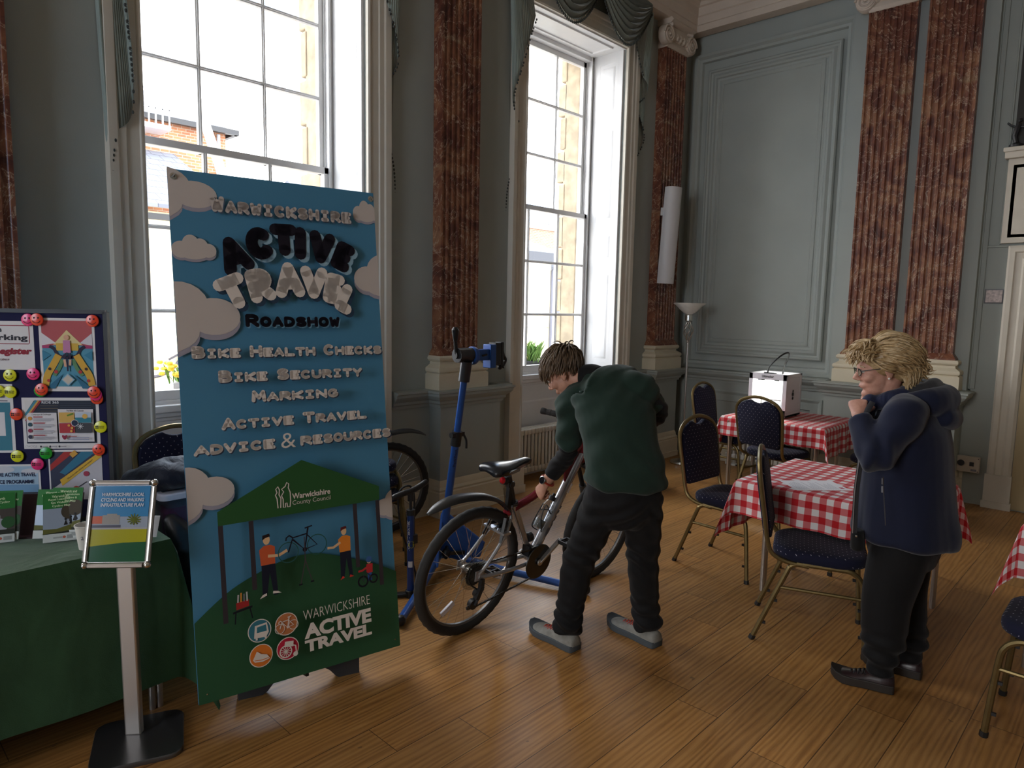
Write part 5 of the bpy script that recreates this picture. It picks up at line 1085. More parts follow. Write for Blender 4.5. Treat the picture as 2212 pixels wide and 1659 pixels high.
def lump(name, pts, rads, mat, label, seed, amp=.022, fr=9, ribs=0):
    b = MB(); P = spline([(*p, *r) for p, r in zip(pts, rads)], 7); rings = []
    for i, (x, y, z, ra, rb) in enumerate(P):
        f = i/(len(P)-1); e = max(.08, min(1, sin(pi*min(max(f, .02), .98))**.5*1.25)); q = []
        nxt = P[min(i+1, len(P)-1)]; prv = P[max(i-1, 0)]; t = V((nxt[0]-prv[0], nxt[1]-prv[1], nxt[2]-prv[2])).normalized(); s_ = V((-t.y, t.x, 0)).normalized() if abs(t.z) < .95 else V((0, 1, 0)); u_ = s_.cross(t).normalized()*-1
        for k in range(28):
            a = 2*pi*k/28; p = V((x, y, z)) + (s_*cos(a)*ra + u_*sin(a)*rb)*e; d = noise.noise(p*fr+V((seed, 0, 0)))*amp + noise.noise(p*fr*2.3+V((0, seed, 0)))*amp*.5
            if ribs: d += .010*abs(sin(ribs*f*pi))-.006
            q.append(p + (p-V((x, y, z))).normalized()*d)
        rings.append(q)
    b.loft(rings); o = b.build(name, mat, None, smooth=70); return tag(o, label, 'coat', 'coats behind the table')
NAVY = m_cloth('navy coat cloth', (.008, .009, .018), .6, .2, 8, 200, .2, folds=14); PUF = plain('black quilted nylon', (.008, .008, .010), .38, bump=.3, bscale=35)
lump('coat', [(.93, 3.30, .770), (1.0, 3.26, .800), (1.10, 3.22, .835), (1.19, 3.19, .835), (1.26, 3.16, .800)], [(.05, .05), (.09, .060), (.12, .072), (.11, .068), (.05, .03)], NAVY, 'dark navy coat heaped on top of the storage boxes', 3, .024, 11)
lump('coat', [(1.045, 3.02, .71), (1.09, 2.99, .60), (1.12, 2.97, .46), (1.13, 2.97, .30), (1.13, 2.98, .14)], [(.05, .04), (.075, .06), (.085, .07), (.085, .07), (.06, .05)], PUF, 'black quilted jacket hanging beside the table end', 7, .010, 12, 12)
# ---------------------------------------------------------------- bicycles (local: x forward, z up, rider's right is -y; origin at the rear tyre contact)
def wheel(t, x, steer, kn, rim, label=None, front=False, R=.33):
    w = MB(); M = Matrix.Translation((x, 0, R)) @ Matrix.Rotation(steer, 4, 'Z'); q = lambda a, r, y=0: M @ V((r*cos(a), y, r*sin(a)))
    rings = []; n = 84
    for i in range(n):
        a = 2*pi*i/n; k = .0035 if i % 2 else 0; ring = []
        for j in range(10):
            b_ = 2*pi*j/10; rr = R-.026 + (.026+(k if cos(b_) > .1 else 0))*cos(b_); ring.append(q(a, rr, .026*sin(b_)))
        rings.append(ring)
    w.loft(rings, 0, False, True, True); ty = w.build('tyre', MT['rubber'], t, smooth=50)
    w = MB(); rings = []
    for i in range(60):
        a = 2*pi*i/60; rings.append([q(a, R-.046+dr, y) for dr, y in ((0, -.012), (.010, -.013), (.010, .013), (0, .012), (-.012, .006), (-.012, -.006))])
    w.loft(rings, 0, False, True, True); rm = w.build('rim', rim, t, smooth=30)
    w = MB()
    for i in range(28):
        a = 2*pi*i/28; s = 1 if i % 2 else -1; b_ = a + (.5 if (i//2) % 2 else -.5); w.tube([q(b_, .022, s*.026), q(a, R-.055, 0)], .0013, 4, cap=False)
    w.build('spokes', MT['chrome'], rm)
    w = MB(); w.lathe([(.012, -.055), (.012, -.036), (.024, -.034), (.024, -.026), (.014, -.022), (.014, .022), (.024, .026), (.024, .034), (.012, .036), (.012, .055)], (0, 0, 0), 16, 0, (0, 1, 0)); w.v = [M @ p for p in w.v]; w.build('hub', MT['alu'], rm)
    return rm
def bicycle(name, label, loc, psi, lean, cols, steer=0.0, bars=.30, detail=True):
    fr, fr2, acc = cols; t = thing(name, label, 'bicycle', loc); t.rotation_euler = (lean, 0, psi); WORLD_AT[t.name] = V((0, 0, 0))
    BB, HB, HT, SC, RH = V((.45, 0, .285)), V((.775, 0, .80)), V((.752, 0, .905)), V((.268, 0, .625)), V((0, 0, .33))
    wheel(t, 0, 0, 1, MT['rim']); wheel(t, 1.05, steer, 1, MT['rim'], front=True)
    b = MB(); b.tube([BB, HB+(HT-HB)*.25], .027, 12); b.build('down_tube', fr, t)
    b = MB(); P = spline([SC+V((0, 0, -.02)), (.45, 0, .66), (.62, 0, .80), HT+V((-.005, 0, -.03))], 6); b.tube(P, .021, 12); b.tube([HB+V((.006, 0, -.02)), HT+V((-.004, 0, .012))], .024, 12); b.poly([(.66, -.006, .64), (.775, -.006, .80), (.755, -.006, .87), (.64, -.006, .78)], .012, (0, 1, 0)); b.build('top_tube', fr2, t)
    b = MB(); b.tube([BB, SC], .018, 12); b.lathe([(.024, -.036), (.024, .036)], BB, 14, 0, (0, 1, 0)); b.build('seat_tube', fr, t)
    for s in (-1, 1):
        b = MB(); P = spline([(.235, s*.018, .56), (.17, s*.055, .50), (.06, s*.066, .385), (.0, s*.068, .34)], 5); b.tube(P, .0095, 8); b.build('seat_stay', fr, t)
        b = MB(); P = spline([(.42, s*.03, .285), (.33, s*.046, .285), (.10, s*.066, .31), (.0, s*.068, .33)], 5); b.tube(P, .0105, 8); b.cbox((.005, s*.068, .335), (.05, .006, .05)); b.build('chain_stay', fr, t)
    b = MB(); b.tube([(.235, -.02, .56), (.25, 0, .60), (.235, .02, .56)], .010, 8); b.cbox((.165, .0, .515), (.05, .15, .012)); b.build('stay_bridge', fr, t)
    # suspension fork
    MF = Matrix.Translation((1.05, 0, .33)) @ Matrix.Rotation(steer, 4, 'Z') @ Matrix.Translation((-1.05, 0, -.33)); FQ = lambda p: MF @ V(p)
    b = MB()
    for s in (-1, 1): b.tube([FQ((1.045, s*.062, .33)), FQ((.92, s*.062, .56)), FQ((.90, s*.060, .60))], .021, 10)
    b.tube([FQ((.955, -.06, .56)), FQ((.965, 0, .60)), FQ((.955, .06, .56))], .014, 8); b.build('fork_lowers', acc, t)
    b = MB()
    for s in (-1, 1): b.tube([FQ((.91, s*.060, .58)), FQ((.825, s*.056, .74))], .014, 10)
    b.tube([FQ((.825, -.06, .745)), FQ((.805, 0, .76)), FQ((.825, .06, .745))], .022, 10); b.tube([(.80, 0, .765), HB+V((.008, 0, -.02))], .018, 10); b.build('fork_crown', MT['black'], t)
    # cockpit
    b = MB(); b.tube([HT, HT+V((-.012, 0, .045)), HT+V((.07, 0, .085))], .016, 10); b.build('stem', MT['black'], t)
    sw = HT+V((.07, 0, .085)); bp = [sw+V((-.085, -bars, .010)), sw+V((-.04, -bars*.6, .008)), sw+V((0, -.05, 0)), sw+V((0, .05, 0)), sw+V((-.04, bars*.6, .008)), sw+V((-.085, bars, .010))]
    b = MB(); b.tube(spline(bp, 4), .0115, 10); hb_ = b.build('handlebar', MT['black'], t)
    for a, c_ in ((bp[0], bp[1]), (bp[5], bp[4])):
        d_ = (c_-a).normalized(); b = MB(); b.tube([a+d_*x for x in (0, .004, .03, .032, .06, .062, .09, .092, .115)], [.019, .020, .0185, .017, .0185, .017, .0185, .017, .019], 10); b.build('grip', MT['rubber'], t)
        b = MB(); l0 = a+d_*.15; b.tube([l0, l0+V((.05, 0, -.02)), l0+V((.05, 0, -.02))-d_*.10+V((.02, 0, -.015))], .006, 6); b.build('brake_lever', MT['black'], t)
    # saddle and post
    b = MB(); b.tube([SC+V((.006, 0, -.02)), (.205, 0, .79)], .0145, 10); b.tube([SC+V((.002, 0, -.002)), SC+V((-.004, 0, .018))], .021, 10); b.tube([SC+V((.0, -.02, .008)), SC+V((-.05, -.035, .012))], .006, 6); b.build('seat_post', MT['black'], t)
    secs = [(.045, .845, .060, .012), (.06, .858, .075, .026), (.10, .862, .080, .034), (.15, .856, .070, .038), (.20, .852, .050, .034), (.26, .858, .032, .026), (.32, .864, .023, .022), (.352, .858, .017, .014)]
    rings = []
    for x, z, hw_, hh in secs:
        ring = []
        for k in range(20):
            a = 2*pi*k/20; y = hw_*cos(a); zz = (sin(a)*.35 if sin(a) > 0 else sin(a))*hh; ring.append((x, y, z + zz - .010*(abs(y)/.08)**2 - (.014 if sin(a) < 0 and abs(cos(a)) > .6 else 0)))
        rings.append(ring)
    b = MB(); b.loft(rings); sd = b.build('saddle', plain('glossy saddle vinyl', (.012, .013, .016), .22), t, smooth=70, sub=1)
    b = MB()
    for s in (-1, 1): b.tube(spline([(.30, s*.014, .845), (.24, s*.022, .815), (.16, s*.022, .808), (.08, s*.035, .835)], 4), .004, 6)
    b.build('saddle_rails', MT['chrome'], sd)
    b = MB()
    for s in (-1, 1): b.loft([[(x, s*(y+o), z) for x, y, z in ((.13, .060, .838), (.165, .058, .830), (.23, .036, .826), (.24, .030, .834), (.19, .050, .846), (.14, .068, .850))] for o in (0, .012)])
    b.build('saddle_side_panel', plain('grey vinyl', (.2, .2, .2), .5), sd)
    # drivetrain on the right side (-y)
    b = MB()
    for r_, y in ((.086, -.052), (.070, -.044)): b.lathe([(.0, -.002), (r_-.01, -.002), (r_, 0), (r_-.01, .002), (0, .002)], BB+V((0, y, 0)), 40, 0, (0, 1, 0))
    b.lathe([(.060, -.003), (.095, -.004), (.097, 0), (.095, .003), (.06, .003)], BB+V((0, -.059, 0)), 40, 0, (0, 1, 0)); b.build('chainring', plain('glossy black guard', (.012, .012, .012), .18), t)
    ca = radians(38)
    for s, sg in ((-1, 1), (1, -1)):
        d_ = V((cos(ca), 0, sin(ca)))*sg; b = MB(); e = BB+d_*.17+V((0, s*.082, 0)); b.bar(BB+V((0, s*.068, 0)), e, .013, .026, 0, (0, 1, 0)); b.lathe([(0, 0), (.018, 0), (.018, .012), (0, .012)], BB+V((0, s*.064, 0)), 14, 0, (0, s, 0)); cr = b.build('crank_arm', MT['alu'], t, bev=.003)
        b = MB(); p = e+V((0, s*.055, 0))
        for dx in (-.032, .032): b.bar(p+V((dx, -.042, 0)), p+V((dx, .042, 0)), .008, .020)
        for dy in (-.042, 0, .042): b.bar(p+V((-.032, dy, 0)), p+V((.032, dy, 0)), .008, .014)
        b.tube([e, p], .006, 6); b.build('pedal', MT['black'], cr, smooth=0)
    b = MB()
    for k, r_ in enumerate((.058, .052, .047, .042, .036, .030)):
        n = 2*int(r_*2*pi/.0127/1)*1; ring0 = [(RH.x + (r_+(.003 if i % 2 else -.003))*cos(2*pi*i/n), (r_+(.003 if i % 2 else -.003))*sin(2*pi*i/n)+RH.z) for i in range(n)]
        y = -.040-k*.0042; b.loft([[(x, y+d, z) for x, z in ring0] for d in (-.0009, .0009)])
    b.build('cassette', plain('worn sprockets', (.10, .09, .075), .4, .8), t, smooth=0)
    b = MB(); b.lathe([(.02, 0), (.083, 0), (.083, .002), (.02, .002)], RH+V((0, -.036, 0)), 36, 0, (0, 1, 0)); b.build('spoke_guard', m_glass('clear spoke guard', (.80, .80, .78)), t)
    b = MB(); b.cbox((.02, -.075, .285), (.022, .022, .06)); b.bar((.02, -.08, .28), (-.005, -.078, .215), .018, .022); b.lathe([(0, -.012), (.022, -.012), (.022, .012), (0, .012)], (.012, -.06, .235), 14, 0, (0, 1, 0)); b.lathe([(0, -.012), (.026, -.012), (.026, .012), (0, .012)], (-.012, -.06, .185), 14, 0, (0, 1, 0)); b.bar((.012, -.07, .235), (-.012, -.07, .185), .03, .006); b.build('derailleur', MT['black'], t)
    tp = spline([(.45, -.055, .365), (.02, -.05, .378), (-.045, -.05, .34), (-.025, -.05, .285), (.012, -.055, .25), (-.01, -.058, .205), (-.015, -.058, .162), (.43, -.055, .203)], 9)
    b = MB(); acc_ = 0; pts = []
    for a, c_ in zip(tp, tp[1:]):
        d_ = (V(c_)-V(a)); L = d_.length; n = max(1, int(L/.0127))
        for i in range(n): pts.append((V(a)+d_*(i/n), d_.normalized(), d_.length/n))
    for k, (p, d_, L) in enumerate(pts): b.bar(p-d_*.001, p+d_*(min(L, .02)*.82), .0085 if k % 2 else .0055, .0075, 0, (0, 0, 1))
    b.build('chain', plain('oily chain', (.06, .055, .05), .35, .8), t, smooth=0)
    b = MB(); b.cbox((.395, -.02, .35), (.03, .05, .06)); b.cbox((.42, -.05, .37), (.07, .014, .016)); b.tube([(.40, 0, .41), (.43, 0, .41)], .026, 10); b.build('front_mech', MT['black'], t)
    # brakes
    b = MB()
    for s in (-1, 1): b.bar((.135, s*.062, .47), (.175, s*.040, .585), .014, .018); b.cbox((.165, s*.028, .545), (.05, .014, .018))
    b.build('rear_brake', MT['black'], t)
    if not detail: pass
    # mudguards
    def guard(nm, prof, wid, mat):
        P = spline(prof, 6); rings = []
        for i, (x, z, k) in enumerate(P):
            w_ = wid*k; rings.append([(x, w_*cos(a), z + .022*k*sin(a) - .004*(1 if j else 0)*0) for j, a in enumerate([pi*m/10 for m in range(11)])] + [(x, w_*.9*cos(a), z + .019*k*sin(a)-.003) for a in [pi*m/10 for m in range(10, -1, -1)]])
        b = MB(); b.loft(rings); return b.build(nm, mat, t, smooth=60)
    gm = plain('dull black mudguard', (.022, .022, .022), .38)
    guard('rear_mudguard', [(.235, .595, .55), (.16, .655, .85), (.06, .70, 1), (-.06, .722, 1.1), (-.17, .725, 1.05), (-.25, .708, .8), (-.30, .690, .25)], .036, gm)
    b = MB(); b.bar((.225, 0, .60), (.222, 0, .735), .022, .026); b.bar((.222, 0, .735), (.218, 0, .755), .026, .04); b.tube([(.222, 0, .745), (.222, -.02, .745)], .016, 10); b.build('mudguard_mount', MT['black'], t)
    if detail:
        b = MB(); b.tube([(.19, 0, .765), (.165, 0, .772)], .020, 12); lt = b.build('rear_light', MT['black'], t); b = MB(); b.lathe([(.018, 0), (.017, .008), (.010, .016), (0, .018)], (.168, 0, .772), 14, 0, (-1, 0, .15)); b.build('red_lens', plain('red lens', (.42, .01, .015), .15), lt)
        b = MB(); b.lathe([(.0, 0), (.016, 0), (.024, .01), (.020, .022), (0, .026)], (.232, 0, .60), 14, 0, (-.5, 0, -.8)); b.v = [V((p.x, p.y, p.z)) for p in b.v]; b.build('red_reflector', plain('red reflector', (.30, .02, .03), .25), t)
        guard('front_mudguard', [(.80, .735, .6), (.88, .74, .9), (.98, .70, 1), (1.08, .69, 1), (1.18, .66, .9), (1.28, .60, .7)], .036, gm)
        # bottle and cage on the down tube
        d_ = (HB-BB).normalized(); n_ = V((-d_.z, 0, d_.x)); c0 = BB+d_*.15+n_*.068
        b = MB(); q = []
        for r_, l in ((.0, 0), (.030, 0), (.034, .006), (.034, .055), (.031, .062), (.031, .072), (.034, .080), (.034, .135), (.028, .155), (.018, .162), (.018, .172)): q.append((r_, l))
        b.lathe(q, c0, 22, 0, d_); bt = b.build('water_bottle', m_glass('clear bottle', (.86, .88, .90)), t)
        b = MB(); b.lathe([(0, .004), (.030, .004), (.031, .05), (0, .05)], c0, 18, 0, d_); b.build('water', plain('pale water', (.30, .32, .30), .1, Transmission_Weight=.6), bt)
        b = MB(); b.lathe([(.02, .168), (.021, .19), (.009, .194), (.009, .208), (0, .208)], c0, 16, 0, d_); b.build('bottle_cap', MT['black'], bt)
        b = MB()
        for s in (-1, 1): b.tube(spline([c0-n_*.036+V((0, s*.012, 0))+d_*.12, c0+V((0, s*.037, 0))+d_*.10, c0+n_*.036+V((0, s*.010, 0))+d_*.13, c0+n_*.030+V((0, s*.02, 0))+d_*.05, c0+V((0, s*.036, 0)), c0-n_*.03+V((0, s*.012, 0))-d_*.006], 5), .003, 6)
        b.build('bottle_cage', MT['black'], t)
        b = MB(); put(b, 'GIANT', BB+d_*.235+n_*-.004+V((0, -.0285, -.0)), d_, n_, .062, 0, .006, 0, .0, width=.20); 
        vs = []
        for p in b.v:
            rel = p-BB; l = rel.dot(d_); h_ = max(-.9, min(.9, (rel.dot(n_))/.027*.62)); vs.append(BB + d_*l + n_*(.0285*sin(h_)) + V((0, -.0285*cos(h_), 0)))
        b.v = vs; b.build('frame_lettering', plain('grey decal', (.09, .09, .10), .4), t, smooth=0, fix=False)
        b = MB(); b.add([BB+d_*l + n_*(.0278*sin(a)) + V((0, -.0278*cos(a), 0)) for l in (.40, .455) for a in (-.35, .1, .55)], [(0, 1, 4, 3), (1, 2, 5, 4)]); b.build('white_sticker', MT['paper'], t, smooth=0)
        for (cx, cz, an) in ((-.12, .165, -.55), (.90, .22, .7)):
            b = MB(); R_ = Matrix.Rotation(an, 3, 'Y'); b.cbox((cx, 0, cz), (.085, .014, .026), 0, R_); b.build('spoke_reflector', plain('clear reflector', (.62, .60, .66), .15), t, smooth=0, bev=.003)
    return t
MT['rim'] = plain('grey alloy rim', (.16, .155, .15), .35, .7)
SIL = plain('silver frame paint', (.50, .50, .52), .25, .7); MAR = plain('maroon frame paint', (.16, .015, .025), .25, .1); DRK = plain('black frame paint', (.015, .016, .018), .3); GRY = plain('grey fork', (.10, .105, .115), .35, .5)
bicycle('bicycle', 'silver and maroon mountain bike the man in green is leaning over', (2.216, 2.433, 0), -.012, .13, (SIL, MAR, GRY), 0.02, .30)
bicycle('bicycle', 'dark bicycle parked by the wall, half hidden by the blue banner', (2.82, 3.925, 0), pi-.245, -.03, (DRK, DRK, DRK), 0, .22, False)

# ---------------------------------------------------------------- blue repair stand
BLU = plain('royal blue enamel', (.018, .085, .34), .3, .1)
rs = thing('repair_stand', 'tall blue bicycle repair stand with a black clamp head', 'repair stand', (2.73, 3.22, 0))
MW = lambda: MB()
b = MW(); top = V((2.722, 3.0, 1.20)); bot = V((2.728, 3.20, .10)); md = bot.lerp(top, .66); b.tube([bot, md], .0235, 14); b.tube([md, top], .0205, 14); b.build('mast', BLU, rs, world=True)
b = MW(); b.tube([(2.728, 3.205, .075), (2.36, 2.93, .045), (2.03, 2.695, .032)], .021, 12); b.build('leg', BLU, rs, world=True)
b = MW(); b.tube([(2.74, 3.19, .075), (2.86, 2.80, .045), (3.02, 2.28, .032)], .021, 12); b.build('leg', BLU, rs, world=True)
for p in ((2.03, 2.695, .03), (3.02, 2.28, .03)): b = MW(); b.ball(p, .028, 10); b.build('leg_foot', MT['black'], rs, world=True)
b = MW(); b.poly([(2.70, 3.19, .05), (2.735, 3.19, .36), (2.76, 3.16, .33), (2.90, 2.98, .16), (2.87, 2.99, .07)], .02, (-.9, -.2, 0)); b.poly([(2.70, 3.21, .05), (2.72, 3.20, .34), (2.60, 3.10, .12), (2.56, 3.06, .06)], .02, (.6, -.7, 0)); b.build('gusset', BLU, rs, smooth=0, bev=.006, world=True)
b = MW(); b.ball((2.69, 3.11, .105), .030, 10); b.tube([(2.72, 3.14, .13), (2.66, 3.08, .09)], .012, 8); b.bar((2.69, 3.11, .105), (2.78, 3.04, .105), .018, .022); b.build('leg_knob', MT['black'], rs, world=True)
dm = (top-bot).normalized(); c0 = bot.lerp(top, .665)
b = MW(); b.tube([c0-dm*.05, c0+dm*.04], .032, 14); b.bar(c0+V((-.045, -.01, .02)), c0+V((.045, -.01, .02)), .03, .026); b.tube(spline([c0+V((.045, -.01, .02)), c0+V((.062, -.02, -.02)), c0+V((.055, -.03, -.07))], 5), .007, 6); b.tube([c0+V((-.052, -.01, .02)), c0+V((-.04, -.01, .02))], .018, 10); b.build('height_collar', MT['black'], rs, world=True)
hd = V((2.70, 3.0, 1.335))
b = MW(); b.tube([top-dm*.02, top+dm*.10], .034, 14); b.tube([hd+V((-.04, 0, 0)), hd+V((.07, 0, .0))], .043, 16); b.tube([hd+V((-.055, 0, .0)), hd+V((-.04, 0, .0))], .02, 12); b.build('clamp_head', plain('dark grey casting', (.045, .045, .05), .35, .3), rs, world=True)
b = MW(); b.lathe([(0, 0), (.054, 0), (.056, .012), (.054, .028), (0, .028)], hd+V((.07, 0, -.005)), 22, 0, (1, 0, -.05)); b.box(hd+V((.095, -.022, -.036)), hd+V((.215, .022, .030))); b.box(hd+V((.205, -.035, -.085)), hd+V((.252, .035, .058))); b.build('clamp_arm', BLU, rs, smooth=30, bev=.004, world=True)
b = MW(); b.box(hd+V((.250, -.032, -.07)), hd+V((.295, .032, .068))); b.box(hd+V((.300, -.028, -.07)), hd+V((.325, .028, .072))); b.tube(spline([hd+V((.325, 0, .05)), hd+V((.345, 0, -.01)), hd+V((.365, 0, -.045)), hd+V((.335, 0, -.085))], 5), [.012]*15+[.02], 8); b.ball(hd+V((.318, 0, -.085)), .018, 8); b.bar(hd+V((.14, -.026, -.008)), hd+V((.175, -.034, .0)), .012); b.build('clamp_jaw', MT['black'], rs, smooth=30, bev=.004, world=True)
b = MW(); b.tube([hd+V((-.045, 0, .01)), hd+V((-.052, 0, .08)), hd+V((-.06, -.01, .10)), hd+V((-.062, -.01, .15)), hd+V((-.062, -.01, .165))], [.012, .010, .015, .022, .012], 12); b.build('clamp_lever', MT['black'], rs, world=True)
b = MW(); put(b, 'ParkTool', bot.lerp(top, .55)+V((.0, -.024, 0)), dm, V((-1, 0, 0)), .03, 0, .0008, width=.11); b.build('decal', plain('navy decal', (.006, .02, .09), .4), rs, smooth=0, world=True, fix=False)

# ---------------------------------------------------------------- blue track pump
pu = thing('track_pump', 'blue floor pump with a black T handle and a smiley sticker', 'pump', (2.285, 2.945, 0))
b = MB(); b.tube([(0, 0, .03), (0, 0, .47)], .019, 16); b.build('barrel', plain('deep blue enamel', (.012, .045, .20), .3, .2), pu)
b = MB(); b.tube([(0, 0, .0), (0, 0, .04)], .030, 14); 
for dx, dy in ((-.09, .07), (.10, .04)): b.bar((0, 0, .016), (dx, dy, .012), .045, .018)
b.build('foot', MT['black'], pu, bev=.004)
b = MB(); b.tube([(0, 0, .47), (0, 0, .50)], .024, 14); b.tube([(0, 0, .50), (0, 0, .585)], .008, 8); b.tube([(0, 0, .55), (0, 0, .60)], .017, 10); b.build('head_cap', MT['black'], pu)
b = MB(); b.tube(spline([(-.115, .01, .585), (-.05, .0, .60), (0, 0, .605), (.05, -.005, .62), (.105, -.012, .645)], 4), [.013]+[.0165]*15+[.012], 12); b.build('handle', MT['black'], pu)
b = MB(); b.tube([(.022, 0, .28), (.022, 0, .46)], .006, 8); b.tube(spline([(.02, 0, .03), (.05, .02, .12), (-.03, .05, .40), (-.05, .04, .59), (.0, .02, .63), (.03, .01, .58), (.024, 0, .44)], 6), .0055, 8); b.cbox((.020, -.004, .33), (.03, .03, .05)); b.build('hose', MT['black'], pu)
b = MB(); VW = V((.62, .78, 0)).normalized(); UX = V((VW.y, -VW.x, 0)); 
put(b, 'BikeTool', (-.004*UX.x, -.004*UX.y, .44), (0, 0, -1), -UX, .026, 0, .0005, -1, width=.17)
b.v = [V((0, 0, p.z)) + (lambda a: (UX*sin(a) - VW*cos(a))*.0196)(max(-1.2, min(1.2, (p.x*UX.x+p.y*UX.y)/.019))) for p in b.v]; b.build('lettering', plain('white decal', (.55, .55, .58), .4), pu, smooth=0, fix=False)
def wrap(nm, z0, z1, a0, a1, mat, parent, r_=.0197):
    b = MB(); n = 8; b.add([V((0, 0, z)) + (UX*sin(a0+(a1-a0)*i/n) - VW*cos(a0+(a1-a0)*i/n))*r_ for z in (z0, z1) for i in range(n+1)], [(i, i+1, n+2+i, n+1+i) for i in range(n)]); return b.build(nm, mat, parent, smooth=60, fix=False)
wrap('white_label', .175, .21, -.7, .6, MT['paper'], pu)
b = MB(); n = 18
for (r0, zc, ac, mi, lift) in ((.019, .305, .35, 0, .0200), (.0026, .311, .12, 1, .0203), (.0026, .311, .60, 1, .0203)):
    pts = []
    for i in range(n): a = 2*pi*i/n; an = ac + r0*cos(a)/.019; pts.append(V((0, 0, zc+r0*sin(a)*(1.5 if mi else 1))) + (UX*sin(an)-VW*cos(an))*lift)
    b.add(pts, [tuple(range(n))], mi)
pts = []
for i in range(9):
    a = radians(200+17.5*i); an = .35+.0125*cos(a)/.019; pts.append(V((0, 0, .306+.0125*sin(a))) + (UX*sin(an)-VW*cos(an))*.0205)
b.tube(pts, .0008, 5, 1); b.build('smiley_sticker', [plain('yellow sticker', (.75, .70, .02), .5), MT['black']], pu, smooth=0, fix=False)
# ---------------------------------------------------------------- curtain tails and swags
def tail(name, label, edge, xo, zt, y0, side):
    # edge: zig-zag hem in (x, z) from the top layer downwards; xo: outer side; side +1 when the hem steps towards +x going down
    P = spline([(x, z, k) for k, (x, z) in enumerate(edge)], 10); t = thing(name, label, 'curtain', (xo, YW, 0), 0, 'curtain tails'); n = len(P)
    b = MB(Matrix.Translation((-xo, -YW, 0))); li = MB(Matrix.Translation((-xo, -YW, 0))); vs = []; K = 14
    Y = lambda k: y0 + .018*k + .006*sin(k*pi)
    for i, (x, z, k) in enumerate(P):
        for j in range(K+1):
            f = j/K; xt = xo + (x-xo)*(.80 + .20*f**1.5); vs.append((xt + .004*sin(f*5+k*2), Y(k) + .008*sin(k*2*pi+f*2) , zt + (z-zt)*f))
    for i in range(n-1):
        seg = int(P[i][2]); tgt = b if seg % 2 == 0 else li
        q = [vs[i*(K+1)+j] for j in range(K+1)] + [vs[(i+1)*(K+1)+j] for j in range(K+1)]; tgt.add(q, [(j, j+1, K+2+j, K+1+j) for j in range(K)])
    # outer pleats running down beside the jabot
    zb = min(z for _, z in edge); xb = edge[-1][0]; ple = []; m = 28
    for j in range(2):
        z = zt if j == 0 else zb + .05
        ple.append([(xo - (xo-(xo+(edge[0][0]-xo)*.85))*(i/m), y0+.055+.014*cos(i*1.35), z + (0 if j == 0 else .9*(1-i/m)**0*0)) for i in range(m+1)])
    o1 = b.build('velvet_face', MT['curtain'], t, smooth=80, fix=False); o2 = li.build('lining', MT['lining'], t, smooth=80, fix=False)
    for o in (o1, o2):
        md = o.modifiers.new('thick', 'SOLIDIFY'); md.thickness = .004; md.offset = 1
    tr = MB(Matrix.Translation((-xo, -YW, 0))); acc = 0; last = V((P[0][0], Y(P[0][2]), P[0][1]))
    for (x, z, k) in P[1:]:
        c_ = V((x, Y(k)-.006, z)); d_ = c_-last; L = d_.length; s_ = .026; q = 0
        while acc + q + s_ <= acc + L + 1e-6 and q + s_ <= L + acc:
            q += s_; 
            if q-acc > L: break
            p = last + d_*max(0, min(1, (q-acc)/L)); tr.ball(p+V((0, -.004, -.010)), .0075, 6, 0, (1, 1, 1.35))
        acc = (acc + L) % s_; last = c_
    tr.build('bobble_fringe', MT['pompom'], t)
    return t
yt = 4.00
tail('curtain_tail', 'long draped curtain tail left of the first window above the pinboard', [(1.20, 3.95), (1.265, 3.20), (1.295, 2.62), (1.21, 2.45), (1.185, 2.10), (1.225, 1.95), (1.17, 1.72), (1.06, 1.545), (.98, 1.45)], .93, 4.62, yt-.01, 1)
R1 = [(2.78, 4.0), (2.895, 3.667), (3.005, 3.31), (2.890, 3.08), (2.935, 2.85), (3.005, 2.60), (3.03, 2.32), (3.12, 1.98), (3.215, 1.69), (3.19, 1.50), (3.095, 1.31)]
tail('curtain_tail', 'long draped curtain tail on the right of the first window', R1, 3.25, 4.62, yt, 1)
tail('curtain_tail', 'long draped curtain tail on the left of the second window', [(2*3.5655-x + .03, z) for x, z in R1], 3.885, 4.62, yt, -1)
R2 = [(x+3.001, z) for x, z in R1]
tail('curtain_tail', 'long draped curtain tail between the second window and the corner pilaster', [(5.80, 4.2), (5.97, 3.93), (6.10, 3.80), (5.94, 3.62), (6.11, 3.36), (5.945, 3.00), (6.06, 2.60), (6.20, 2.30), (6.04, 1.96), (6.12, 1.62), (6.20, 1.38)], 6.29, 4.62, yt, 1)
# flat gathered legs of the curtain beside each tail
def leg_curtain(x0, x1, zb, label):
    t = thing('curtain_panel', label, 'curtain', ((x0+x1)/2, YW, 0), 0, 'curtain panels'); n = 40; xm = (x0+x1)/2
    b = MB(); rows = []
    for z in (4.62, 3.6, 2.6, zb):
        f = (4.62-z)/(4.62-zb); w_ = 1-.25*f
        rows.append([(xm + (x0-xm+(x1-x0)*i/n)*w_ - xm, -.030+.014*sin(i*1.05)+.006*sin(i*.37+z), z) for i in range(n+1)])
    b.add([p for r in rows for p in r], [(k*(n+1)+i, k*(n+1)+i+1, (k+1)*(n+1)+i+1, (k+1)*(n+1)+i) for k in range(3) for i in range(n)])
    b.build('pleated_cloth', MT['curtain'], t, smooth=80, fix=False)
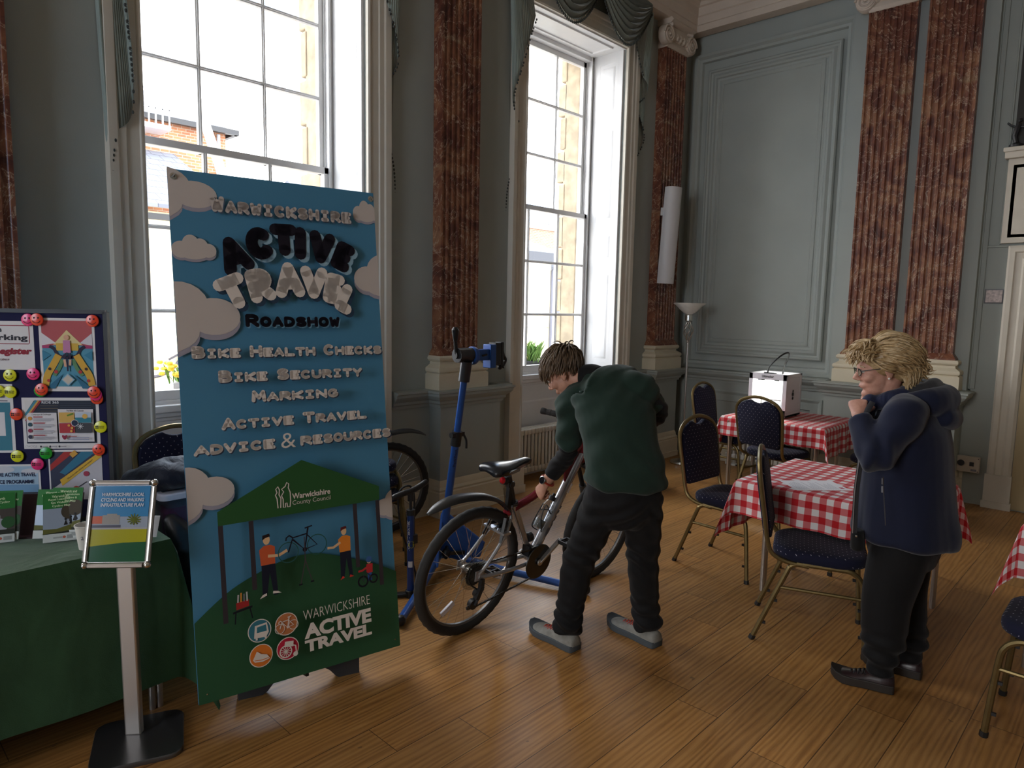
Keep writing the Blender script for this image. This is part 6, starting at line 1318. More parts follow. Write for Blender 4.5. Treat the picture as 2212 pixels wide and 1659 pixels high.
# swags across the head of each window
def swag(name, x0, x1, z0, z1, drop, label, y0):
    t = thing(name, label, 'curtain', ((x0+x1)/2, YW, z0), 0, 'curtain swags'); ox, oz = (x0+x1)/2, z0; b = MB(); n = 26; K = 9; rows = []; hem = []
    for j in range(K*4+1):
        f = j/(K*4); d_ = drop*f; row = []
        for i in range(n+1):
            u = i/n; s = 4*u*(1-u); x = x0+(x1-x0)*u; z = z0+(z1-z0)*u + .06*(1-f) - (d_*s*(.25+.75*s**.2)) - .12*f*(1-s)*0; pl = .022*sin(f*K*2*pi)*s**.6
            row.append((x-ox, y0-.05*s*sin(pi*min(1, f*1.05))-pl-.02-YW, z-oz))
        rows.append(row)
    b.add([p for r in rows for p in r], [(k*(n+1)+i, k*(n+1)+i+1, (k+1)*(n+1)+i+1, (k+1)*(n+1)+i) for k in range(K*4) for i in range(n)])
    b.build('velvet_folds', MT['curtain'], t, smooth=80, fix=False)
    tr = MB(); last = None; P = [V(p) for p in rows[-1]]; L = 0; nx = 0
    for a, c_ in zip(P, P[1:]):
        d_ = (c_-a).length
        while nx <= L+d_: q = a.lerp(c_, (nx-L)/d_); tr.lathe([(.002, 0), (.003, -.012), (.0075, -.020), (.009, -.028), (.006, -.036), (0, -.040)], q, 7); nx += .026
        L += d_
    tr.build('tassel_fringe', MT['pompom'], t)
for n, xc, l in ((1, 2.065, 'first'), (2, 5.066, 'second')):
    for k, (a, c_, za, zc, dr) in enumerate(((-.72, .18, 4.52, 4.55, .44), (.02, .90, 4.55, 4.50, .42))):
        swag('curtain_swag', xc+a, xc+c_, za, zc, dr, '%s looped curtain swag across the top of the %s window' % (('left', 'right')[k], l), 3.985-.04*k)
# ---------------------------------------------------------------- people
FH = V((sin(YAW), cos(YAW), 0))
def at(px, py, d):
    q = _r2*((px-1106)/1483) - _u2*((py-829.5)/1483) + _f; return CAM + q*(d/q.dot(FH))
def chain(b, pts, n=18, k=6, lat=None, mi=0, cap=.55):
    # lofted limb: pts = (position, half width along lat, half thickness across lat)
    P = spline([(*p, ra, rb) for p, ra, rb in pts], k); C = [V(p[:3]) for p in P]; rings = []; K = len(P); ref = V(lat) if lat is not None else None
    def ring(c, t, ra, rb):
        nonlocal ref
        if ref is None: ref = V((0, 0, 1)) if abs(t.z) < .9 else V((1, 0, 0))
        u = (ref - t*ref.dot(t)); u = u.normalized() if u.length > 1e-5 else t.orthogonal().normalized(); q = t.cross(u)
        if lat is None: ref = u
        return [c + u*cos(2*pi*i/n)*ra + q*sin(2*pi*i/n)*rb for i in range(n)]
    T = [(C[min(i+1, K-1)]-C[max(i-1, 0)]).normalized() for i in range(K)]
    a0 = [(-cap, .45), (-cap*.75, .75), (-cap*.35, .93)]
    for e, s in a0: m = min(P[0][3], P[0][4]); rings.append(ring(C[0]+T[0]*m*e, T[0], P[0][3]*s, P[0][4]*s))
    for i in range(K): rings.append(ring(C[i], T[i], P[i][3], P[i][4]))
    for e, s in reversed(a0): m = min(P[-1][3], P[-1][4]); rings.append(ring(C[-1]-T[-1]*m*e, T[-1], P[-1][3]*s, P[-1][4]*s))
    b.loft(rings, mi)
def ell(b, c, r, R=None, n=20): b.ball(c, 1, n, 0, r, R)
def fuse(b, name, vox, mat, parent, smooth=6, fold=None, org=(0, 0, 0), disp=None):
    # one continuous skin over all the pieces
    me = b.mesh('tmp', org); o = bpy.data.objects.new('tmp', me); S.collection.objects.link(o)
    import bmesh
    bm = bmesh.new(); bm.from_mesh(me); bmesh.ops.recalc_face_normals(bm, faces=bm.faces); bm.to_mesh(me); bm.free()
    r = o.modifiers.new('r', 'REMESH'); r.mode = 'VOXEL'; r.voxel_size = vox; s_ = o.modifiers.new('s', 'SMOOTH'); s_.factor = .5; s_.iterations = smooth
    dg = bpy.context.evaluated_depsgraph_get(); m2 = bpy.data.meshes.new_from_object(o.evaluated_get(dg)); bpy.data.objects.remove(o); bpy.data.meshes.remove(me)
    if fold:
        O = V(org); nr = [v.normal.copy() for v in m2.vertices]
        for v, n_ in zip(m2.vertices, nr): v.co = v.co + n_*fold(v.co+O, n_)
    return finish(m2, name, mat, parent, 0, fix=False) if False else _sm(finish(m2, name, mat, parent, 0, fix=False))
def _sm(o): o.data.polygons.foreach_set('use_smooth', [True]*len(o.data.polygons)); return o
def frame3(F, U):
    F = V(F).normalized(); U = V(U); U = (U - F*U.dot(F)).normalized(); L = U.cross(F); return Matrix((F, L, U)).transposed()   # columns: forward, left, up
def head(b, c, R, k=1.0, female=False):
    q = lambda x, y, z: V(c) + R @ V((x*k, y*k, z*k))
    e = lambda x, y, z, a, b_, d, R2=None: ell(b, q(x, y, z), (a*k, b_*k, d*k), R @ R2 if R2 is not None else R)
    e(-.012, 0, .045, .096, .075, .078); e(.030, 0, .025, .062, .064, .070); e(.030, 0, -.030, .058, .057, .075); e(.036, 0, -.072, .048, .046, .036); e(.072, 0, -.092, .022, .024, .018)
    e(.074, 0, .030, .020, .046, .014); e(.060, .036, -.018, .028, .026, .026); e(.060, -.036, -.018, .028, .026, .026); e(.076, 0, -.052, .017, .030, .018)
    chain(b, [(q(.086, 0, .022), .009*k, .009*k), (q(.098, 0, .000), .010*k, .010*k), (q(.110, 0, -.018), .013*k, .012*k)], 12, 4); e(.097, .010, -.024, .011, .008, .007); e(.097, -.010, -.024, .011, .008, .007)
    e(.089, 0, -.050, .009, .022, .005); e(.087, 0, -.060, .009, .020, .006)
    for s in (-1, 1):
        Q = Matrix.Rotation(radians(14), 3, 'Y') @ Matrix.Rotation(radians(s*18), 3, 'Z')
        e(-.010, s*.076, .000, .019, .008, .032, Q); e(-.012, s*.081, .012, .015, .006, .016, Q); e(-.006, s*.077, -.027, .010, .007, .012, Q)
        e(.0715, s*.031, .012, .015, .016, .011)
def face_bits(p, c, R, k, org, iris=(.05, .03, .02), lip=(.30, .12, .10)):
    q = lambda x, y, z: V(c) + R @ V((x*k, y*k, z*k)) - V(org)
    for s in (-1, 1):
        b = MB(); ell(b, q(.0755, s*.031, .010), (.0135*k, .0135*k, .0085*k), R, 14); ey = b.build('eye', plain('eye white', (.55, .52, .48), .2), p)
        b = MB(); ell(b, q(.0865, s*.032, .009), (.003*k, .0055*k, .0055*k), R, 10); b.build('iris', plain('iris', iris, .15), ey)
        b = MB(); b.tube([q(.084, s*.014, .030), q(.088, s*.032, .036), q(.078, s*.052, .030)], [.003*k, .004*k, .002*k], 6); b.build('eyebrow', HAIRC, p)
    b = MB(); b.tube([q(.083, -.021, -.056), q(.0965, 0, -.0545), q(.083, .021, -.056)], [.002*k, .0042*k, .002*k], 8); b.build('lips', plain('lips', lip, .45), p)
def locks(b, c, R, k, n, seed, root, flow, length, lift, rad, sc=(.1, .079, .083), off=(-.012, 0, .047), segs=6):
    # many tapered strands rooted on the scalp and combed along flow(root)
    r = random.Random(seed); made = 0; guard_ = 0
    while made < n and guard_ < n*30:
        guard_ += 1
        z = r.uniform(-1, 1); a = r.uniform(0, 2*pi); s = sqrt(1-z*z); d = V((s*cos(a), s*sin(a), z))
        if not root(d): continue
        made += 1; L = length*r.uniform(.65, 1.1); p = V((off[0]+d.x*sc[0], off[1]+d.y*sc[1], off[2]+d.z*sc[2])); pts = []; dirn = d.copy(); tw = V((r.uniform(-1, 1), r.uniform(-1, 1), r.uniform(-1, 1)))*.35
        for i in range(segs+1):
            f = i/segs; pts.append(V(c) + R @ (p*k)); g = (flow(d) + tw*.6).normalized(); nn = V(((p.x-off[0])/sc[0]**2, (p.y-off[1])/sc[1]**2, (p.z-off[2])/sc[2]**2)).normalized(); g = (g - nn*g.dot(nn)*.92 + nn*lift*(1-f*1.3)).normalized(); p = p + g*(L/segs)
            e_ = sqrt(((p.x-off[0])/sc[0])**2+((p.y-off[1])/sc[1])**2+((p.z-off[2])/sc[2])**2)
            if e_ < 1.02: p = V(off) + (p-V(off))*(1.02/e_)
        R0 = rad*k*r.uniform(.7, 1.3); b.tube(pts, [R0*(1-.85*(i/segs)**1.5) for i in range(segs+1)], 5)
def hand(b, w, d, n_, side, curl=(.9, 1.1, .8), spread=.10, k=1.0, thumb=(.5, .5), fan=0.0):
    # w: wrist, d: wrist to knuckles, n_: back of the hand, side: +1 left hand
    d = V(d).normalized(); n_ = (V(n_) - d*V(n_).dot(d)).normalized(); l = d.cross(n_)*side     # l: towards the thumb
    pl = .088*k
    chain(b, [(w, .026*k, .019*k), (w+d*.03*k, .031*k, .016*k), (w+d*.062*k, .040*k, .0145*k), (w+d*pl, .041*k, .0125*k)], 16, 4, l)
    for f, (o, L, r) in enumerate(((.031, .076, .0090), (.0105, .084, .0095), (-.0105, .078, .0090), (-.030, .060, .0078))):
        p = w + d*(pl-.006*abs(f-1)*k) + l*o*k; a = fan*(1.5-f); dd = (d*cos(a) + l*sin(a)).normalized(); up = n_; pts = [(p - dd*.012*k, r*k*1.1, r*k*1.1), (p, r*k*1.12, r*k*1.08)]
        for j, (s, c_) in enumerate(zip((.45, .31, .24), curl)):
            c2 = c_*(1+spread*(f-1.5)*.5); dd, up = (dd*cos(c2) - up*sin(c2)), (up*cos(c2) + dd*sin(c2)); p = p + dd*L*s*k; pts.append((p, r*k*(.98-.10*j), r*k*(.95-.12*j)))
        chain(b, pts, 10, 3, l)
    t0 = w + d*.022*k + l*.024*k - n_*.006*k; td = (d*.70 + l*.62 - n_*.35).normalized(); t1 = t0+td*.042*k; td2 = (td*cos(thumb[0]) + (-n_*.6 - l*.55 + d*.4).normalized()*sin(thumb[0])).normalized(); t2 = t1+td2*.034*k; td3 = (td2*cos(thumb[1]) + (-l + d*.2).normalized()*sin(thumb[1])).normalized(); t3 = t2+td3*.026*k
    chain(b, [(t0, .014*k, .014*k), (t1, .0115*k, .0115*k), (t2, .0105*k, .010*k), (t3, .008*k, .0075*k)], 10, 3)
def shoe(p, heel, toe, org, up_m, sole_m, lace_m, W=.047, H=.075, slip=False, rise=.014):
    heel, toe = V(heel), V(toe); d = (toe-heel); L = d.length; d.normalize(); s = V((-d.y, d.x, 0)); z = V((0, 0, 1)); o = V(org)
    prof = [(-.02, .55, .60, 0), (.0, .72, .95, 0), (.08, .80, 1.05, 0), (.22, .82, 1.0, 0), (.36, .80, .98, 0), (.50, .88, .82, 0), (.66, 1.02, .66, 0), (.80, 1.0, .56, .1), (.92, .80, .48, .25), (.985, .50, .38, .5), (1.01, .2, .22, .8)]
    b = MB(); rings = []
    for f, w_, h_, r_ in prof:
        c = heel + d*L*f - o; base = rise+.006+r_*.012; ring = []
        for i in range(16):
            a = pi*i/15; ring.append(c + s*W*w_*cos(a)*(1-.12*sin(a)) + z*(base + (H*h_-base)*sin(a)**.75))
        rings.append(ring)
    b.loft(rings); u = b.build('shoe', up_m, p, smooth=70)
    b = MB(); rings = []
    for f, w_, h_, r_ in prof:
        c = heel + d*L*f - o; x = W*w_*1.09+.002; lo = .0 + (max(0, f-.78)/.22)**2*.022; hi = rise+.012+r_*.016+lo*.5; rings.append([c+s*x*1.0+z*hi, c+s*x*.94+z*lo, c-s*x*.94+z*lo, c-s*x*1.0+z*hi])
    b.loft(rings); b.build('sole', sole_m, u, smooth=40, bev=.003)
    b = MB()
    for k in range(4):
        f = .44+.065*k; hz = H*(.88-.075*k)+.001; c = heel+d*L*f-o; w_ = .026
        b.tube([c+s*w_+z*(hz-.010), c+d*.012+z*(hz+.003), c-s*w_+d*.012+z*(hz-.010)], .0026, 6); b.tube([c-s*w_+z*(hz-.010), c+d*.010+z*(hz+.004), c+s*w_+d*.014+z*(hz-.011)], .0026, 6)
    b.build('laces', lace_m, u)
    return u
def m_skin(name, c):
    n = N(name); ob = n.obj(); f = n.noise(ob, 38, 4, .6); n.col(n.ramp(f, [(.25, tuple(x*y for x, y in zip(c, (.82, .72, .70)))), (.6, c), (.8, tuple(min(1, x*1.08) for x in c))]))
    n.set(.5, spec=.35, Subsurface_Weight=.12); n.p.inputs['Subsurface Radius'].default_value = (.012, .005, .003); n.bump(n.noise(ob, 420, 2), .12, .001); return n.m
def m_hair(name, stops, sc=60):
    n = N(name); ob = n.obj(); n.col(n.ramp(n.math('ADD', n.math('MULTIPLY', n.noise(ob, sc, 3, .6), .55), n.math('MULTIPLY', n.noise(ob, 9, 2), .45)), stops)); n.set(.42, spec=.4); n.bump(n.noise(ob, 260, 1), .2, .001); return n.m
nz = lambda p, f, s=0: noise.noise(V((p.x*f[0]+s, p.y*f[1]+s*1.7, p.z*f[2]-s)))
IL = V((-cos(YAW), sin(YAW), 0))        # image-left as a world direction

# ---------------------------------------------------------------- man bending over the bicycle
MO = V((2.64, 1.90, 0)); man = thing('person', 'man in a dark green T-shirt and black trousers bending over the bicycle', 'person', MO); m_ = lambda *a: at(*a)
SKM = m_skin('fair skin', (.50, .27, .19)); HAIRC = m_hair('brown hair', [(.3, (.040, .024, .014)), (.55, (.11, .070, .040)), (.75, (.21, .145, .085))])
pel, wai, che, upb, nek, nk2 = m_(1347, 1062, 3.12), m_(1344, 985, 3.13), m_(1333, 905, 3.18), m_(1312, 838, 3.26), m_(1275, 818, 3.32), m_(1246, 818, 3.355)
latm = V((.73, -.68, 0)); shL, shR = m_(1236, 872, 3.33), m_(1384, 842, 3.20); elL, wrL = m_(1226, 978, 3.40), m_(1179, 1043, 3.465); elR = m_(1420, 888, 3.27); wrR = m_(1352, 952, 3.44)
hipL, hipR = m_(1306, 1075, 3.13), m_(1388, 1070, 3.13); knL, knR = m_(1251, 1212, 3.17), m_(1389, 1205, 3.19); anL, anR = V((2.478, 1.985, .085)), V((2.795, 1.735, .085))
hF = (IL*.88 + FH*.42 + V((0, 0, -.78))).normalized(); hR = frame3(hF, V((0, 0, 1)) + IL*.12); hc = m_(1221, 806, 3.375)
hdL = (V((2.640, 2.335, .628)) - wrL).normalized()
b = MB(); head(b, hc, hR, 1.0)
chain(b, [(nek, .050, .050), (nk2, .056, .058), (hc+hR @ V((-.03, 0, -.03)), .055, .055)], 18, 4)
chain(b, [(pel, .13, .09), (wai, .13, .09), (che, .14, .10), (upb, .12, .06), (nek, .055, .05)], 20, 4, latm)
for s_, e_, w_ in ((shL, elL, wrL), (shR, elR, wrR)): chain(b, [(upb.lerp(s_, .5), .04, .04), (s_, .046, .046), (s_.lerp(e_, .5), .043, .043), (e_, .038, .038), (e_.lerp(w_, .35), .040, .040), (w_, .027, .024)], 16, 4)
for h_, k__, a_ in ((hipL, knL, anL), (hipR, knR, anR)): chain(b, [(pel.lerp(h_, .4), .07, .07), (h_, .065, .065), (k__, .048, .048), (k__.lerp(a_, .35), .046, .046), (a_, .034, .036)], 16, 4)
hand(b, wrL, hdL, -FH*.62+IL*.35+V((0, 0, .55)), 1, (.95, 1.25, .9), .1, 1.02, (.3, .4))
hand(b, wrR, (V((2.93, 2.05, .97))-wrR)+V((0, 0, -.02)), V((.2, -.3, 1)), -1, (.9, 1.1, .8), .1, 1.0)
body = fuse(b, 'body', .0042, SKM, man, 4, None, MO)
face_bits(man, hc, hR, 1.0, MO)
# hair: thick tousled cap combed forward
hb = MB()
flow_m = lambda d: V((.75 if d.z > -.2 else .25, .25*(1 if d.y > 0 else -1), -.55 - .5*max(0, -d.x)))
root_m = lambda d: d.z > -.10 - .55*max(0, -d.x) and not (d.x > .70 and d.z < .45) and not (abs(d.y) > .55 and d.z < .0 and d.x > -.05)
locks(hb, hc, hR, 1.0, 620, 4, root_m, flow_m, .075, .50, .0052)
locks(hb, hc, hR, 1.0, 60, 9, lambda d: d.x > .55 and d.z > .35, lambda d: V((1, .2*d.y, -.5)), .07, .55, .0042)
capm = MB(); ell(capm, hc + hR @ V((-.018, 0, .052)), (.098, .0775, .082), hR, 26)
hb.v += []; hb.build('hair', HAIRC, man, smooth=80, fix=False).location = -MO
o_ = capm.build('hair_base', HAIRC, man, smooth=80); o_.location = -MO
# T-shirt
SHIRT = m_cloth('dark green cotton', (.013, .030, .022), .85, .08, 6, 380, .12, folds=0)
b = MB(); hem = m_(1350, 1042, 3.12)
chain(b, [(hem+V((0, 0, -.005)), .197, .150), (hem+V((0, 0, .05)), .190, .150), (wai+V((0, 0, .0)), .178, .142), (che.lerp(wai, .5), .176, .140), (che, .182, .136), (che.lerp(upb, .6), .190, .122), (upb+V((0, 0, .012)), .175, .098), (upb.lerp(nek, .55)+V((0, 0, .0)), .12, .078), (nek, .078, .070)], 28, 5, latm, cap=.2)
for s_, e_, f_ in ((shL, elL, .84), (shR, elR, .78)):
    d_ = e_-s_; chain(b, [(upb.lerp(s_, .42), .086, .080), (s_+V((0, 0, .006)), .078, .074), (s_.lerp(e_, f_*.5), .066, .064), (s_.lerp(e_, f_), .064, .060)], 20, 5, cap=.15)
def f_shirt(p, n_):
    q = p-che; along = q.dot(latm); h = p.z; a = .0035*nz(p, (9, 9, 3.5), 3)
    a += .010*max(0, 1-abs(h-.86)/.20)*sin((h*1.0+along*.75)*52 + 3*nz(p, (5, 5, 5), 9))*(.5+.5*nz(p, (4, 4, 4), 2))
    a += .006*max(0, 1-(p-shL).length/.24)*sin((p-shL).dot(V((.5, .4, .75)))*95)
    a += .005*max(0, 1-(p-shR).length/.22)*sin((p-shR).dot(V((-.5, .4, .75)))*90)
    a += .007*max(0, along*-1+.02)*3*sin((h-along*.8)*38+2*nz(p, (6, 6, 6), 5))
    return a
fuse(b, 'tshirt', .0075, SHIRT, man, 5, f_shirt, MO)
# black base layer: collar and long sleeves
BLK = m_cloth('black base layer', (.006, .006, .0065), .8, .1, 8, 300, .1)
b = MB(); chain(b, [(s_, .052, .052) for s_ in (shL, shL.lerp(elL, .6))] + [(elL, .050, .049), (elL.lerp(wrL, .4), .049, .047), (elL.lerp(wrL, .74), .0435, .041)], 18, 5, cap=.1)
fuse(b, 'sleeve', .006, BLK, man, 3, lambda p, n_: .0035*sin(p.z*150+6*nz(p, (9, 9, 9))) * max(0, 1-abs(p.z-elL.z)/.12), MO)
b = MB(); chain(b, [(shR, .056, .056), (elR, .054, .053), (elR.lerp(wrR, .4), .050, .048), (elR.lerp(wrR, .8), .042, .040)], 18, 5, cap=.1)
fuse(b, 'sleeve', .006, BLK, man, 3, lambda p, n_: .003*sin(p.z*140+5*nz(p, (9, 9, 9))), MO)
b = MB(); d_ = (nk2-nek).normalized(); chain(b, [(nek.lerp(upb, .25), .082, .074), (nek, .074, .068), (nek.lerp(nk2, .55), .066, .064)], 20, 4, cap=.1); fuse(b, 'collar', .006, BLK, man, 3, None, MO)
# trousers
TRM = m_cloth('black walking trousers', (.006, .006, .007), .75, .15, 5, 350, .08)
b = MB(); chain(b, [(pel+V((0, 0, .09)), .165, .120), (pel, .178, .132), (pel+V((0, 0, -.075)), .170, .125), (pel+V((0, 0, -.14)), .135, .10)], 26, 5, latm, cap=.3)
for h_, k__, a_, s in ((hipL, knL, anL, -1), (hipR, knR, anR, 1)):
    chain(b, [(h_+V((0, 0, .0)), .095, .105), (h_.lerp(k__, .45), .088, .094), (k__, .078, .080), (k__.lerp(a_, .35), .072, .076), (k__.lerp(a_, .75), .066, .072), (a_+V((0, -.012, -.005)), .068, .076)], 22, 6, latm, cap=.1)
def f_tr(p, n_):
    lo = max(0, 1-abs(p.z-.13)/.16); kn = max(0, 1-abs(p.z-.45)/.16); cr = max(0, 1-abs(p.z-.68)/.14)
    return .009*lo*sin(p.z*105+5*nz(p, (7, 7, 4), 1)) + .006*kn*sin(p.z*80+p.x*30+5*nz(p, (8, 8, 5), 4)) + .006*cr*sin((p.z+abs(p.x-2.62)*.9)*75) + .004*nz(p, (10, 10, 4), 7)
fuse(b, 'trousers', .008, TRM, man, 4, f_tr, MO)
UPM, SOM, LAM = plain('grey mesh trainers', (.25, .245, .225), .8, var=.18, vscale=35, bump=.3, bscale=220), plain('slate rubber sole', (.07, .085, .10), .7), plain('red laces', (.45, .05, .03), .7)
shoe(man, (2.470, 1.915, 0), (2.494, 2.212, 0), MO, UPM, SOM, LAM, .052, .082, rise=.020); shoe(man, (2.786, 1.665, 0), (2.832, 1.975, 0), MO, UPM, SOM, LAM, .052, .082, rise=.020)
# watch
wd = (elL-wrL).normalized(); wn = (-FH*.62+IL*.62+V((0, 0, .35))); wn = (wn-wd*wn.dot(wd)).normalized(); wc = wrL+wd*.016; wl = wd.cross(wn)
b = MB(); b.tube([wc-MO + wn*.030*cos(a) + wl*.034*sin(a) for a in [2*pi*i/24 for i in range(24)]], .010, 8, 0, False, True, .25, wd); ws = b.build('watch_strap', plain('red strap', (.42, .035, .015), .5), man)
b = MB(); b.lathe([(0, 0), (.021, 0), (.022, .004), (.021, .010), (.018, .011)], wc+wn*.028-MO, 26, 0, wn); b.build('watch_case', MT['chrome'], ws); b = MB(); b.lathe([(0, .0), (.018, .0), (.018, .0012), (0, .0012)], wc+wn*.0385-MO, 26, 0, wn); b.build('watch_face', plain('black glass', (.008, .008, .010), .1), ws)

# ---------------------------------------------------------------- woman standing by the gingham table
WO = V((3.29, .80, 0)); wom = thing('person', 'woman with short blonde grey hair in a navy hooded coat and black trousers', 'person', WO)
WF = V((-.24, .97, 0)).normalized(); WL = V((-.97, -.24, 0)).normalized(); D = 2.915
SKW = m_skin('pink fair skin', (.56, .31, .235)); HAIRC = m_hair('blonde grey hair', [(.28, (.16, .095, .040)), (.48, (.40, .27, .13)), (.66, (.58, .45, .28)), (.8, (.66, .58, .46))], 70)
wp, ww, wch, wup, wn1, wn2 = at(1955, 1130, D), at(1956, 1040, D), at(1957, 950, D), at(1950, 890, D), at(1938, 862, D), at(1915, 838, D)
hc = at(1903, 800, D); hF = (IL*.96 + FH*.20 + V((0, 0, -.20))).normalized(); hR = frame3(hF, (0, 0, 1)); sL, sR = at(1956, 898, D-.165), at(1956, 892, D+.165)
eL, wL = at(1888, 990, D-.20), at(1853, 897, D-.075); eR, wR = at(1884, 985, D+.19), at(1860, 893, D+.055)
fLh, fLt, fRh, fRt = V((3.186, .735, 0)), V((3.127, .972, 0)), V((3.405, .680, 0)), V((3.375, .920, 0))
aL, aR = fLh.lerp(fLt, .22)+V((0, 0, .08)), fRh.lerp(fRt, .22)+V((0, 0, .08)); hL, hRr = wp+WL*.09, wp-WL*.09
b = MB(); head(b, hc, hR, .96, True)
chain(b, [(wn1, .055, .055), (wn2, .050, .050), (hc+hR @ V((-.03, 0, -.04)), .050, .050)], 18, 4)
chain(b, [(wp, .14, .10), (ww, .125, .09), (wch, .14, .105), (wup, .13, .08), (wn1, .06, .055)], 20, 4, WL)
for s_, e_, w_ in ((sL, eL, wL), (sR, eR, wR)): chain(b, [(wup.lerp(s_, .5), .05, .05), (s_, .05, .05), (e_, .038, .038), (w_, .024, .022)], 16, 4)
for h_, a_ in ((hL, aL), (hRr, aR)): chain(b, [(h_, .07, .07), (h_.lerp(a_, .5), .05, .05), (a_, .033, .035)], 16, 4)
hand(b, wL, (at(1853, 868, D-.02)-wL), -FH*.9+IL*.55, 1, (1.1, 1.25, .9), .1, .93, (.5, .6)); hand(b, wR, (at(1866, 870, D+.01)-wR), FH*.3+IL*.95, -1, (1.05, 1.2, .9), .1, .93, (.5, .6))
fuse(b, 'body', .0042, SKW, wom, 4, None, WO); face_bits(wom, hc, hR, .96, WO, lip=(.36, .14, .13))
hb = MB(); capw = MB(); ell(capw, hc + hR @ V((-.026, 0, .050)), (.106, .090, .086), hR, 26); ell(capw, hc + hR @ V((-.070, 0, .005)), (.062, .074, .068), hR, 22)
root_w = lambda d: (d.z > .05 or d.x < -.05) and d.z > -.75 and not (d.x > .78 and d.z < .42) and not (d.x > .05 and d.z < .02)
def flow_w(d):
    if d.x > .35 and d.z > .2: return V((.55, .7*(1 if d.y > 0 else -1), .15))
    return V((-.75, .22*(1 if d.y > 0 else -1), -.45-.5*max(0, -d.z)))
SC = (.110, .095, .090)
locks(hb, hc, hR, .98, 760, 14, root_w, flow_w, .095, .62, .0060, SC, (-.026, 0, .050), 7)
locks(hb, hc, hR, .98, 260, 15, lambda d: d.x < -.1 and d.z < .25, lambda d: V((-.25, .1*d.y, -.9)), .075, .70, .0060, (.082, .088, .085), (-.058, 0, .012), 7)
locks(hb, hc, hR, .98, 150, 16, lambda d: d.x > .45 and d.z > .30, lambda d: V((.7, .5*d.y, -.05)), .070, .75, .0055, SC, (-.026, 0, .050), 7)
locks(hb, hc, hR, .98, 150, 17, lambda d: abs(d.y) > .6 and -.25 < d.z < .55 and d.x < .55, lambda d: V((-.85, 0, -.35)), .085, .40, .0055, (.10, .088, .085), (-.012, 0, .035), 7)
hb.build('hair', HAIRC, wom, smooth=80, fix=False).location = -WO; o_ = capw.build('hair_base', HAIRC, wom, smooth=80); o_.location = -WO
# glasses and earring
q = lambda x, y, z: hc + hR @ V((x*.96, y*.96, z*.96)) - WO
gl = MB()
for s in (-1, 1):
    ring = [q(.100-.006*abs(cos(a)), s*.032+.021*cos(a), .010+.016*sin(a)) for a in [2*pi*i/20 for i in range(20)]]; gl.tube(ring, .0019, 6, loop=True)
    gl.tube([q(.094, s*.053, .016), q(.05, s*.079, .018), q(-.01, s*.082, .016)], .0017, 6)
gl.tube([q(.101, -.011, .014), q(.104, 0, .016), q(.101, .011, .014)], .0018, 6); g_ = gl.build('glasses_frame', MT['black'], wom)
gl = MB()
for s in (-1, 1): gl.poly([q(.100-.006*abs(cos(a)), s*.032+.020*cos(a), .010+.015*sin(a)) for a in [2*pi*i/20 for i in range(20)]])
gl.build('lenses', m_glass('spectacle lens', (.55, .55, .58)), g_, smooth=0); b = MB(); b.ball(q(-.004, .087, -.030), .0048, 10); b.build('earring', plain('pearl', (.7, .66, .6), .2), wom)
# coat
COAT = m_cloth('navy softshell', (.006, .009, .028), .8, .14, 7, 300, .2); GRYF = m_cloth('charcoal fleece lining', (.030, .030, .034), .95, .15, 12, 300, .3)
b = MB(); hz = at(1953, 1158, D)
chain(b, [(hz, .232, .208), (hz+V((0, 0, .035)), .234, .210), (hz.lerp(ww, .5), .218, .196), (ww, .205, .184), (wch, .205, .172), (wch.lerp(wup, .5), .205, .155), (wup, .19, .125), (wup.lerp(wn1, .6)+V((0, 0, .005)), .13, .10)], 30, 5, WL, cap=.12)
for s_, e_, w_ in ((sL, eL, wL), (sR, eR, wR)):
    chain(b, [(wup.lerp(s_, .45), .085, .085), (s_, .082, .080), (s_.lerp(e_, .5), .074, .073), (s_.lerp(e_, .88), .072, .070), (e_+V((0, 0, .012)), .070, .066), (e_.lerp(w_, .3), .064, .061), (e_.lerp(w_, .65), .056, .053), (e_.lerp(w_, .93), .048, .045)], 20, 5, cap=.1)
def f_coat(p, n_):
    a = .003*nz(p, (8, 8, 3), 3); dl = (p-eL).length; a += .011*max(0, 1-dl/.17)*sin((p-eL).dot((wL-sL).normalized())*70 + 3*nz(p, (9, 9, 9), 2))
    a += .006*max(0, 1-abs(p.z-.72)/.22)*sin(atan2(p.y-WO.y, p.x-WO.x)*7+2*nz(p, (4, 4, 3), 6)) + .006*max(0, 1-(p-sL).length/.22)*sin((p-sL).dot(V((.3, .3, .9)))*60)
    return a
ct = fuse(b, 'coat', .0085, COAT, wom, 5, f_coat, WO)
b = MB(); H0 = at(1978, 868, D)
chain(b, [(H0+WL*.13+V((0, 0, -.01))+WF*.06, .045, .040), (H0+WL*.12-WF*.05+V((0, 0, .015)), .060, .050), (H0-WF*.105+V((0, 0, .012)), .072, .058), (H0-WL*.12-WF*.05+V((0, 0, .015)), .060, .050), (H0-WL*.13+WF*.06+V((0, 0, -.01)), .045, .040)], 20, 5, (0, 0, 1), cap=.4)
chain(b, [(H0-WF*.10+WL*.10+V((0, 0, -.045)), .040, .036), (H0-WF*.135+V((0, 0, -.055)), .050, .042), (H0-WF*.10-WL*.10+V((0, 0, -.045)), .040, .036)], 18, 5, (0, 0, 1), cap=.4)
fuse(b, 'hood', .007, COAT, ct, 4, lambda p, n_: .006*nz(p, (14, 14, 14), 5), WO)
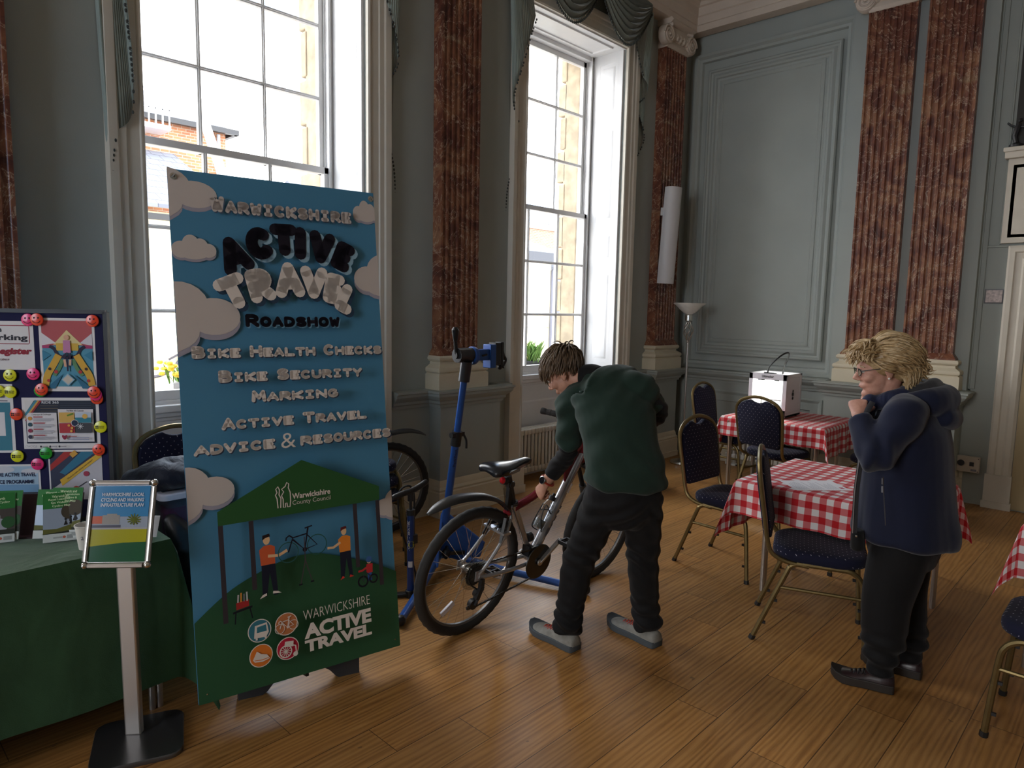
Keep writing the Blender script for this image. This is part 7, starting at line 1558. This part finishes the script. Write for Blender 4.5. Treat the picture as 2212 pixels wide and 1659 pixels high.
b = MB(); chain(b, [(H0+WL*.085+WF*.07+V((0, 0, .022)), .030, .026), (H0+WL*.085-WF*.02+V((0, 0, .045)), .045, .034), (H0-WF*.065+V((0, 0, .052)), .058, .040), (H0-WL*.085-WF*.02+V((0, 0, .045)), .045, .034), (H0-WL*.085+WF*.07+V((0, 0, .022)), .030, .026)], 18, 5, (0, 0, 1), cap=.4)
fuse(b, 'hood_lining', .006, GRYF, ct, 4, lambda p, n_: .005*nz(p, (18, 18, 18), 8), WO)
# open front edge of the coat: grey facing with the zip
fr_ = [at(1885, 868, D-.10), at(1868, 905, D-.10), at(1858, 1000, D-.115), at(1850, 1060, D-.105), at(1846, 1130, D-.095), at(1845, 1150, D-.09)]
b = MB(); P = spline([tuple(p-WO) for p in fr_], 6); b.tube(P, .011, 8, flat=.4, up=WL); b.build('front_facing', GRYF, ct)
b = MB(); P2 = [V(p)+(-WF*.0+WL*.010+IL*.006) for p in P[8:]]; b.tube(P2, .0022, 6); b.build('zip', plain('pale zip', (.35, .34, .36), .4, .5), ct)
b = MB(); P = spline([tuple(at(1908+dx, y, D-.215+dd)-WO) for dx, y, dd in ((0, 1030, 0), (0, 1050, 0), (3, 1100, -.01), (5, 1135, -.015))], 4); b.tube(P, .0022, 6); b.bar(at(1906, 1033, D-.222)-WO, at(1906, 1046, D-.222)-WO, .006, .004); b.bar(at(1906, 1050, D-.222)-WO, at(1906, 1064, D-.225)-WO, .007, .004); b.build('pocket_zip', plain('dull zip', (.10, .10, .11), .4, .6), ct)
b = MB(); chain(b, [(at(1852, 1145, D-.06), .035, .025), (at(1853, 1170, D-.06), .045, .03), (at(1853, 1184, D-.06), .043, .03)], 14, 4, WL, cap=.2); fuse(b, 'cardigan_hem', .006, BLK, wom, 3, None, WO)
b = MB(); b.ball(at(1850, 1158, D-.105)-WO, .006, 8); b.build('toggle', MT['chrome'], ct)
SCARF = m_cloth('navy scarf', (.010, .014, .042), .9, .2, 14, 300, .3, folds=18)
b = MB(); N0 = wn1.lerp(wn2, .45); ringp = [N0 + WF*.062*cos(a) + WL*.070*sin(a) + V((0, 0, -.012-.028*cos(a))) for a in [2*pi*i/10 for i in range(11)]]
chain(b, [(p, .034, .026) for p in ringp], 16, 4); chain(b, [(N0+WF*.07+V((0, 0, -.03)), .035, .028), (at(1882, 866, D), .04, .03), (at(1872, 890, D), .045, .03), (at(1872, 930, D), .045, .03)], 14, 4)
fuse(b, 'scarf', .0065, SCARF, wom, 3, lambda p, n_: .005*nz(p, (22, 22, 14), 5), WO)
# trousers and shoes
b = MB(); chain(b, [(wp+V((0, 0, .02)), .19, .155), (wp+V((0, 0, -.08)), .185, .15), (wp+V((0, 0, -.16)), .15, .13)], 24, 5, WL, cap=.3)
for h_, a_, l0 in ((hL, aL, 0), (hRr, aR, 0)):
    k__ = h_.lerp(a_, .52)+WF*.02; chain(b, [(h_+V((0, 0, -.04)), .098, .118), (h_.lerp(k__, .6), .092, .110), (k__, .085, .100), (k__.lerp(a_, .5), .078, .090), (a_+V((0, 0, .085)), .066, .074), (a_+V((0, 0, .03)), .052, .056), (a_+V((0, 0, -.01)), .048, .052)], 22, 6, WL, cap=.1)
fuse(b, 'trousers', .008, TRM, wom, 4, lambda p, n_: .010*max(0, 1-abs(p.z-.17)/.12)*sin(p.z*90+4*nz(p, (7, 7, 4), 3)) + .005*nz(p, (9, 9, 3), 5), WO)
LTH, WSO, WLA = plain('dark burgundy leather', (.022, .010, .012), .3, var=.4, vscale=20), plain('brown black sole', (.025, .020, .017), .6), plain('black laces', (.01, .01, .01), .6)
shoe(wom, fLh, fLt, WO, LTH, WSO, WLA, .045, .078, rise=.026); shoe(wom, fRh, fRt, WO, LTH, WSO, WLA, .045, .078, rise=.026)
